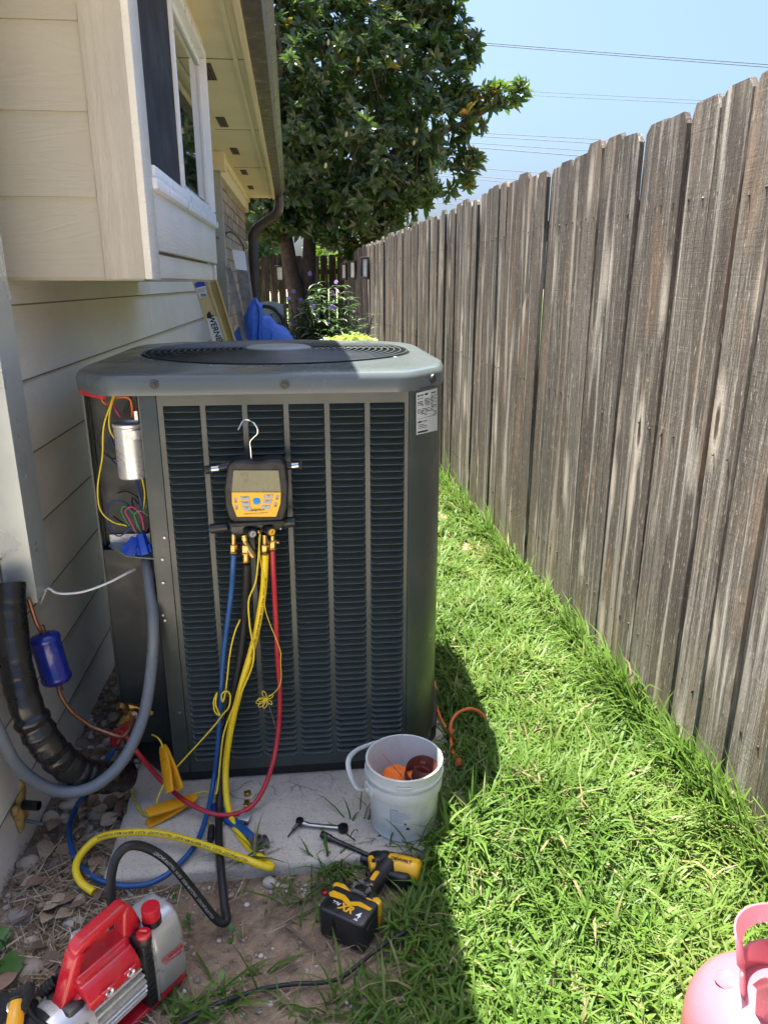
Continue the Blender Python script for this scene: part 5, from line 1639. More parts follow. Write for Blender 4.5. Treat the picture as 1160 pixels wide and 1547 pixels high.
# ------------------------------------------------------------------ adjustable wrench
wr = thing('adjustable_wrench', 'blue handled adjustable wrench lying on the pad behind the yellow hose', 'wrench', atZ(385, 1262, .052))
A_, B_ = atZ(330, 1225, .060), atZ(385, 1268, .060)
ux = (B_ - A_).normalized(); uy = Vector((-ux.y, ux.x, 0)); Lw = (B_ - A_).length
MW = Matrix(((ux.x, uy.x, 0, A_.x), (ux.y, uy.y, 0, A_.y), (0, 0, 1, .0535), (0, 0, 0, 1)))
part('handle', MB().prism([(-.03, -.012), (.0, -.016), (Lw * .75, -.011), (Lw, -.010), (Lw, .010), (Lw * .75, .011), (0, .016), (-.03, .012)], .013, MW, .004), MT['blue_h'], wr)
part('head', MB().prism([(Lw - .012, -.010), (Lw + .008, -.020), (Lw + .026, -.027), (Lw + .044, -.022), (Lw + .052, -.010), (Lw + .046, -.006), (Lw + .030, -.012), (Lw + .024, -.004), (Lw + .022, .006), (Lw + .004, .020), (Lw - .012, .012)], .012, MW, .002), MT['steel'], wr)
part('jaw', MB().prism([(Lw + .006, .020), (Lw + .026, .006), (Lw + .034, .002), (Lw + .046, .008), (Lw + .044, .014), (Lw + .028, .022), (Lw + .012, .027)], .012, MW @ Matrix.Translation((0, 0, .0005)), .002), MT['steel'], wr)
part('worm_screw', MB().cyl(MW @ Vector((Lw - .002, .014, .006)), MW @ Vector((Lw + .012, .005, .006)), .0062, seg=14, bev=.001), MT['gun'], wr)

# grey bracket clip and brass fittings on the pad
gb = thing('bracket_clip', 'small grey square metal clip on the pad under the red hose', 'clip', atZ(370, 1238, .055))
p = atZ(370, 1236, .062)
part('body', MB().box(p, (.030, .024, .014), rot=(0.2, 0, -.35), bev=.002), MT['zinc'], gb)
part('tooth', MB().box(p + Vector((.008, -.016, -.004)), (.004, .012, .004), rot=(0, 0, -.35)), MT['gun'], gb)
part('tooth', MB().box(p + Vector((.0, -.019, -.004)), (.004, .012, .004), rot=(0, 0, -.35)), MT['gun'], gb)
p = atZ(374, 1199, .055)
cp1 = solo('brass_flare_cap', MB().lathe([(.006, 0), (.0095, 0), (.0095, .010), (.0075, .011), (.0065, .0105), (.0065, .003), (.001, .003)], Matrix.Translation((p.x, p.y, .0505)), 16, False), MT['brass'], 'bright open brass flare cap on the pad by the black base', 'brass fitting', smooth=35)  # flare cap standing open end up
p = atZ(374, 1220, .055)
solo('brass_plug', MB().lathe([(.002, 0), (.010, 0), (.0115, .002), (.0115, .016), (.009, .019), (.007, .026), (.002, .0265)], Matrix.Translation((p.x, p.y, .0505)), 8, False), MT['brass'], 'tarnished brass hex plug standing on the pad under the red hose', 'brass fitting', smooth=20)
# ratcheting wrench with driver bit
rw = thing('ratchet_wrench', 'chrome ratchet wrench with a driver bit lying on the bare pad', 'ratchet wrench', atZ(487, 1247, .052))
a, b, c = atZ(453, 1241, .066), atZ(468, 1246, .060), atZ(516, 1250, .060)
part('handle', MB().tube([a, b, b.lerp(c, .5), c], [.0075, .0062, .0062, .0075], 10, flat=.62), MT['steel'], rw)
for (q, r) in ((a, .0095), (c + Vector((.004, -.003, 0)), .0125)):
    part('ratchet_head', MB().lathe([(.004, -.007), (r, -.007), (r + .001, -.004), (r + .001, .004), (r, .007), (.004, .007)], Matrix.Translation(q), 24, False).cyl(q + Vector((0, 0, -.0068)), q + Vector((0, 0, .005)), .0048, seg=6), MT['gun'], rw)
e = atZ(435, 1264, .055)
part('bit_holder', MB().cyl(a, a.lerp(e, .55), .0048, seg=6).cyl(a.lerp(e, .5), e, .0030, .0018, 8), MT['gun'], rw)
# long socket extension
ext = thing('socket_extension', 'black socket extension bar pointing at the impact driver', 'socket extension', atZ(520, 1278, .06))
a, b, c = atZ(486, 1260, .062), atZ(500, 1267, .060), atZ(566, 1296, .052)
part('bar', MB().cyl(b, c, .0062, .0055, 12), MT['gun'], ext)
part('socket', MB().cyl(a, b, .0098, .0088, 14, bev=.001).cyl(b.lerp(a, .15), b.lerp(c, .12), .0075, .0065, 12), MT['gun'], ext)

# ------------------------------------------------------------------ impact driver
iv = thing('impact_driver', 'black and yellow cordless impact driver lying on its side in the grass', 'impact driver', (.062, 1.295, .002), (0, 0, R(56)))
# battery
bo = MB()
bo.prism([(-.034, -.058), (.030, -.058), (.034, -.05), (.034, .05), (.030, .058), (-.034, .058), (-.040, .048), (-.040, -.048)], .076, None, .006, 3)
bat = bo.build('battery', MT['blackp'], iv)
for q in range(6):
    MB().box((-.004 + .0, -.0590, .014 + .0085 * q), (.050, .0024, .003), bev=.0008).build('grip_rib', MT['black'], bat)
for q in range(6): MB().box((-.030 + .006 * q * .6, .040, .0772), (.0018, .030, .0016)).build('grip_rib', MT['black'], bat)
MB().box((-.0408, .018, .040), (.0012, .004, .045)).build('seam', MT['gun'], bat)
# printing on the upper side
def dtext(s, x, y, size, m, z=.0766, rot=-90, bold=.0003, shear=0, par=None):
    me = text_mesh(s, size, MT[m], .0002, bold, shear)
    me.transform(Matrix.Translation((x, y, z)) @ Matrix.Rotation(R(rot), 4, 'Z'))
    return link('lettering', me, par or bat)
dtext('20V', -.012, .026, .012, 'white'); dtext('XR', -.014, .000, .026, 'yel_p', bold=.001, shear=.2); dtext('4', -.018, -.034, .022, 'white', bold=.0006); dtext('Ah', -.030, -.034, .008, 'white')
mb = MB()
mb.prism([(.004, -.050), (.012, -.052), (.016, -.02), (.006, .0), (.016, .02), (.016, .05), (.006, .056), (-.002, .05), (.002, .02), (-.006, 0), (.004, -.02)], .001, Matrix.Translation((0, 0, .0762)))
mb.build('stripe', MT['yel_p'], bat)
# yellow and black foot of the tool above the battery
ft = MB().prism([(.032, -.056), (.046, -.054), (.060, -.030), (.064, .0), (.062, .03), (.048, .058), (.032, .060)], .066, Matrix.Translation((0, 0, .006)), .006, 3).build('foot', MT['black'], iv)
MB().prism([(.030, -.060), (.044, -.060), (.050, -.046), (.042, -.036), (.030, -.040)], .070, Matrix.Translation((0, 0, .005)), .004, 2).build('latch', MT['yel_p'], iv)
MB().prism([(.030, .020), (.040, .022), (.048, .040), (.044, .062), (.030, .064)], .068, Matrix.Translation((0, 0, .006)), .004, 2).build('latch', MT['yel_p'], iv)
MB().prism([(.026, -.040), (.037, -.040), (.037, .024), (.026, .024)], .0695, Matrix.Translation((0, 0, .006)), .003, 2).build('foot_trim', MT['yel_p'], iv)
dtext('DEWALT', .0315, -.008, .0085, 'ink', z=.0758, par=iv)
# belt clip
bc = MB()
for (x, y, sx, sy) in [(.034, -.004, .008, .044), (.062, -.004, .008, .044), (.048, -.022, .028, .008), (.048, .014, .028, .008)]:
    bc.box((x, y, .0815), (sx, sy, .0022))
bc.box((.036, -.004, .077), (.006, .030, .008))
bc.build('belt_clip', MT['steel'], iv)
# handle and head
hd = MB().tube(cr([(.050, .004, .040), (.080, .000, .040), (.110, -.004, .040), (.140, -.006, .040), (.170, -.006, .040)], 6), [.0255, .0245, .0235, .0228, .0222, .0218, .0215] + [.0215] * 10 + [.023] * 4 + [.025, .026, .027, .028][:4] + [.028] * 0, 18).build('handle', MT['black'], iv, 60) if False else None
P = cr([(.046, .004, .040), (.080, .000, .040), (.112, -.004, .040), (.142, -.006, .040), (.172, -.008, .040)], 6)
rr_ = [.028 - .0065 * math.sin(math.pi * min(1, i / (len(P) - 1))) for i in range(len(P))]
MB().tube(P, rr_, 18).build('handle', MT['black'], iv, 60)
MB().prism([(.095, -.004), (.098, -.010), (.125, -.010), (.128, -.006), (.125, .002), (.098, .002)], .001, Matrix.Translation((0, 0, .0612)), .0003, 1).build('badge', MT['yel_p'], iv)
MB().tube(cr([(.062, -.020, .058), (.075, -.010, .062), (.084, -.012, .063)], 5), .0035, 6).build('accent', MT['yel_p'], iv)
HD = Vector((-.19, .98, 0)).normalized()
HC = Vector((.180, -.004, .037))
MH = Matrix.Translation(HC) @ rot_between((0, 0, 1), HD).to_4x4()
MB().lathe([(.004, -.084), (.021, -.082), (.027, -.075), (.0285, -.060), (.0285, -.008), (.027, .0), (.004, .0)], MH, 28, False).build('motor_housing', MT['yel_p'], iv, 50)
MB().lathe([(.0290, -.052), (.0298, -.050), (.0298, -.066), (.0290, -.068)], MH, 28, False, a0=0, a1=math.pi).build('rear_band', MT['black'], iv)
MB().lathe([(.004, -.002), (.0285, -.001), (.0295, .004), (.0285, .018), (.026, .034), (.021, .046), (.018, .050), (.004, .050)], MH, 28, False).build('gear_case', MT['gun'], iv, 50)
MB().lathe([(.0296, .004), (.0303, .006), (.0299, .016), (.029, .018)], MH, 28, False).build('nose_ring', MT['black'], iv, 50)
MB().lathe([(.004, .049), (.0125, .049), (.0125, .066), (.009, .070), (.004, .070)], MH, 20, False).build('chuck', MT['gun'], iv, 40)
MB().prism([(.146, -.014), (.160, -.045), (.166, -.072), (.146, -.076), (.137, -.058), (.136, -.026)], .040, Matrix.Translation((0, 0, .016)), .008, 3).build('rear_grip', MT['black'], iv)
MB().prism([(.135, .006), (.158, .016), (.170, .034), (.158, .042), (.140, .026), (.128, .016)], .040, Matrix.Translation((0, 0, .022)), .005, 2).build('front_shroud', MT['yel_p'], iv)
MB().prism([(.118, .014), (.136, .020), (.140, .032), (.124, .030)], .016, Matrix.Translation((0, 0, .032)), .004, 2).build('trigger', MT['black'], iv)
MB().cyl((.150, .020, .062), (.150, .020, .066), .005, seg=10).build('direction_button', MT['black'], iv)
me = text_mesh('DEWALT', .013, MT['ink'], .0002, .0003)
me.transform(Matrix.Translation((HC.x + .000, HC.y - .036, .0664)) @ Matrix.Rotation(R(-90 + 11), 4, 'Z'))
link('lettering', me, iv)
for q in range(5): MB().box((.186 + .004 * q - .01, -.088, .060), (.002, .012, .012)).build('vent_slot', MT['black'], iv) if False else None
# ------------------------------------------------------------------ red vacuum pump
pu = thing('vacuum_pump', 'red and silver vacuum pump with carry handle on the soil by the wall', 'vacuum pump', (-.380, 1.182, .002), (0, 0, R(50.2)))
pu.scale = (.95, .95, .95)
# base
b = MB().prism([(-.20, -.056), (.085, -.056), (.092, -.050), (.092, .050), (.085, .056), (-.20, .056), (-.206, .05), (-.206, -.05)], .014, Matrix.Translation((0, 0, .004)), .004, 2).build('base', MT['red_p'], pu)
for (x, y) in [(.078, -.038), (.078, .038)]: MB().cyl((x, y, .0175), (x, y, .0192), .0055, seg=12).build('bolt', MT['gun'], b)
for (x, y) in [(-.17, -.04), (-.17, .04), (.06, -.04), (.06, .04)]: MB().cyl((x, y, -.004), (x, y, .005), .011, .010, 12).build('rubber_foot', MT['black'], b)
# finned aluminium motor body
AXZ = .088
prof2 = []
NF = 84
for k in range(NF):
    a = 2 * math.pi * k / NF
    r = .0635 if k % 3 != 2 else .0525
    prof2.append((r * math.cos(a), r * math.sin(a)))
MX = Matrix.Translation((-.135, 0, AXZ)) @ Matrix.Rotation(R(90), 4, 'Y')
MB().prism(prof2, .120, MX, 0).build('motor_body', MT['alu'], pu, 20)
MXR = Matrix.Translation((-.133, 0, AXZ)) @ Matrix.Rotation(R(-90), 4, 'Y')
MB().lathe([(.066, -.004), (.0665, .004), (.0665, .050), (.064, .072), (.056, .088), (.040, .098), (.02, .101), (.002, .102)], MXR, 40, False).build('end_bell', MT['cast'], pu, 50)
MB().lathe([(.0672, .058), (.0665, .0735), (.0585, .090), (.045, .099), (.02, .1035), (.002, .104)], MXR, 40, False, a0=R(-10), a1=R(120)).build('fan_grille', MT['black'], pu, 50)
for a in (200, 250, 310): MB().cyl(Vector((-.150, .066 * math.cos(R(a)), AXZ + .066 * math.sin(R(a)))), Vector((-.150, .0695 * math.cos(R(a)), AXZ + .0695 * math.sin(R(a)))), .0045, .004, 8).build('bolt', MT['steel'], pu)
MB().cyl((-.150, -.058, AXZ + .034), (-.150, -.0615, AXZ + .036), .0045, .004, 8).build('bolt', MT['steel'], pu)
# black bracket between motor and oil case
br = MB().prism([(-.058, .014), (.058, .014), (.060, .10), (.054, .168), (.040, .186), (-.040, .190), (-.058, .176), (-.060, .10)], .022, Matrix.Translation((-.012, 0, 0)) @ Matrix(((0, 0, 1, 0), (1, 0, 0, 0), (0, 1, 0, 0), (0, 0, 0, 1))), .003, 2).build('bracket', MT['blackp'], pu)
for q in range(9): MB().box((-.001, -.0605, .040 + .014 * q), (.016, .0025, .0045), bev=.001).build('fin', MT['black'], br)
MB().box((.0115, 0, .100), (.003, .124, .165), bev=.001).build('gasket', MT['alu'], pu)
# oil case
oc = MB().prism([(-.058, .020), (.058, .020), (.063, .05), (.061, .14), (.050, .178), (.030, .197), (-.030, .197), (-.050, .180), (-.061, .14), (-.063, .05)], .078, Matrix.Translation((.013, 0, 0)) @ Matrix(((0, 0, 1, 0), (1, 0, 0, 0), (0, 1, 0, 0), (0, 0, 0, 1))), .012, 4).build('oil_case', MT['cast'], pu, 50)
MB().box((.052, -.0628, .075), (.050, .0016, .055), rot=(0.04, 0, 0), bev=.0006).build('raised_panel', MT['cast'], oc)
me = text_mesh('ROBINAIR', .0125, MT['red_s'], .0003, .0004, .2)
me.transform(Matrix.Translation((.052, -.0655, .112)) @ Matrix.Rotation(R(8), 4, 'Y') @ Matrix.Rotation(R(90), 4, 'X'))
link('lettering', me, oc)
me = text_mesh('VACUMASTER', .0075, MT['red_s'], .0003, .0001, .2)
me.transform(Matrix.Translation((.051, -.0658, .101)) @ Matrix.Rotation(R(8), 4, 'Y') @ Matrix.Rotation(R(90), 4, 'X'))
link('lettering', me, oc)
# caps
def knurl(c, r, h, name, par, m='red_p', nk=20):
    pts = []
    for k in range(nk * 2):
        a = math.pi * k / nk
        rr = r if k % 2 == 0 else r * .93
        pts.append((rr * math.cos(a), rr * math.sin(a)))
    return MB().prism(pts, h, Matrix.Translation(c), .0012, 1).build(name, MT[m], par, 25)
MB().cyl((.036, -.030, .190), (.036, -.030, .204), .020, seg=24).build('filler_neck', MT['blackp'], oc)
knurl((.036, -.030, .203), .0195, .030, 'oil_fill_cap', oc)
MB().cyl((.002, -.046, .170), (.002, -.046, .196), .0155, .0155, 20, bev=.002).build('inlet_neck', MT['blackp'], br)
MB().cyl((.002, -.046, .195), (.002, -.046, .203), .0160, .0150, 20, bev=.002).box((.002, -.046, .206), (.006, .018, .010), rot=(0, 0, .6), bev=.002).build('gas_ballast_cap', MT['red_p'], br)
# red shell and handle
sh = MB()
ol = []
for k in range(13):
    a = R(-8 + 196 * k / 12)
    ol.append((.0685 * math.cos(a), AXZ + .0685 * math.sin(a)))
oi_ = [(.0635 * math.cos(R(-8 + 196 * k / 12)), AXZ + .0635 * math.sin(R(-8 + 196 * k / 12))) for k in range(12, -1, -1)]
MYZ = Matrix(((0, 0, 1, 0), (1, 0, 0, 0), (0, 1, 0, 0), (0, 0, 0, 1)))
# saddle over the motor
sad = [(-.060, .142), (-.057, .160), (-.044, .176), (-.034, .184), (.034, .184), (.044, .176), (.057, .160), (.060, .142), (.054, .142), (.046, .152), (.030, .158), (-.030, .158), (-.046, .152), (-.054, .142)]
sh.prism(sad, .118, Matrix.Translation((-.138, 0, 0)) @ MYZ, .004, 2)
sh.prism([(-.030, .172), (-.022, .196), (.022, .196), (.030, .172)], .120, Matrix.Translation((-.136, 0, 0)) @ MYZ, .006, 3)
shell = sh.build('shell', MT['red_p'], pu)
hb = MB()
HXZ = Matrix.Translation((0, .017, 0)) @ Matrix.Rotation(R(90), 4, 'X')
# side profile of the handle in (x,z): frame with a hole made of four thick bars

def bar(pts, w, bev=.006):
    return MB().prism(pts, w, Matrix.Translation((0, w / 2, 0)) @ Matrix.Rotation(R(90), 4, 'X'), bev, 3)
handle = bar([(-.130, .236), (-.124, .252), (-.110, .261), (-.012, .268), (-.002, .262), (-.002, .250), (-.014, .243), (-.106, .236), (-.114, .228)], .030, .007).build('handle', MT['red_p'], pu, 50)
bar([(-.176, .145), (-.166, .165), (-.131, .240), (-.120, .248), (-.108, .238), (-.124, .190), (-.128, .150)], .034).build('rear_gusset', MT['red_p'], handle)
bar([(-.036, .176), (-.026, .190), (-.018, .250), (-.006, .262), (.006, .248), (.022, .196), (.016, .165), (-.02, .160)], .036).build('front_gusset', MT['red_p'], handle)
bar([(-.160, .140), (-.120, .186), (-.022, .192), (-.010, .160), (-.05, .150)], .060, .010).build('lower_bar', MT['red_p'], handle)
MB().box((-.152, 0, .130), (.040, .076, .050), bev=.008).build('switch_housing', MT['blackp'], pu)
# flange lugs with round eyelet screws
for x in (-.098, -.048):
    MB().box((x, -.0590, .154), (.030, .006, .022), rot=(.25, 0, 0), bev=.002).build('lug', MT['red_p'], shell)
    e = MB().lathe([(.0030, .0), (.0075, .0), (.0090, .0015), (.0075, .0035), (.0045, .0030), (.0030, .0015)], Matrix.Translation((x, -.0622, .156)) @ Matrix.Rotation(R(90 - 15), 4, 'X'), 20, False).build('eyelet', MT['alu'], pu)
# inlet fitting behind the handle
MB().cyl((-.085, .045, .175), (-.085, .045, .215), .010, seg=14).cyl((-.085, .045, .205), (-.085, .045, .222), .015, .013, 16, bev=.002).build('inlet_fitting', MT['cast'], pu)
MB().cyl((.004, .030, .170), (.004, .030, .226), .0085, seg=12).build('hose_barb', MT['copper'], pu)
# power inlet plug and cord
pw = thing('power_lead', 'black power cord plugged into the rear of the red pump', 'power cord', atZ(60, 1500, .15))
a, b, c = atY(112, 1470, 1.105), atY(84, 1482, 1.095), atY(62, 1500, 1.085)
part('plug', MB().box(a.lerp(b, .4), (.030, .034, .026), rot=(0, .25, .7), bev=.005), MT['black'], pw)
mbp = MB()
Pn = cr([b, b.lerp(c, .5), c], 8)
mbp.tube(Pn, [.012 if i % 4 < 2 else .0095 for i in range(len(Pn))], 12)
part('strain_relief', mbp, MT['black'], pw, smooth=50)
part('cord', MB().tube(pxpath([(62, 1498, 'Y', 1.085), (48, 1506, 'Y', 1.075), (44, 1522, 'Y', 1.06), (56, 1540, 'Y', 1.035), (80, 1556, 'Y', 1.01), (110, 1575, 'Y', .98), (150, 1600, 'Y', .95)], 8), .0048, 10), MT['black'], pw, smooth=80)
# tool bag in the corner
bagp = atZ(5, 1530, .10)
bg_ = thing('tool_bag', 'black fabric tool bag at the wall beside the pump', 'tool bag', (-.60, 1.03, 0))
bm_ = MB().box((0, 0, .075), (.13, .16, .15), bev=.03, seg=4)
for v in bm_.bm.verts: v.co += Vector((mnoise.noise(v.co * 14), mnoise.noise(v.co * 14 + Vector((4, 0, 0))), mnoise.noise(v.co * 14 + Vector((0, 4, 0))))) * .010
bm_.build('body', MT['bag'], bg_, 60, rot=(0, 0, R(-22)))
MB().tube(cr([(.02, -.05, .14), (.07, -.02, .19), (.075, .03, .19), (.03, .06, .14)], 6), .010, 10).build('strap', MT['bag'], bg_, 60)
MB().lathe([(.016, -.0015), (.019, 0), (.016, .0015), (.0135, 0), (.016, -.0015)], Matrix.Translation((.052, .022, .158)) @ Matrix.Rotation(R(30), 4, 'Y'), 20, False).build('ring', MT['chrome'], bg_)
sd = thing('screwdriver', 'screwdriver with amber handle and black collar in the tool bag', 'screwdriver', atZ(22, 1530, .16))
a, b = atY(27, 1512, 1.03), atY(21, 1560, .985)
part('collar', MB().cyl(a + (a - b) * .12, a, .0115, .013, 14, bev=.003), MT['blackp'], sd)
part('handle', MB().cyl(a, b, .0125, .0145, 12, bev=.003), MT['clamp'], sd)
part('shaft', MB().cyl(b, b + (b - a) * .5, .003, seg=8), MT['steel'], sd)
# ------------------------------------------------------------------ white bucket and what is in it
BC = Vector((.222, 1.578, .052))
bk = thing('bucket', 'white plastic bucket with grey bail handle standing on the pad corner', 'bucket', BC)
prof = [(.002, 0), (.080, 0), (.084, .004), (.0905, .118), (.0905, .120), (.097, .122), (.098, .126), (.0985, .146), (.097, .150), (.094, .152), (.0945, .158), (.1000, .160), (.1008, .163), (.1008, .166), (.0965, .168), (.0965, .1885), (.0985, .191), (.0985, .194), (.0955, .1955), (.093, .194), (.0915, .18), (.0860, .020), (.080, .008), (.002, .007)]
MB().lathe(prof, None, 56, False).build('pail', MT['pail'], bk, 35)
# little ribs round the collar
rb = MB()
for k in range(40):
    a = R(200 + k * 3.6 if k < 12 else 290 + (k - 12) * 3.6)
    if k > 30: break
    rb.box((.0975 * math.cos(a), .0975 * math.sin(a), .156), (.004, .0018, .006), rot=(0, 0, a))
rb.build('collar_ribs', MT['pail'], bk)['kind'] = 'stuff'
MB().box((.0 + .10 * math.cos(R(262)), .0995 * math.sin(R(262)), .176), (.040, .0035, .0035), rot=(0, 0, R(-8)), bev=.001).build('pull_tab', MT['pail'], bk)
for a in (R(203), R(23)):
    MB().box((.099 * math.cos(a), .099 * math.sin(a), .136), (.014, .036, .028), rot=(0, 0, a), bev=.003).cyl((.100 * math.cos(a), .100 * math.sin(a), .136), (.111 * math.cos(a), .111 * math.sin(a), .136), .006, seg=10).build('ear', MT['pail'], bk)
# bail handle fallen to the left-rear
a0, a1 = R(203), R(23)
hp = []
nH = 24
ax_ = Vector((math.cos(a1), math.sin(a1), 0)); px_ = Vector((-ax_.y, ax_.x, 0))
for k in range(nH + 1):
    t = math.pi * k / nH
    q = -ax_ * .108 * math.cos(t) + (px_ * .96 + Vector((0, 0, .24))).normalized() * .125 * math.sin(t)
    hp.append(q + Vector((0, 0, .136)))
q0 = [atY(541, 1192, 1.585) - BC, atY(530, 1172, 1.60) - BC, atY(526, 1152, 1.625) - BC, atY(533, 1138, 1.65) - BC, atY(552, 1127, 1.675) - BC]
hp = cr([Vector((.106 * math.cos(a0), .106 * math.sin(a0), .136)), *q0, Vector((-.02, .120, .165)), Vector((.05, .112, .150)), Vector((.095, .06, .140)), Vector((.106 * math.cos(a1), .106 * math.sin(a1), .136))], 6)
MB().tube(hp, [.0045 + .004 * math.exp(-((i - 16) / 11) ** 2) for i in range(len(hp))], 10, flat=.6).build('bail_handle', MT['pail'], bk, 60)
# faded printing on the front
lab = MB()
def lab_pt(a, z):
    r = .084 + (.0905 - .084) * z / .118 + .0006
    return (r * math.cos(a), r * math.sin(a), z)
rl = random.Random(3)
def lline(a0, a1, z, h):
    n = 4
    for i in range(n):
        b0, b1 = a0 + (a1 - a0) * i / n, a0 + (a1 - a0) * (i + 1) / n
        lab.add([lab_pt(b0, z - h), lab_pt(b1, z - h), lab_pt(b1, z + h), lab_pt(b0, z + h)], [(0, 1, 2, 3)])
lline(R(240), R(242), .062, .042)
lline(R(243), R(254), .101, .0024)
for z in np.linspace(.094, .024, 17):
    if .052 < z < .066 and rl.random() < .7: continue
    lline(R(243), R(243 + rl.uniform(18, 40)), z, .0009)
lline(R(242), R(300), .020, .0006)
for z in np.linspace(.10, .03, 12): lline(R(288), R(288 + rl.uniform(8, 20)), z, .0007)
lab.build('faded_label', MT['pail_ink'], bk)['kind'] = 'stuff'
sp = MB()
for (a, z, r) in [(265, .060, .0035), (269, .046, .005), (271, .044, .003)]:
    p = Vector(lab_pt(R(a), z)); sp.sphere(p, r, (1, .25, .8), 1, (0, 0, R(a - 270)))
sp.build('paint_spots', MT['gun'], bk)['kind'] = 'stuff'
# orange cloth
rg = MB()
rg.sphere((BC.x - .012, BC.y + .012, .158), .062, (1, .9, .55), 4)
for v in rg.bm.verts:
    v.co += Vector((mnoise.noise(v.co * 26), mnoise.noise(v.co * 26 + Vector((5, 0, 0))), 1.4 * mnoise.noise(v.co * 22 + Vector((0, 5, 0))))) * .014
    rr = Vector((v.co.x - BC.x, v.co.y - BC.y, 0))
    if rr.length > .078: rr *= .078 / rr.length; v.co.x, v.co.y = BC.x + rr.x, BC.y + rr.y
solo('orange_rag', rg, MT['rag'], 'bright orange cloth bundled inside the white bucket', 'rag', smooth=60)
# rolled sandpaper
sr = thing('sandpaper_roll', 'curled maroon sandpaper sheet standing in the bucket', 'sandpaper', (BC.x + .03, BC.y + .005, .122))
def spiral(n=40):
    out = []
    for k in range(n + 1):
        a = R(150 + 430 * k / n); r = .024 + .022 * k / n
        out.append((r * math.cos(a), r * math.sin(a)))
    return out
MSR = Matrix.Translation((.004, .006, .0)) @ Matrix.Rotation(R(14), 4, 'X') @ Matrix.Rotation(R(8), 4, 'Y')
s_ = spiral(); mb = MB(); n = len(s_)
vs = [(x, y, 0) for x, y in s_] + [(x, y, .105 + .012 * math.sin(i / n * 5)) for i, (x, y) in enumerate(s_)]
mb.add(vs, [(i, i + 1, n + i + 1, n + i) for i in range(n - 1)], MSR)
mb.add([(x * .975, y * .975, z) for x, y, z in vs], [(i, n + i, n + i + 1, i + 1) for i in range(n - 1)], MSR)
so = mb.build('sheet', MT['sand'], sr, 60)
def wrap_text(s, a_mid, r, z, size):
    me = text_mesh(s, size, MT['sandp'], 0.0, .0002)
    for v in me.vertices:
        a = a_mid + v.co.x / r
        v.co = MSR @ Vector((r * math.cos(a), r * math.sin(a), z + v.co.y))
    return link('lettering', me, so)
wrap_text('80', R(80), .0268, .090, .014)
wrap_text('NORTON', R(80), .0268, .074, .011)
# thin rod leaning in the bucket
solo('welding_rod', MB().tube([atY(579, 1140, 1.60), atY(611, 1177, 1.555), atY(622, 1190, 1.54) ], .0012, 6), MT['copper'], 'thin brown rod leaning inside the white bucket', 'rod')

# ------------------------------------------------------------------ orange extension cord
oc_ = thing('extension_cord', 'orange extension cord with black plug lying in the grass by the unit', 'extension cord', atZ(700, 1140, .05))
part('cable', MB().tube(pxpath([(656, 1030, 'Z', .10), (658, 1060, 'Z', .06), (664, 1082, 'Z', .06), (674, 1100, 'Z', .055), (690, 1112, 'Z', .04), (694, 1120, 'Z', .05), (684, 1114, 'Z', .075), (680, 1100, 'Z', .10), (684, 1086, 'Z', .115), (695, 1075, 'Z', .12), (712, 1071, 'Z', .11), (727, 1078, 'Z', .09), (734, 1090, 'Z', .07), (734, 1103, 'Z', .04)], 6), .0052, 10), MT['ora_c'], oc_, smooth=80)
part('cable', MB().tube(pxpath([(685, 1102, 'Z', .085), (681, 1112, 'Z', .075), (682, 1128, 'Z', .07), (686, 1140, 'Z', .07)], 6), .0052, 10), MT['ora_c'], oc_, smooth=80)
a, b, c = atZ(686, 1139, .07), atZ(697, 1160, .06), atZ(706, 1174, .05)
part('plug_body', MB().cyl(a, b, .0075, .0155, 10, bev=.002), MT['ora_c'], oc_)
part('plug_end', MB().cyl(b, c, .0165, .0125, 10, bev=.003), MT['blackp'], oc_)

# black cord on the soil
solo('black_cord', MB().tube(pxpath([(250, 1560, 'Z', .01), (285, 1540, 'Z', .012), (330, 1516, 'Z', .012), (390, 1496, 'Z', .014), (440, 1487, 'Z', .012), (490, 1484, 'Z', .014), (520, 1474, 'Z', .014), (550, 1450, 'Z', .016), (580, 1427, 'Z', .02), (615, 1405, 'Z', .03), (660, 1372, 'Z', .03), (720, 1350, 'Z', .012)], 8), .0046, 9), MT['black'], 'black rubber cord snaking over the soil from the grass to the pump', 'cord', smooth=80)
# bead, pale round stones
p = atZ(491, 1349, .012)
solo('red_bead', MB().sphere(p, .0085, (1, 1, .9), 3), MT['berry'], 'small shiny red bead on the soil beside the driver battery', 'bead', smooth=80)

# ------------------------------------------------------------------ pink cylinder
TC = Vector((.692, .772, 0))
tk = thing('gas_cylinder', 'pink refrigerant cylinder with shoulder collar standing on the lawn', 'gas cylinder', TC)
rT = .130
prof = [(.002, .012), (.10, .012), (rT - .006, .03), (rT, .05), (rT, .275), (rT - .002, .295), (rT - .010, .318), (rT - .026, .338), (rT - .048, .352), (.055, .3605), (.030, .364), (.002, .365)]
pf = []
for i in range(len(prof) - 1):
    pf.append(prof[i])
tank = MB().lathe(prof, None, 72, False).build('tank_body', MT['pink'], tk, 60)
MB().lathe([(rT + .0005, .150), (rT + .0012, .152), (rT + .0012, .158), (rT + .0005, .160)], None, 64, False).build('weld_seam', MT['pink'], tk, 60)
# dimple embossed on the shoulder
dp = atZ(1098, 1478, .357) - TC
nrm = Vector((dp.x * .45, dp.y * .45, .9)).normalized()
MB().lathe([(.0185, -.0012), (.0150, .0016), (.0120, .0004), (.006, -.0005), (.001, -.0006)], Matrix.Translation((dp.x, dp.y, .3535 if False else .365 - .012 * ((dp.length_squared - dp.z ** 2) ** .5 / .082) ** 2)) @ rot_between((0, 0, 1), nrm).to_4x4(), 32, False).build('safety_dimple', MT['pink'], tk, 60)
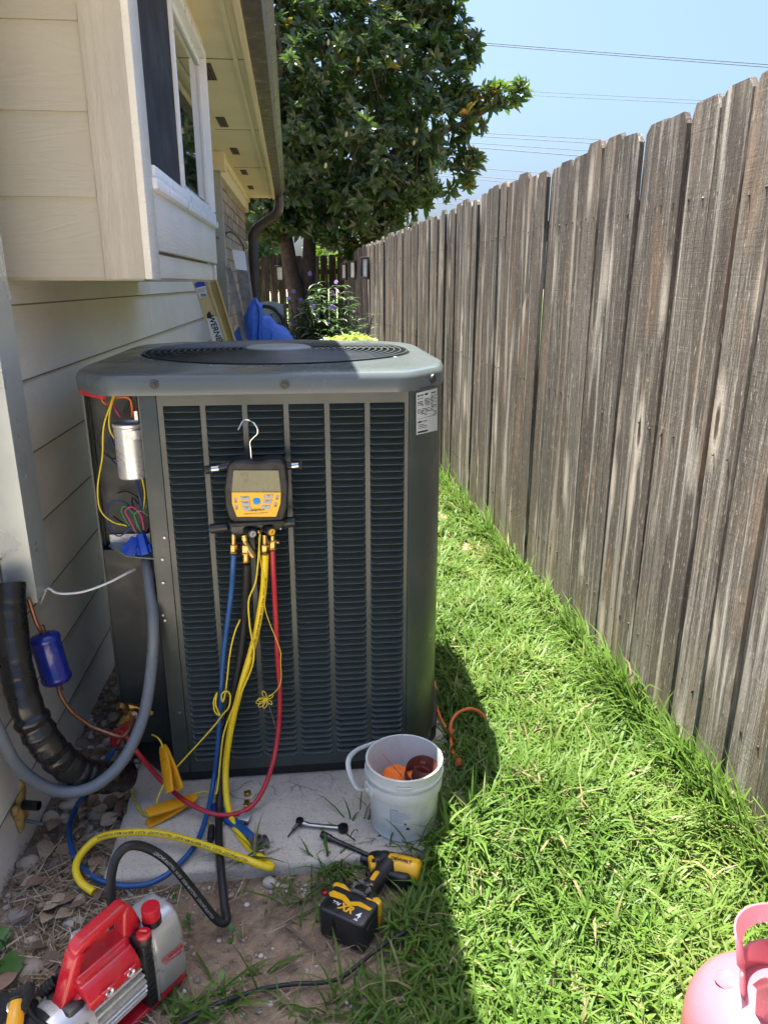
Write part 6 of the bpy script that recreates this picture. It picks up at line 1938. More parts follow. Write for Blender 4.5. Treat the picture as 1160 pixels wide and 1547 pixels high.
# collar: two flared guards with hand holes
def guard_(a0, a1, h, name):
    na, nz = 28, 10
    t = .0032
    hole = lambda u, w: (.16 < u < .84 and .46 < w < .78)
    def P_(u, w, off):
        a = a0 + (a1 - a0) * u
        # rounded upper corners
        e = min(u, 1 - u)
        hh = h * (1 - .30 * max(0, 1 - e / .12) ** 2)
        z = .350 + hh * w
        r = .054 + .012 * w + .010 * max(0, w - .8) / .2 + off
        return (r * math.cos(a), r * math.sin(a), z)
    mb = MB()
    idx = {}
    vs = []
    for s_, off in ((0, 0), (1, t)):
        for i in range(na + 1):
            for j in range(nz + 1):
                idx[(s_, i, j)] = len(vs); vs.append(P_(i / na, j / nz, off))
    cells = {(i, j) for i in range(na) for j in range(nz) if not hole((i + .5) / na, (j + .5) / nz)}
    fs = []
    for (i, j) in cells:
        fs.append((idx[0, i, j], idx[0, i, j + 1], idx[0, i + 1, j + 1], idx[0, i + 1, j]))
        fs.append((idx[1, i, j], idx[1, i + 1, j], idx[1, i + 1, j + 1], idx[1, i, j + 1]))
        for (di, dj, e0, e1) in ((-1, 0, (i, j), (i, j + 1)), (1, 0, (i + 1, j), (i + 1, j + 1)), (0, -1, (i, j), (i + 1, j)), (0, 1, (i, j + 1), (i + 1, j + 1))):
            if (i + di, j + dj) not in cells:
                fs.append((idx[0, *e0], idx[0, *e1], idx[1, *e1], idx[1, *e0]))
    mb.add(vs, fs)
    return mb.build(name, MT['pink'], tk, 45)
guard_(R(15), R(176), .112, 'collar_guard')
guard_(R(200), R(350), .112, 'collar_guard')
MB().cyl((0, 0, .36), (0, 0, .385), .017, seg=20, bev=.002).cyl((0, 0, .385), (0, 0, .410), .011, seg=6).cyl((0, 0, .395), (.03, .01, .395), .007, seg=10).build('valve', MT['brass'], tk)
MB().cyl((0, 0, .410), (0, 0, .422), .022, .020, 14, bev=.003).build('valve_wheel', MT['blackp'], tk)

# ------------------------------------------------------------------ things stored by the brick wall
# yellow ladder leaning on the siding
ld = thing('ladder', 'tan fibreglass ladder with stickers leaning on the siding', 'ladder', (-.55, 4.5, 0))
def lp(x, y, Y): return atY(x, y, Y)
def slab_between(b0, b1, t0, t1, th, Y0, Y1):
    """plank with its visible face through four image points; b = foot pair, t = top pair"""
    P = [lp(*b0, Y0), lp(*b1, Y0), lp(*t1, Y1), lp(*t0, Y1)]
    n_ = (P[1] - P[0]).cross(P[3] - P[0]).normalized()
    if n_.y > 0: n_ = -n_
    mb = MB()
    vs = P + [p - n_ * th for p in P]
    mb.add(vs, [(0, 1, 2, 3), (7, 6, 5, 4), (0, 4, 5, 1), (1, 5, 6, 2), (2, 6, 7, 3), (3, 7, 4, 0)])
    return mb, P, n_
def extend(lo, hi, f):
    return (lo[0] + (lo[0] - hi[0]) * f, lo[1] + (lo[1] - hi[1]) * f)
# web and flanges: image edges run from the bay down past the unit
web = [((290, 423), (319, 512)), ((311, 423), (340, 512))]
f_ = 3.0
mb, P, n_ = slab_between(extend(web[0][1], web[0][0], f_), extend(web[1][1], web[1][0], f_), web[0][0], web[1][0], .004, 4.05, 4.55)
part('side_rail', mb, MT['ladder'], ld, smooth=0)
mb, P2, n2 = slab_between(extend((343, 512), (316, 423), f_), extend((353, 512), (326, 423), f_), (316, 423), (326, 423), .004, 4.12, 4.62)
part('rail_web', mb, MT['ladder2'], ld, smooth=0)
mb, _, _ = slab_between(extend((340, 512), (311, 423), f_), extend((344, 512), (315, 423), f_), (311, 423), (315, 423), .03, 4.04, 4.54)
part('flange', mb, MT['ladder'], ld, smooth=0)
mb, _, _ = slab_between(extend((353, 512), (326, 423), f_), extend((356, 512), (329, 423), f_), (326, 423), (329, 423), .03, 4.10, 4.60)
part('flange', mb, MT['ladder'], ld, smooth=0)
def on_web(x, y, out=.002):
    o_, d = _C, ray(x, y)
    t = (P[0] - o_).dot(n_) / d.dot(n_)
    return o_ + d * t + n_ * out
def sticker(pts, m, par, out=.0015, name='sticker'):
    mb = MB(); mb.add([on_web(x, y, out) for x, y in pts], [tuple(range(len(pts)))])
    return part(name, mb, MT[m], par, smooth=0)
rail = [o for o in ld.children if o.name.startswith('side_rail')][0]
sticker([(294, 429), (300, 425), (308, 424), (311, 432), (296, 435)], 'paper_b', ld)
stk = sticker([(296, 435), (311, 432), (314, 448), (302, 451)], 'paper', ld)
for k in range(6):
    sticker([(303.2 + k * 1.5, 444), (303.9 + k * 1.5, 443.8), (304.8 + k * 1.5, 448.2), (304.1 + k * 1.5, 448.4)], 'ink', ld, .003, 'barcode')
for k in range(3): sticker([(299, 437.5 + 2 * k), (310, 435.3 + 2 * k), (310.1, 436.2 + 2 * k), (299.1, 438.4 + 2 * k)], 'button', ld, .003, 'print')
sticker([(312, 481), (329, 478), (338, 512), (321, 516)], 'paper', ld)
sticker([(313, 474), (317, 470), (320, 476), (319, 481), (313, 481)], 'gun', ld)
me = text_mesh('WERNER', .046, MT['ink'], 0.0, .0010, .1)
c0 = on_web(326, 499, .003); cu = (on_web(331, 512, .003) - on_web(321, 484, .003)).normalized()
cv = n_.cross(cu)
me.transform(Matrix(((cu.x, cv.x, n_.x, c0.x), (cu.y, cv.y, n_.y, c0.y), (cu.z, cv.z, n_.z, c0.z), (0, 0, 0, 1))) @ Matrix.Diagonal((1, 1, 1, 1)))
lo_ = link('lettering', me, ld); lo_.matrix_parent_inverse = Matrix.Translation((-.55, 4.5, 0)).inverted()
for k in range(3):
    a_ = P[0].lerp(P[3], .10 + .2 * k) + Vector((.01, .03, 0)); 
    part('rung', MB().cyl(a_, a_ + Vector((-.16, .36, 0)), .017, seg=12), MT['alu'], ld)
# leaning old boards
def board(label, b0, b1, t0, t1, Y0, Y1, th=.035, tip=None):
    t = thing('old_board', label, 'board', lp(*b0, Y0), group='old boards leaning on the brick wall')
    mb, P, n_ = slab_between(extend(b0, t0, .9), extend(b1, t1, .9), t0, t1, th, Y0 - .12, Y1)
    part('plank', mb, MT['oldboard'], t, smooth=0)
    if tip:
        m2 = MB()
        f = tip
        q = [P[0].lerp(P[3], 1 - f) + n_ * .002, P[1].lerp(P[2], 1 - f) + n_ * .002, P[2] + n_ * .002, P[3] + n_ * .002]
        m2.add(q, [(0, 1, 2, 3)])
        part('white_tip', m2, MT['white'], t, smooth=0)
    return t
board('grey plank with a white painted top leaning against the brick wall', (376, 512), (387, 512), (351, 377), (370, 380), 5.6, 6.35, .05, .125)
board('short narrow grey plank leaning in front of the taller white tipped one', (366, 513), (377, 513), (341, 402), (349, 405), 5.3, 6.1, .05)
# thin cable on the wall
solo('wall_wire', MB().tube([atX(318, 357, -.68), atX(332, 360, -.66), atX(338, 358, -.645), atX(343, 351, -.64), atX(350, 350, -.64), atX(358, 356, -.64), atX(364, 364, -.64), atX(368, 372, -.64), atX(370, 385, -.63)], .006, 6), MT['black'], 'thin dark wire looping over the brick wall', 'wire', smooth=80)
# blue tarpaulin heap over a folding chair
tp_ = MB()
nu, nv = 40, 26
vs = []
top_px = [(352, 505), (362, 490), (374, 462), (380, 452), (388, 450), (394, 462), (400, 472), (412, 484), (428, 495), (446, 510)]
for i in range(nu + 1):
    u = i / nu
    f = u * (len(top_px) - 1); k = min(int(f), len(top_px) - 2); g_ = f - k
    x = top_px[k][0] * (1 - g_) + top_px[k + 1][0] * g_; y = top_px[k][1] * (1 - g_) + top_px[k + 1][1] * g_
    crest = atY(x, y, 5.75)
    for j in range(nv + 1):
        v = j / nv
        a = v * math.pi
        q = Vector((crest.x + .05 * math.sin(a * 2) * .3, 5.75 - .30 * math.cos(a) * (1 - .35 * math.sin(a)), crest.z * (math.sin(a) ** .55 if 0 < v < 1 else 0)))
        w = .035 * mnoise.noise(Vector((u * 9, v * 3.0, 1))) + .018 * mnoise.noise(Vector((u * 22, v * 7, 4)))
        q += Vector((w, w * 1.2, w * .7 * math.sin(a)))
        vs.append((q.x, q.y, max(q.z, .0)))
fs = [(i * (nv + 1) + j, (i + 1) * (nv + 1) + j, (i + 1) * (nv + 1) + j + 1, i * (nv + 1) + j + 1) for i in range(nu) for j in range(nv)]
tp_.add(vs, fs)
solo('blue_tarp', tp_, MT['tarp'], 'crumpled bright blue tarp heaped by the brick wall', 'tarp', smooth=50)
ch = thing('garden_chair', 'grey fabric garden chair with black arm behind the blue tarp', 'chair', (-.22, 6.45, 0))
mb = MB()
cb = [(386, 462), (392, 457), (408, 455), (420, 457), (428, 461), (429, 480), (428, 520), (384, 520)]
P = [atY(x, y, 6.5) for x, y in cb]
mb.add(P + [p + Vector((0, .03, 0)) for p in P], [tuple(range(8)), tuple(range(15, 7, -1))] + [(i, (i + 1) % 8, 8 + (i + 1) % 8, 8 + i) for i in range(8)])
part('backrest', mb, MT['chair'], ch)
part('armrest', MB().tube(pxpath([(386, 468, 'Y', 6.3), (396, 463, 'Y', 6.2), (410, 465, 'Y', 6.1), (422, 474, 'Y', 6.0), (428, 488, 'Y', 5.98), (429, 510, 'Y', 5.98)], 6), .016, 10), MT['blackp'], ch, smooth=70)
part('seat', MB().box((-.22, 6.25, .45), (.42, .46, .04), bev=.015), MT['chair'], ch)
for (x, y) in [(-.42, 6.05), (-.02, 6.05), (-.42, 6.46), (-.02, 6.46)]:
    part('leg', MB().cyl((x, y, 0), (x, y, .44), .013, seg=10), MT['blackp'], ch)
# ------------------------------------------------------------------ grass
GR = np.random.RandomState(23)
def blades(px_, py_, pz_, L, W, lean, heading, tint, bend):
    """numpy blades: 4 cross-sections each, bending over"""
    n = len(px_)
    dx, dy = np.cos(heading), np.sin(heading)
    sx, sy = -dy, dx
    ts = [0, .33, .68, 1.0]
    ws = [.8, 1.0, .72, 0.0]
    V = np.zeros((n, 7, 3), np.float32)
    k = 0
    for t, w in zip(ts, ws):
        # arc: horizontal run and rise
        ang = lean + bend * t
        hx = L * (t * np.sin(lean) + bend * t * t * .5 * np.cos(lean))
        hz = L * (t * np.cos(lean) - bend * t * t * .5 * np.sin(lean) - .18 * bend ** 2 * t ** 3)
        cx = px_ + dx * hx; cy = py_ + dy * hx; cz = pz_ + np.maximum(hz, .004 + .004 * t)
        if w > 0:
            for s in (-1, 1):
                V[:, k, 0] = cx + sx * W * w * .5 * s; V[:, k, 1] = cy + sy * W * w * .5 * s; V[:, k, 2] = cz + (.0008 if s > 0 else 0)
                k += 1
        else:
            V[:, k, 0] = cx; V[:, k, 1] = cy; V[:, k, 2] = cz
            k += 1
    idx = np.arange(n)[:, None] * 7
    Q = (idx[:, :, None] + np.array([[0, 1, 3, 2], [2, 3, 5, 4]])[None]).reshape(-1, 4)
    T = (idx[:, :, None] + np.array([[4, 5, 6]])[None]).reshape(-1, 3)
    tt = np.repeat(tint[:, None], 7, 1)
    return V.reshape(-1, 3), Q, T, tt.reshape(-1)
def gz_np(x, y):
    return np.array([gz(a, b) for a, b in zip(x, y)])
def left_edge(y):
    """where the lawn thins out to bare soil, on the unit's side"""
    return np.interp(y, [.5, .9, 1.05, 1.2, 1.32, 1.42, 1.47, 1.62, 1.8, 2.9, 3.0, 13], [.16, .15, .15, .20, .12, .06, .26, .40, .40, .42, -.5, -.6])
batches = []
def noise2(x, y, s, o=0.0):
    return np.array([mnoise.noise(Vector((a * s, b * s, o))) for a, b in zip(x, y)])
def lawn(n_cl, y0, y1, per, Lm, Wm, dens_pow=1.0, xr=None):
    y = y0 + (y1 - y0) * GR.rand(n_cl)
    fx = 1.180 - .029 * y
    lo = left_edge(y) if xr is None else xr
    x = lo + (fx - .012 - lo) * GR.rand(n_cl)
    thin = noise2(x, y, 5.0, 3.0)
    keep = GR.rand(n_cl) < np.clip(.78 + thin * .9, .30, 1)
    # fade in near the bare edge
    edge = np.clip((x - lo) / .10, 0, 1)
    keep &= GR.rand(n_cl) < (.35 + .65 * edge)
    x, y, thin, fx = x[keep], y[keep], thin[keep], fx[keep]
    n = len(x)
    X = np.repeat(x, per) + GR.normal(0, .014, n * per)
    Y = np.repeat(y, per) + GR.normal(0, .014, n * per)
    hd = GR.uniform(0, 2 * np.pi, n * per)
    nearf = np.clip((np.repeat(x, per) - (np.repeat(fx, per) - .16)) / .14, 0, 1)
    big = noise2(x, y, 2.2, 8.0)
    Lc = np.repeat(np.clip(1 + .55 * big, .5, 1.6), per)
    L = Lm * Lc * GR.uniform(.45, 1.25, n * per) * (1 + .55 * nearf)
    W = Wm * GR.uniform(.35, 1.7, n * per)
    lean = np.abs(GR.normal(.55, .32, n * per))
    bend = GR.uniform(.5, 1.7, n * per)
    tb = np.repeat(np.clip(.56 + .34 * noise2(x, y, 3.1, 5.5) + .12 * GR.normal(0, 1, n), 0, .84), per)
    tint = np.clip(tb + GR.normal(0, .10, n * per), 0, .86)
    straw = GR.rand(n * per) < .045
    tint = np.where(straw, GR.uniform(.90, 1.0, n * per), tint)
    X = np.minimum(X, 1.180 - .029 * Y - .014)
    return X, Y, L, W, lean, hd, tint, bend
sets = [lawn(5600, .40, 2.0, 9, .122, .0062), lawn(3600, 2.0, 3.6, 8, .115, .0068), lawn(5200, 3.6, 8.0, 7, .09, .0095), lawn(2400, 8.0, 13.6, 6, .09, .016)]
# low thatch
th = lawn(4200, .40, 3.6, 6, .05, .0035)
th = (th[0], th[1], th[2], th[3], th[4] + .6, th[5], np.where(GR.rand(len(th[0])) < .45, GR.uniform(.9, 1, len(th[0])), th[6] * .6), th[7])
sets.append(th)
# stray tufts on the bare soil and around the driver
cl = []
for (x, y, r, m) in [(497, 1325, .03, 30), (520, 1340, .035, 45), (545, 1328, .035, 50), (540, 1350, .03, 30), (600, 1260, .06, 80), (655, 1240, .05, 70), (628, 1290, .05, 80), (560, 1318, .03, 30), (640, 1370, .06, 90), (610, 1400, .05, 70),
                     (268, 1540, .03, 26), (310, 1520, .04, 22), (345, 1500, .03, 12), (400, 1470, .02, 6), (455, 1530, .04, 12), (500, 1515, .03, 6), (378, 1318, .02, 14), (430, 1330, .02, 5), (455, 1365, .04, 20), (560, 1520, .05, 50), (600, 1480, .06, 60), (590, 1540, .06, 80),
                     (640, 1205, .04, 30), (690, 1210, .05, 60), (700, 1180, .05, 50)]:
    p = atZ(x, y, .01)
    cl.append((p.x + GR.normal(0, r, m), p.y + GR.normal(0, r * .6, m)))
X = np.concatenate([c[0] for c in cl]); Y = np.concatenate([c[1] for c in cl]); n = len(X)
yel = GR.rand(n)
sets.append((X, Y, .085 * GR.uniform(.4, 1.5, n), .0055 * GR.uniform(.6, 1.3, n), np.abs(GR.normal(.6, .35, n)), GR.uniform(0, 6.283, n), np.where(yel < .12, GR.uniform(.86, .95, n), GR.uniform(.1, .6, n)), GR.uniform(.5, 1.6, n)))
# taller weeds rooted along the fence foot
n = 1600
Yf = np.concatenate([GR.uniform(.7, 5.5, n // 2), 1.2 + GR.normal(0, .45, n // 4), 2.0 + GR.normal(0, .2, n - n // 2 - n // 4)])
Xf = 1.180 - .029 * Yf - np.abs(GR.normal(.025, .035, n)) - .014
cln = np.array([mnoise.noise(Vector((0, a * 4.5, 2))) for a in Yf])
kp = cln > -.12
Yf, Xf = Yf[kp], Xf[kp]; n = len(Yf)
sets.append((Xf, Yf, .225 * GR.uniform(.35, 1.4, n), .0075 * GR.uniform(.6, 1.4, n), np.abs(GR.normal(.25, .22, n)), GR.uniform(1.6, 4.7, n), np.clip(GR.normal(.42, .2, n), 0, 1), GR.uniform(.3, 1.5, n)))
Vs, Qs, Ts, tts = [], [], [], []
off = 0
for (X, Y, L, W, lean, hd, tint, bend) in sets:
    # keep clear of the solid things standing in the grass
    bad = ((X - TC.x) ** 2 + (Y - TC.y) ** 2 < (.124 + .01) ** 2) | ((X - BC.x) ** 2 + (Y - BC.y) ** 2 < .09 ** 2)
    dxl, dyl = X - .062, Y - 1.295
    lx = dxl * math.cos(R(56)) + dyl * math.sin(R(56)); ly = -dxl * math.sin(R(56)) + dyl * math.cos(R(56))
    bad |= (lx > -.05) & (lx < .07) & (np.abs(ly) < .072)
    bad |= (lx >= .07) & (lx < .225) & (ly > -.11) & (ly < .075)
    bad |= (X > -.57) & (X < .40) & (Y > 1.80) & (Y < 2.80)
    ok = ~bad
    X, Y, L, W, lean, hd, tint, bend = [q[ok] for q in (X, Y, L, W, lean, hd, tint, bend)]
    onpad = (X > -.51) & (X < .40) & (Y > 1.47) & (Y < 2.86)
    Zg = np.where(onpad, .045, gz_np(X, Y) - .003)
    V, Q, T, tt = blades(X, Y, Zg, L, W, lean, hd, tint, bend)
    Vs.append(V); Qs.append(Q + off); Ts.append(T + off); tts.append(tt); off += len(V)
gm = npmesh('grass', np.concatenate(Vs), [np.concatenate(Qs), np.concatenate(Ts)], MT['grass'], {'tint': np.concatenate(tts)}, smooth=True)
_props(link('grass', gm), 'tufted green lawn grass growing between the pad and the fence', 'grass', kind='stuff')

# ------------------------------------------------------------------ stones
def stone_mesh(seed, flat):
    r = random.Random(seed)
    mb = MB()
    mb.sphere((0, 0, 0), 1.0, (1, .72, flat), 3)
    o_ = Vector((seed * 3.1, 0, 0))
    for v in mb.bm.verts:
        v.co *= 1 + .22 * mnoise.noise(v.co * 1.1 + o_) + .07 * mnoise.noise(v.co * 3 + o_)
    return mb.mesh('stone', MT['stone'], 60)
SM = [stone_mesh(i, [.42, .55, .34, .62, .48, .5][i % 6]) for i in range(10)]
TONES = [('brown', 'stone'), ('pale tan', 'stone_pale'), ('dark grey', 'stone_dark'), ('reddish brown', 'stone_red')]
SMT = {}
for tn, mk in TONES:
    for i, me in enumerate(SM):
        m2 = me.copy(); m2.materials.clear(); m2.materials.append(MT[mk]); SMT[tn, i] = m2
def where(x, y):
    side = 'against the siding' if x < -.66 else 'along the pad side' if x > -.58 else 'in the bed centre'
    row = 'far down the gap beside the unit' if y > 2.3 else 'behind the copper line' if y > 1.98 else 'below the black wrapped pipe' if y > 1.72 else 'below the grey conduit' if y > 1.56 else 'inside the blue hose loop' if y > 1.42 else 'among the straw near the pump'
    return side + ' ' + row
used = set()
def put_stone(x, y, r, label=None, z=None, rz=None, group='river stones between wall and pad', tone=None):
    tn = tone or TONES[rng.choice([0, 0, 1, 2, 2, 3])][0]
    if not label:
        # a stone unlike the ones already lying in the same spot
        for k in range(12):
            label = '%s %s stone %s' % ('large' if r > .024 else 'small' if r < .016 else 'medium', tn, where(x, y))
            if label not in used: break
            tn = TONES[k % 4][0]; r = (r, r, r, r, .014, .014, .014, .014, .027, .027, .027, .027)[k]
        used.add(label)
    o = link('stone', SMT[tn, rng.randrange(10)], None, (x, y, (gz(x, y) + r * .22) if z is None else z), (rng.uniform(-.35, .35), rng.uniform(-.35, .35), rng.uniform(0, 6.28) if rz is None else rz), (r, r, r))
    return _props(o, label, 'stone', group)
taken = []
def free(x, y, r, k=.8):
    for (a, b, c) in taken:
        if (a - x) ** 2 + (b - y) ** 2 < ((r + c) * k) ** 2: return False
    taken.append((x, y, r)); return True
cnt = 0
tries = 0
while cnt < 104 and tries < 6000:
    tries += 1
    y = rng.uniform(1.30, 2.75)
    x = rng.uniform(-.73, -.525 if y > 1.45 else -.46)
    if y < 1.45 and rng.random() < .45: continue
    if y > 1.9 and (x > -.575 or rng.random() < .6): continue
    r = rng.choice([.014, .018, .022, .029, .020])
    if free(x, y, r): put_stone(x, y, r); cnt += 1
# some the photograph lets you name
for (px_, py_, r, lb) in [(108, 1222, .030, 'pale heart shaped stone beside the blue hose under the conduit'), (160, 1212, .027, 'pale wedge shaped stone right of the blue hose'), (120, 1213, .022, 'small pale stone behind the heart shaped one'), (88, 1432, .0, ''), (35, 1390, .030, 'long dark flat stone in the straw near the wall'), (45, 1462, .032, 'long brown smooth stone beside the tool bag'), (40, 1445, .0, ''), (408, 1338, .019, 'round pale grey pebble just off the pad edge'), (421, 1341, .010, 'small brown pebble beside the round pale one')]:
    if r > 0:
        p = atZ(px_, py_, .012); put_stone(p.x, p.y, r, lb, gz(p.x, p.y) + r * .3, rng.uniform(-.6, .8), None, 'pale tan' if 'pale' in lb else 'dark grey' if 'dark' in lb else 'brown')
# scattered pebbles: joined, too many to count
PR = np.random.RandomState(5)
b = bmesh.new(); bmesh.ops.create_icosphere(b, subdivisions=1, radius=1.0)
bv = np.array([v.co[:] for v in b.verts], np.float32); bf = np.array([[v.index for v in f.verts] for f in b.faces], np.int32); b.free()
def pebbles(n, fx, rmin, rmax, zoff=.0):
    P = np.array([fx() for _ in range(n)])
    r = rmin + (rmax - rmin) * PR.rand(n) ** 2.2
    sc_ = np.stack([r * PR.uniform(.8, 1.3, n), r * PR.uniform(.6, 1.1, n), r * PR.uniform(.4, .75, n)], 1)
    a = PR.uniform(0, 6.28, n)
    V = bv[None] * (1 + PR.uniform(-.14, .14, (n, len(bv), 1))) * sc_[:, None]
    X = V[..., 0] * np.cos(a)[:, None] - V[..., 1] * np.sin(a)[:, None]; Y = V[..., 0] * np.sin(a)[:, None] + V[..., 1] * np.cos(a)[:, None]
    Z0 = np.array([gz(p[0], p[1]) for p in P]) + r * .15 + zoff
    V = np.stack([X + P[:, 0:1], Y + P[:, 1:2], V[..., 2] + Z0[:, None]], -1).reshape(-1, 3)
    F = (bf[None] + (np.arange(n) * len(bv))[:, None, None]).reshape(-1, 3)
    t = np.repeat(PR.rand(n), len(bv))
    return V, F, t
def soil_pt():
    while True:
        y = PR.uniform(.55, 1.47); x = PR.uniform(-.73, .30)
        if PR.rand() < (1.0 if x < -.2 else .6): return (x, y)
def bed_pt(): return (PR.uniform(-.745, -.50), PR.uniform(1.35, 2.85))
def crack_pt():
    return (PR.uniform(-.52, .35), 1.45 - abs(PR.normal(0, .035)))
A1 = pebbles(1500, soil_pt, .0016, .0085); A2 = pebbles(1300, bed_pt, .005, .014); A3 = pebbles(260, crack_pt, .002, .009)
V = np.concatenate([A1[0], A2[0], A3[0]]); F = np.concatenate([A1[1], A2[1] + len(A1[0]), A3[1] + len(A1[0]) + len(A2[0])])
def pebble_mat():
    t = NT('pebble')
    a = t.n('ShaderNodeAttribute', attribute_name='tint')
    c = t.ramp(a.outputs['Fac'], [(0, (.13, .10, .08)), (.4, (.22, .175, .135)), (.7, (.33, .28, .22)), (.9, (.50, .46, .40)), (1, (.62, .58, .52))])
    t.P(Base_Color=c, Roughness=.8, Normal=t.bump(t.noise(t.coords(), 160, 3), .3, .002))
    return t.m
_props(link('pebbles', npmesh('pebbles', V, F, pebble_mat(), {'tint': np.concatenate([A1[2], A2[2], A3[2]])}, smooth=True)), 'small loose pebbles scattered in the soil by the wall', 'pebbles', kind='stuff')

# ------------------------------------------------------------------ straw and twigs
def straw(n, fpt_, L0, L1, W, tint0, tint1):
    P = np.array([fpt_() for _ in range(n)])
    return (P[:, 0], P[:, 1], GR.uniform(L0, L1, n), np.full(n, W) * GR.uniform(.5, 1.5, n), np.full(n, 1.42) + GR.normal(0, .10, n), GR.uniform(0, 6.28, n), GR.uniform(tint0, tint1, n), GR.uniform(-.15, .25, n))
def wall_pt():
    while True:
        x, y = PR.normal(-.60, .09), PR.uniform(1.0, 1.62)
        if -.745 < x < -.34: return (x, y)
def any_soil():
    return (PR.uniform(-.7, .25), PR.uniform(.6, 1.46))
S = [straw(1500, wall_pt, .03, .12, .0022, .35, 1.0), straw(700, any_soil, .02, .10, .0018, .3, 1.0), straw(160, bed_pt, .03, .10, .002, .2, .9)]
Vs, Qs, Ts, tts = [], [], [], []; off = 0
for (X, Y, L, W, lean, hd, tint, bend) in S:
    V, Q, T, tt = blades(X, Y, gz_np(X, Y) + GR.uniform(.002, .014, len(X)), L, W, lean, hd, tint, bend)
    Vs.append(V); Qs.append(Q + off); Ts.append(T + off); tts.append(tt); off += len(V)
_props(link('straw', npmesh('straw', np.concatenate(Vs), [np.concatenate(Qs), np.concatenate(Ts)], MT['dry'], {'tint': np.concatenate(tts)}, smooth=True)), 'dry straw and grass clippings strewn over the soil', 'straw', kind='stuff')
def twig(pts, r, label):
    P = cr([atZ(x, y, z) for x, y, z in pts], 6)
    P = [p + Vector((0, 0, .002 * mnoise.noise(p * 60))) for p in P]
    solo('twig', MB().tube(P, [r * (1 - .5 * i / len(P)) for i in range(len(P))], 5), MT['dry_twig'], label, 'twig', 'twigs on the bare soil', smooth=60)
MT['dry_twig'] = mat('dry_twig', (.16, .115, .08), .85, var=.3)
twig([(432, 1395, .01), (455, 1417, .012), (480, 1438, .01), (503, 1453, .008)], .0028, 'dark bent twig on the soil below the driver battery')
twig([(402, 1477, .01), (430, 1462, .016), (460, 1440, .018), (483, 1430, .012)], .0022, 'pale straight twig crossing the soil in front of the black cord')
twig([(400, 1400, .008), (408, 1385, .012), (413, 1370, .014)], .0020, 'short pale twig lying near the round pebble')
twig([(430, 1405, .008), (440, 1385, .014), (448, 1370, .02), (452, 1358, .03)], .0018, 'thin forked stem standing up from the soil')

# ------------------------------------------------------------------ fallen leaves
lf = MB()
n = 10
vs, fs = [], []
for i in range(n + 1):
    t = i / n
    w = .42 * math.sin(math.pi * t ** .8) ** .9
    z = .10 * math.sin(t * 3) + .06 * t
    vs += [(t - .5, -w * .8, z + .12 * w), (t - .5, 0, z), (t - .5, w * .8, z + .16 * w)]
for i in range(n):
    for j in range(2): fs.append((i * 3 + j, i * 3 + j + 1, i * 3 + j + 4, i * 3 + j + 3))
lf.add(vs, fs)
def leaf_obj_mat(nm, base):
    t = NT(nm)
    oi = t.n('ShaderNodeObjectInfo')
    c = t.ramp(oi.outputs['Random'], [(0, tuple(.85 * q for q in base)), (1, tuple(1.15 * q for q in base))])
    v = t.coords((1, 1, 1), True)
    c = t.mix(t.ramp(t.noise(v, 7, 5), [(.4, 0.0), (.7, .5)]), c, (.10, .065, .045))
    t.P(Base_Color=c, Roughness=.8)
    return t.m
LEAFM = [('dark brown', leaf_obj_mat('dark_fallen_leaf', (.13, .085, .058))), ('tan', leaf_obj_mat('tan_fallen_leaf', (.33, .25, .165))), ('reddish', leaf_obj_mat('reddish_fallen_leaf', (.20, .12, .08)))]
lme0 = lf.mesh('dry_leaf', LEAFM[0][1], 60)
LME = [lme0]
for q in (1, 2):
    m2 = lme0.copy(); m2.materials.clear(); m2.materials.append(LEAFM[q][1]); LME.append(m2)
LB = 'curled brown dead leaf lying among the river stones'
for i in range(64):
    if i < 40: x, y = rng.uniform(-.72, -.50), rng.uniform(1.25, 1.85)
    else: x, y = rng.uniform(-.70, -.40), rng.uniform(1.02, 1.45)
    r = rng.uniform(.028, .062)
    for k in range(12):
        q = (i + k) % 3
        if k >= 3: r = (.032, .042, .056)[k // 3 - 1]
        lb = '%s %s curled dead leaf %s' % ('broad' if r > .05 else 'tiny' if r < .037 else 'narrow', LEAFM[q][0], where(x, y))
        if lb not in used: break
    used.add(lb)
    o = link('dry_leaf', LME[q], None, (x, y, gz(x, y) + .012 + rng.uniform(0, .012)), (rng.uniform(-.5, .5), rng.uniform(-.4, .4), rng.uniform(0, 6.28)), (r, r, r))
    _props(o, lb, 'dead leaf', 'dead leaves on the ground')

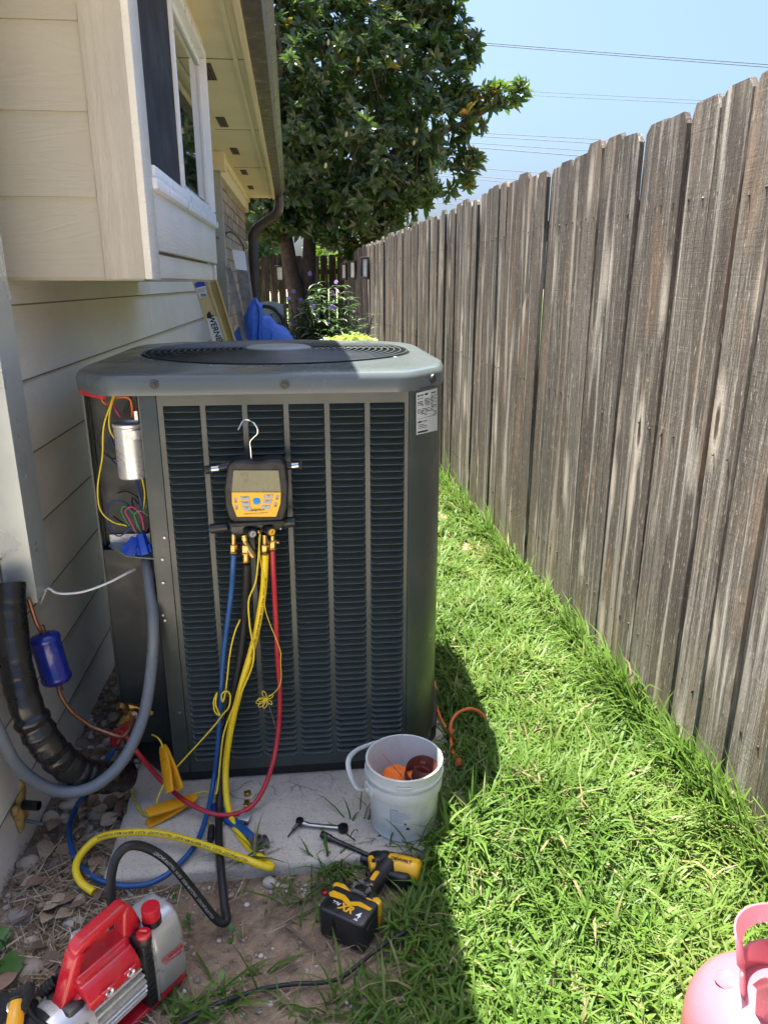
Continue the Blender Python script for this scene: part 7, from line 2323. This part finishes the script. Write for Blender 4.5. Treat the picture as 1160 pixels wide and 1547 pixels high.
# ------------------------------------------------------------------ weeds
def weed(px_, py_, label, s=1.0, n=9, lobed=False, z=.0, tint=.4, group='small green weeds'):
    c = atZ(px_, py_, z)
    t = thing('weed', label, 'weed', c, group=group)
    r = random.Random(int(px_ * 7 + py_))
    lm_ = MB()
    for i in range(n):
        a = r.uniform(0, 6.28); el = r.uniform(.1, .9); L = s * r.uniform(.022, .045)
        base = Vector((math.cos(a), math.sin(a), 0)) * s * r.uniform(.003, .03) + Vector((0, 0, s * r.uniform(.006, .035)))
        d = Vector((math.cos(a) * math.cos(el), math.sin(a) * math.cos(el), math.sin(el)))
        sd_ = Vector((-math.sin(a), math.cos(a), 0))
        outl_ = [(0, 0), (.25, .30), (.5, .26 if not lobed else .50), (.62, .30), (.75, .20 if not lobed else .34), (1, 0)]
        P = [base + d * L * u + sd_ * L * w - Vector((0, 0, .25 * L * u * u)) + Vector((0, 0, .15 * L * w)) for u, w in outl_] + [base + d * L * u - sd_ * L * w - Vector((0, 0, .25 * L * u * u)) + Vector((0, 0, .15 * L * w)) for u, w in outl_[-2:0:-1]]
        M_ = [base + d * L * u - Vector((0, 0, .25 * L * u * u)) for u, w in outl_]
        m2 = MB()
        k = len(outl_)
        vs = M_ + P[1:k - 1] + P[k:]
        nl = k - 2
        fs = []
        for q in range(k - 1):
            l0 = (k + q - 1) if 0 < q < k - 1 else None; l1 = (k + q) if q + 1 < k - 1 else None
            r0 = (k + nl + (nl - q)) if 0 < q < k - 1 else None; r1 = (k + nl + (nl - q - 1)) if q + 1 < k - 1 else None
            fs.append(tuple(x for x in (q, q + 1, l1, l0) if x is not None))
            fs.append(tuple(x for x in (q + 1, q, r0, r1) if x is not None))
        m2.add(vs, fs)
        me = m2.mesh('leaf', MT['weed_leaf'], 60)
        at = me.attributes.new('tint', 'FLOAT', 'POINT'); at.data.foreach_set('value', [min(1, max(0, tint + r.uniform(-.3, .4)))] * len(me.vertices))
        link('leaf', me, t)
    MB().cyl((0, 0, -.005), (0, 0, s * .03), .0012 * s, seg=5).build('stem', MT['weed_leaf'], t)
    return t
weed(12, 1448, 'broad lobed green weed growing at the wall above the tool bag', 1.25, 9, True)
weed(345, 1295, 'tiny leafy weed growing against the pad edge by the black hose', .55, 10, z=.02)
weed(375, 1312, 'leafy green weed sprouting from the pad edge under the yellow bend', .6, 10)
weed(182, 1326, 'small round leaved weed between the hoses at the pad corner', .7, 5)
weed(268, 1352, 'low dull green weed on the soil behind the oil case', .5, 8)
weed(287, 1400, 'small weed beside the bottom bend of the black hose', .45, 7)
weed(352, 1420, 'tiny weed alone on the bare soil', .6, 6)
weed(272, 1525, 'yellow green weed in front of the pump base', .5, 8, tint=.8)
weed(250, 1510, 'small yellow green weed touching the pump base corner', .45, 7, tint=.8)
weed(335, 1490, 'upright yellow green sprout behind the black cord', .5, 6, tint=.9)
weed(500, 1372, 'low yellow green weed left of the driver battery', .45, 8, tint=.85)
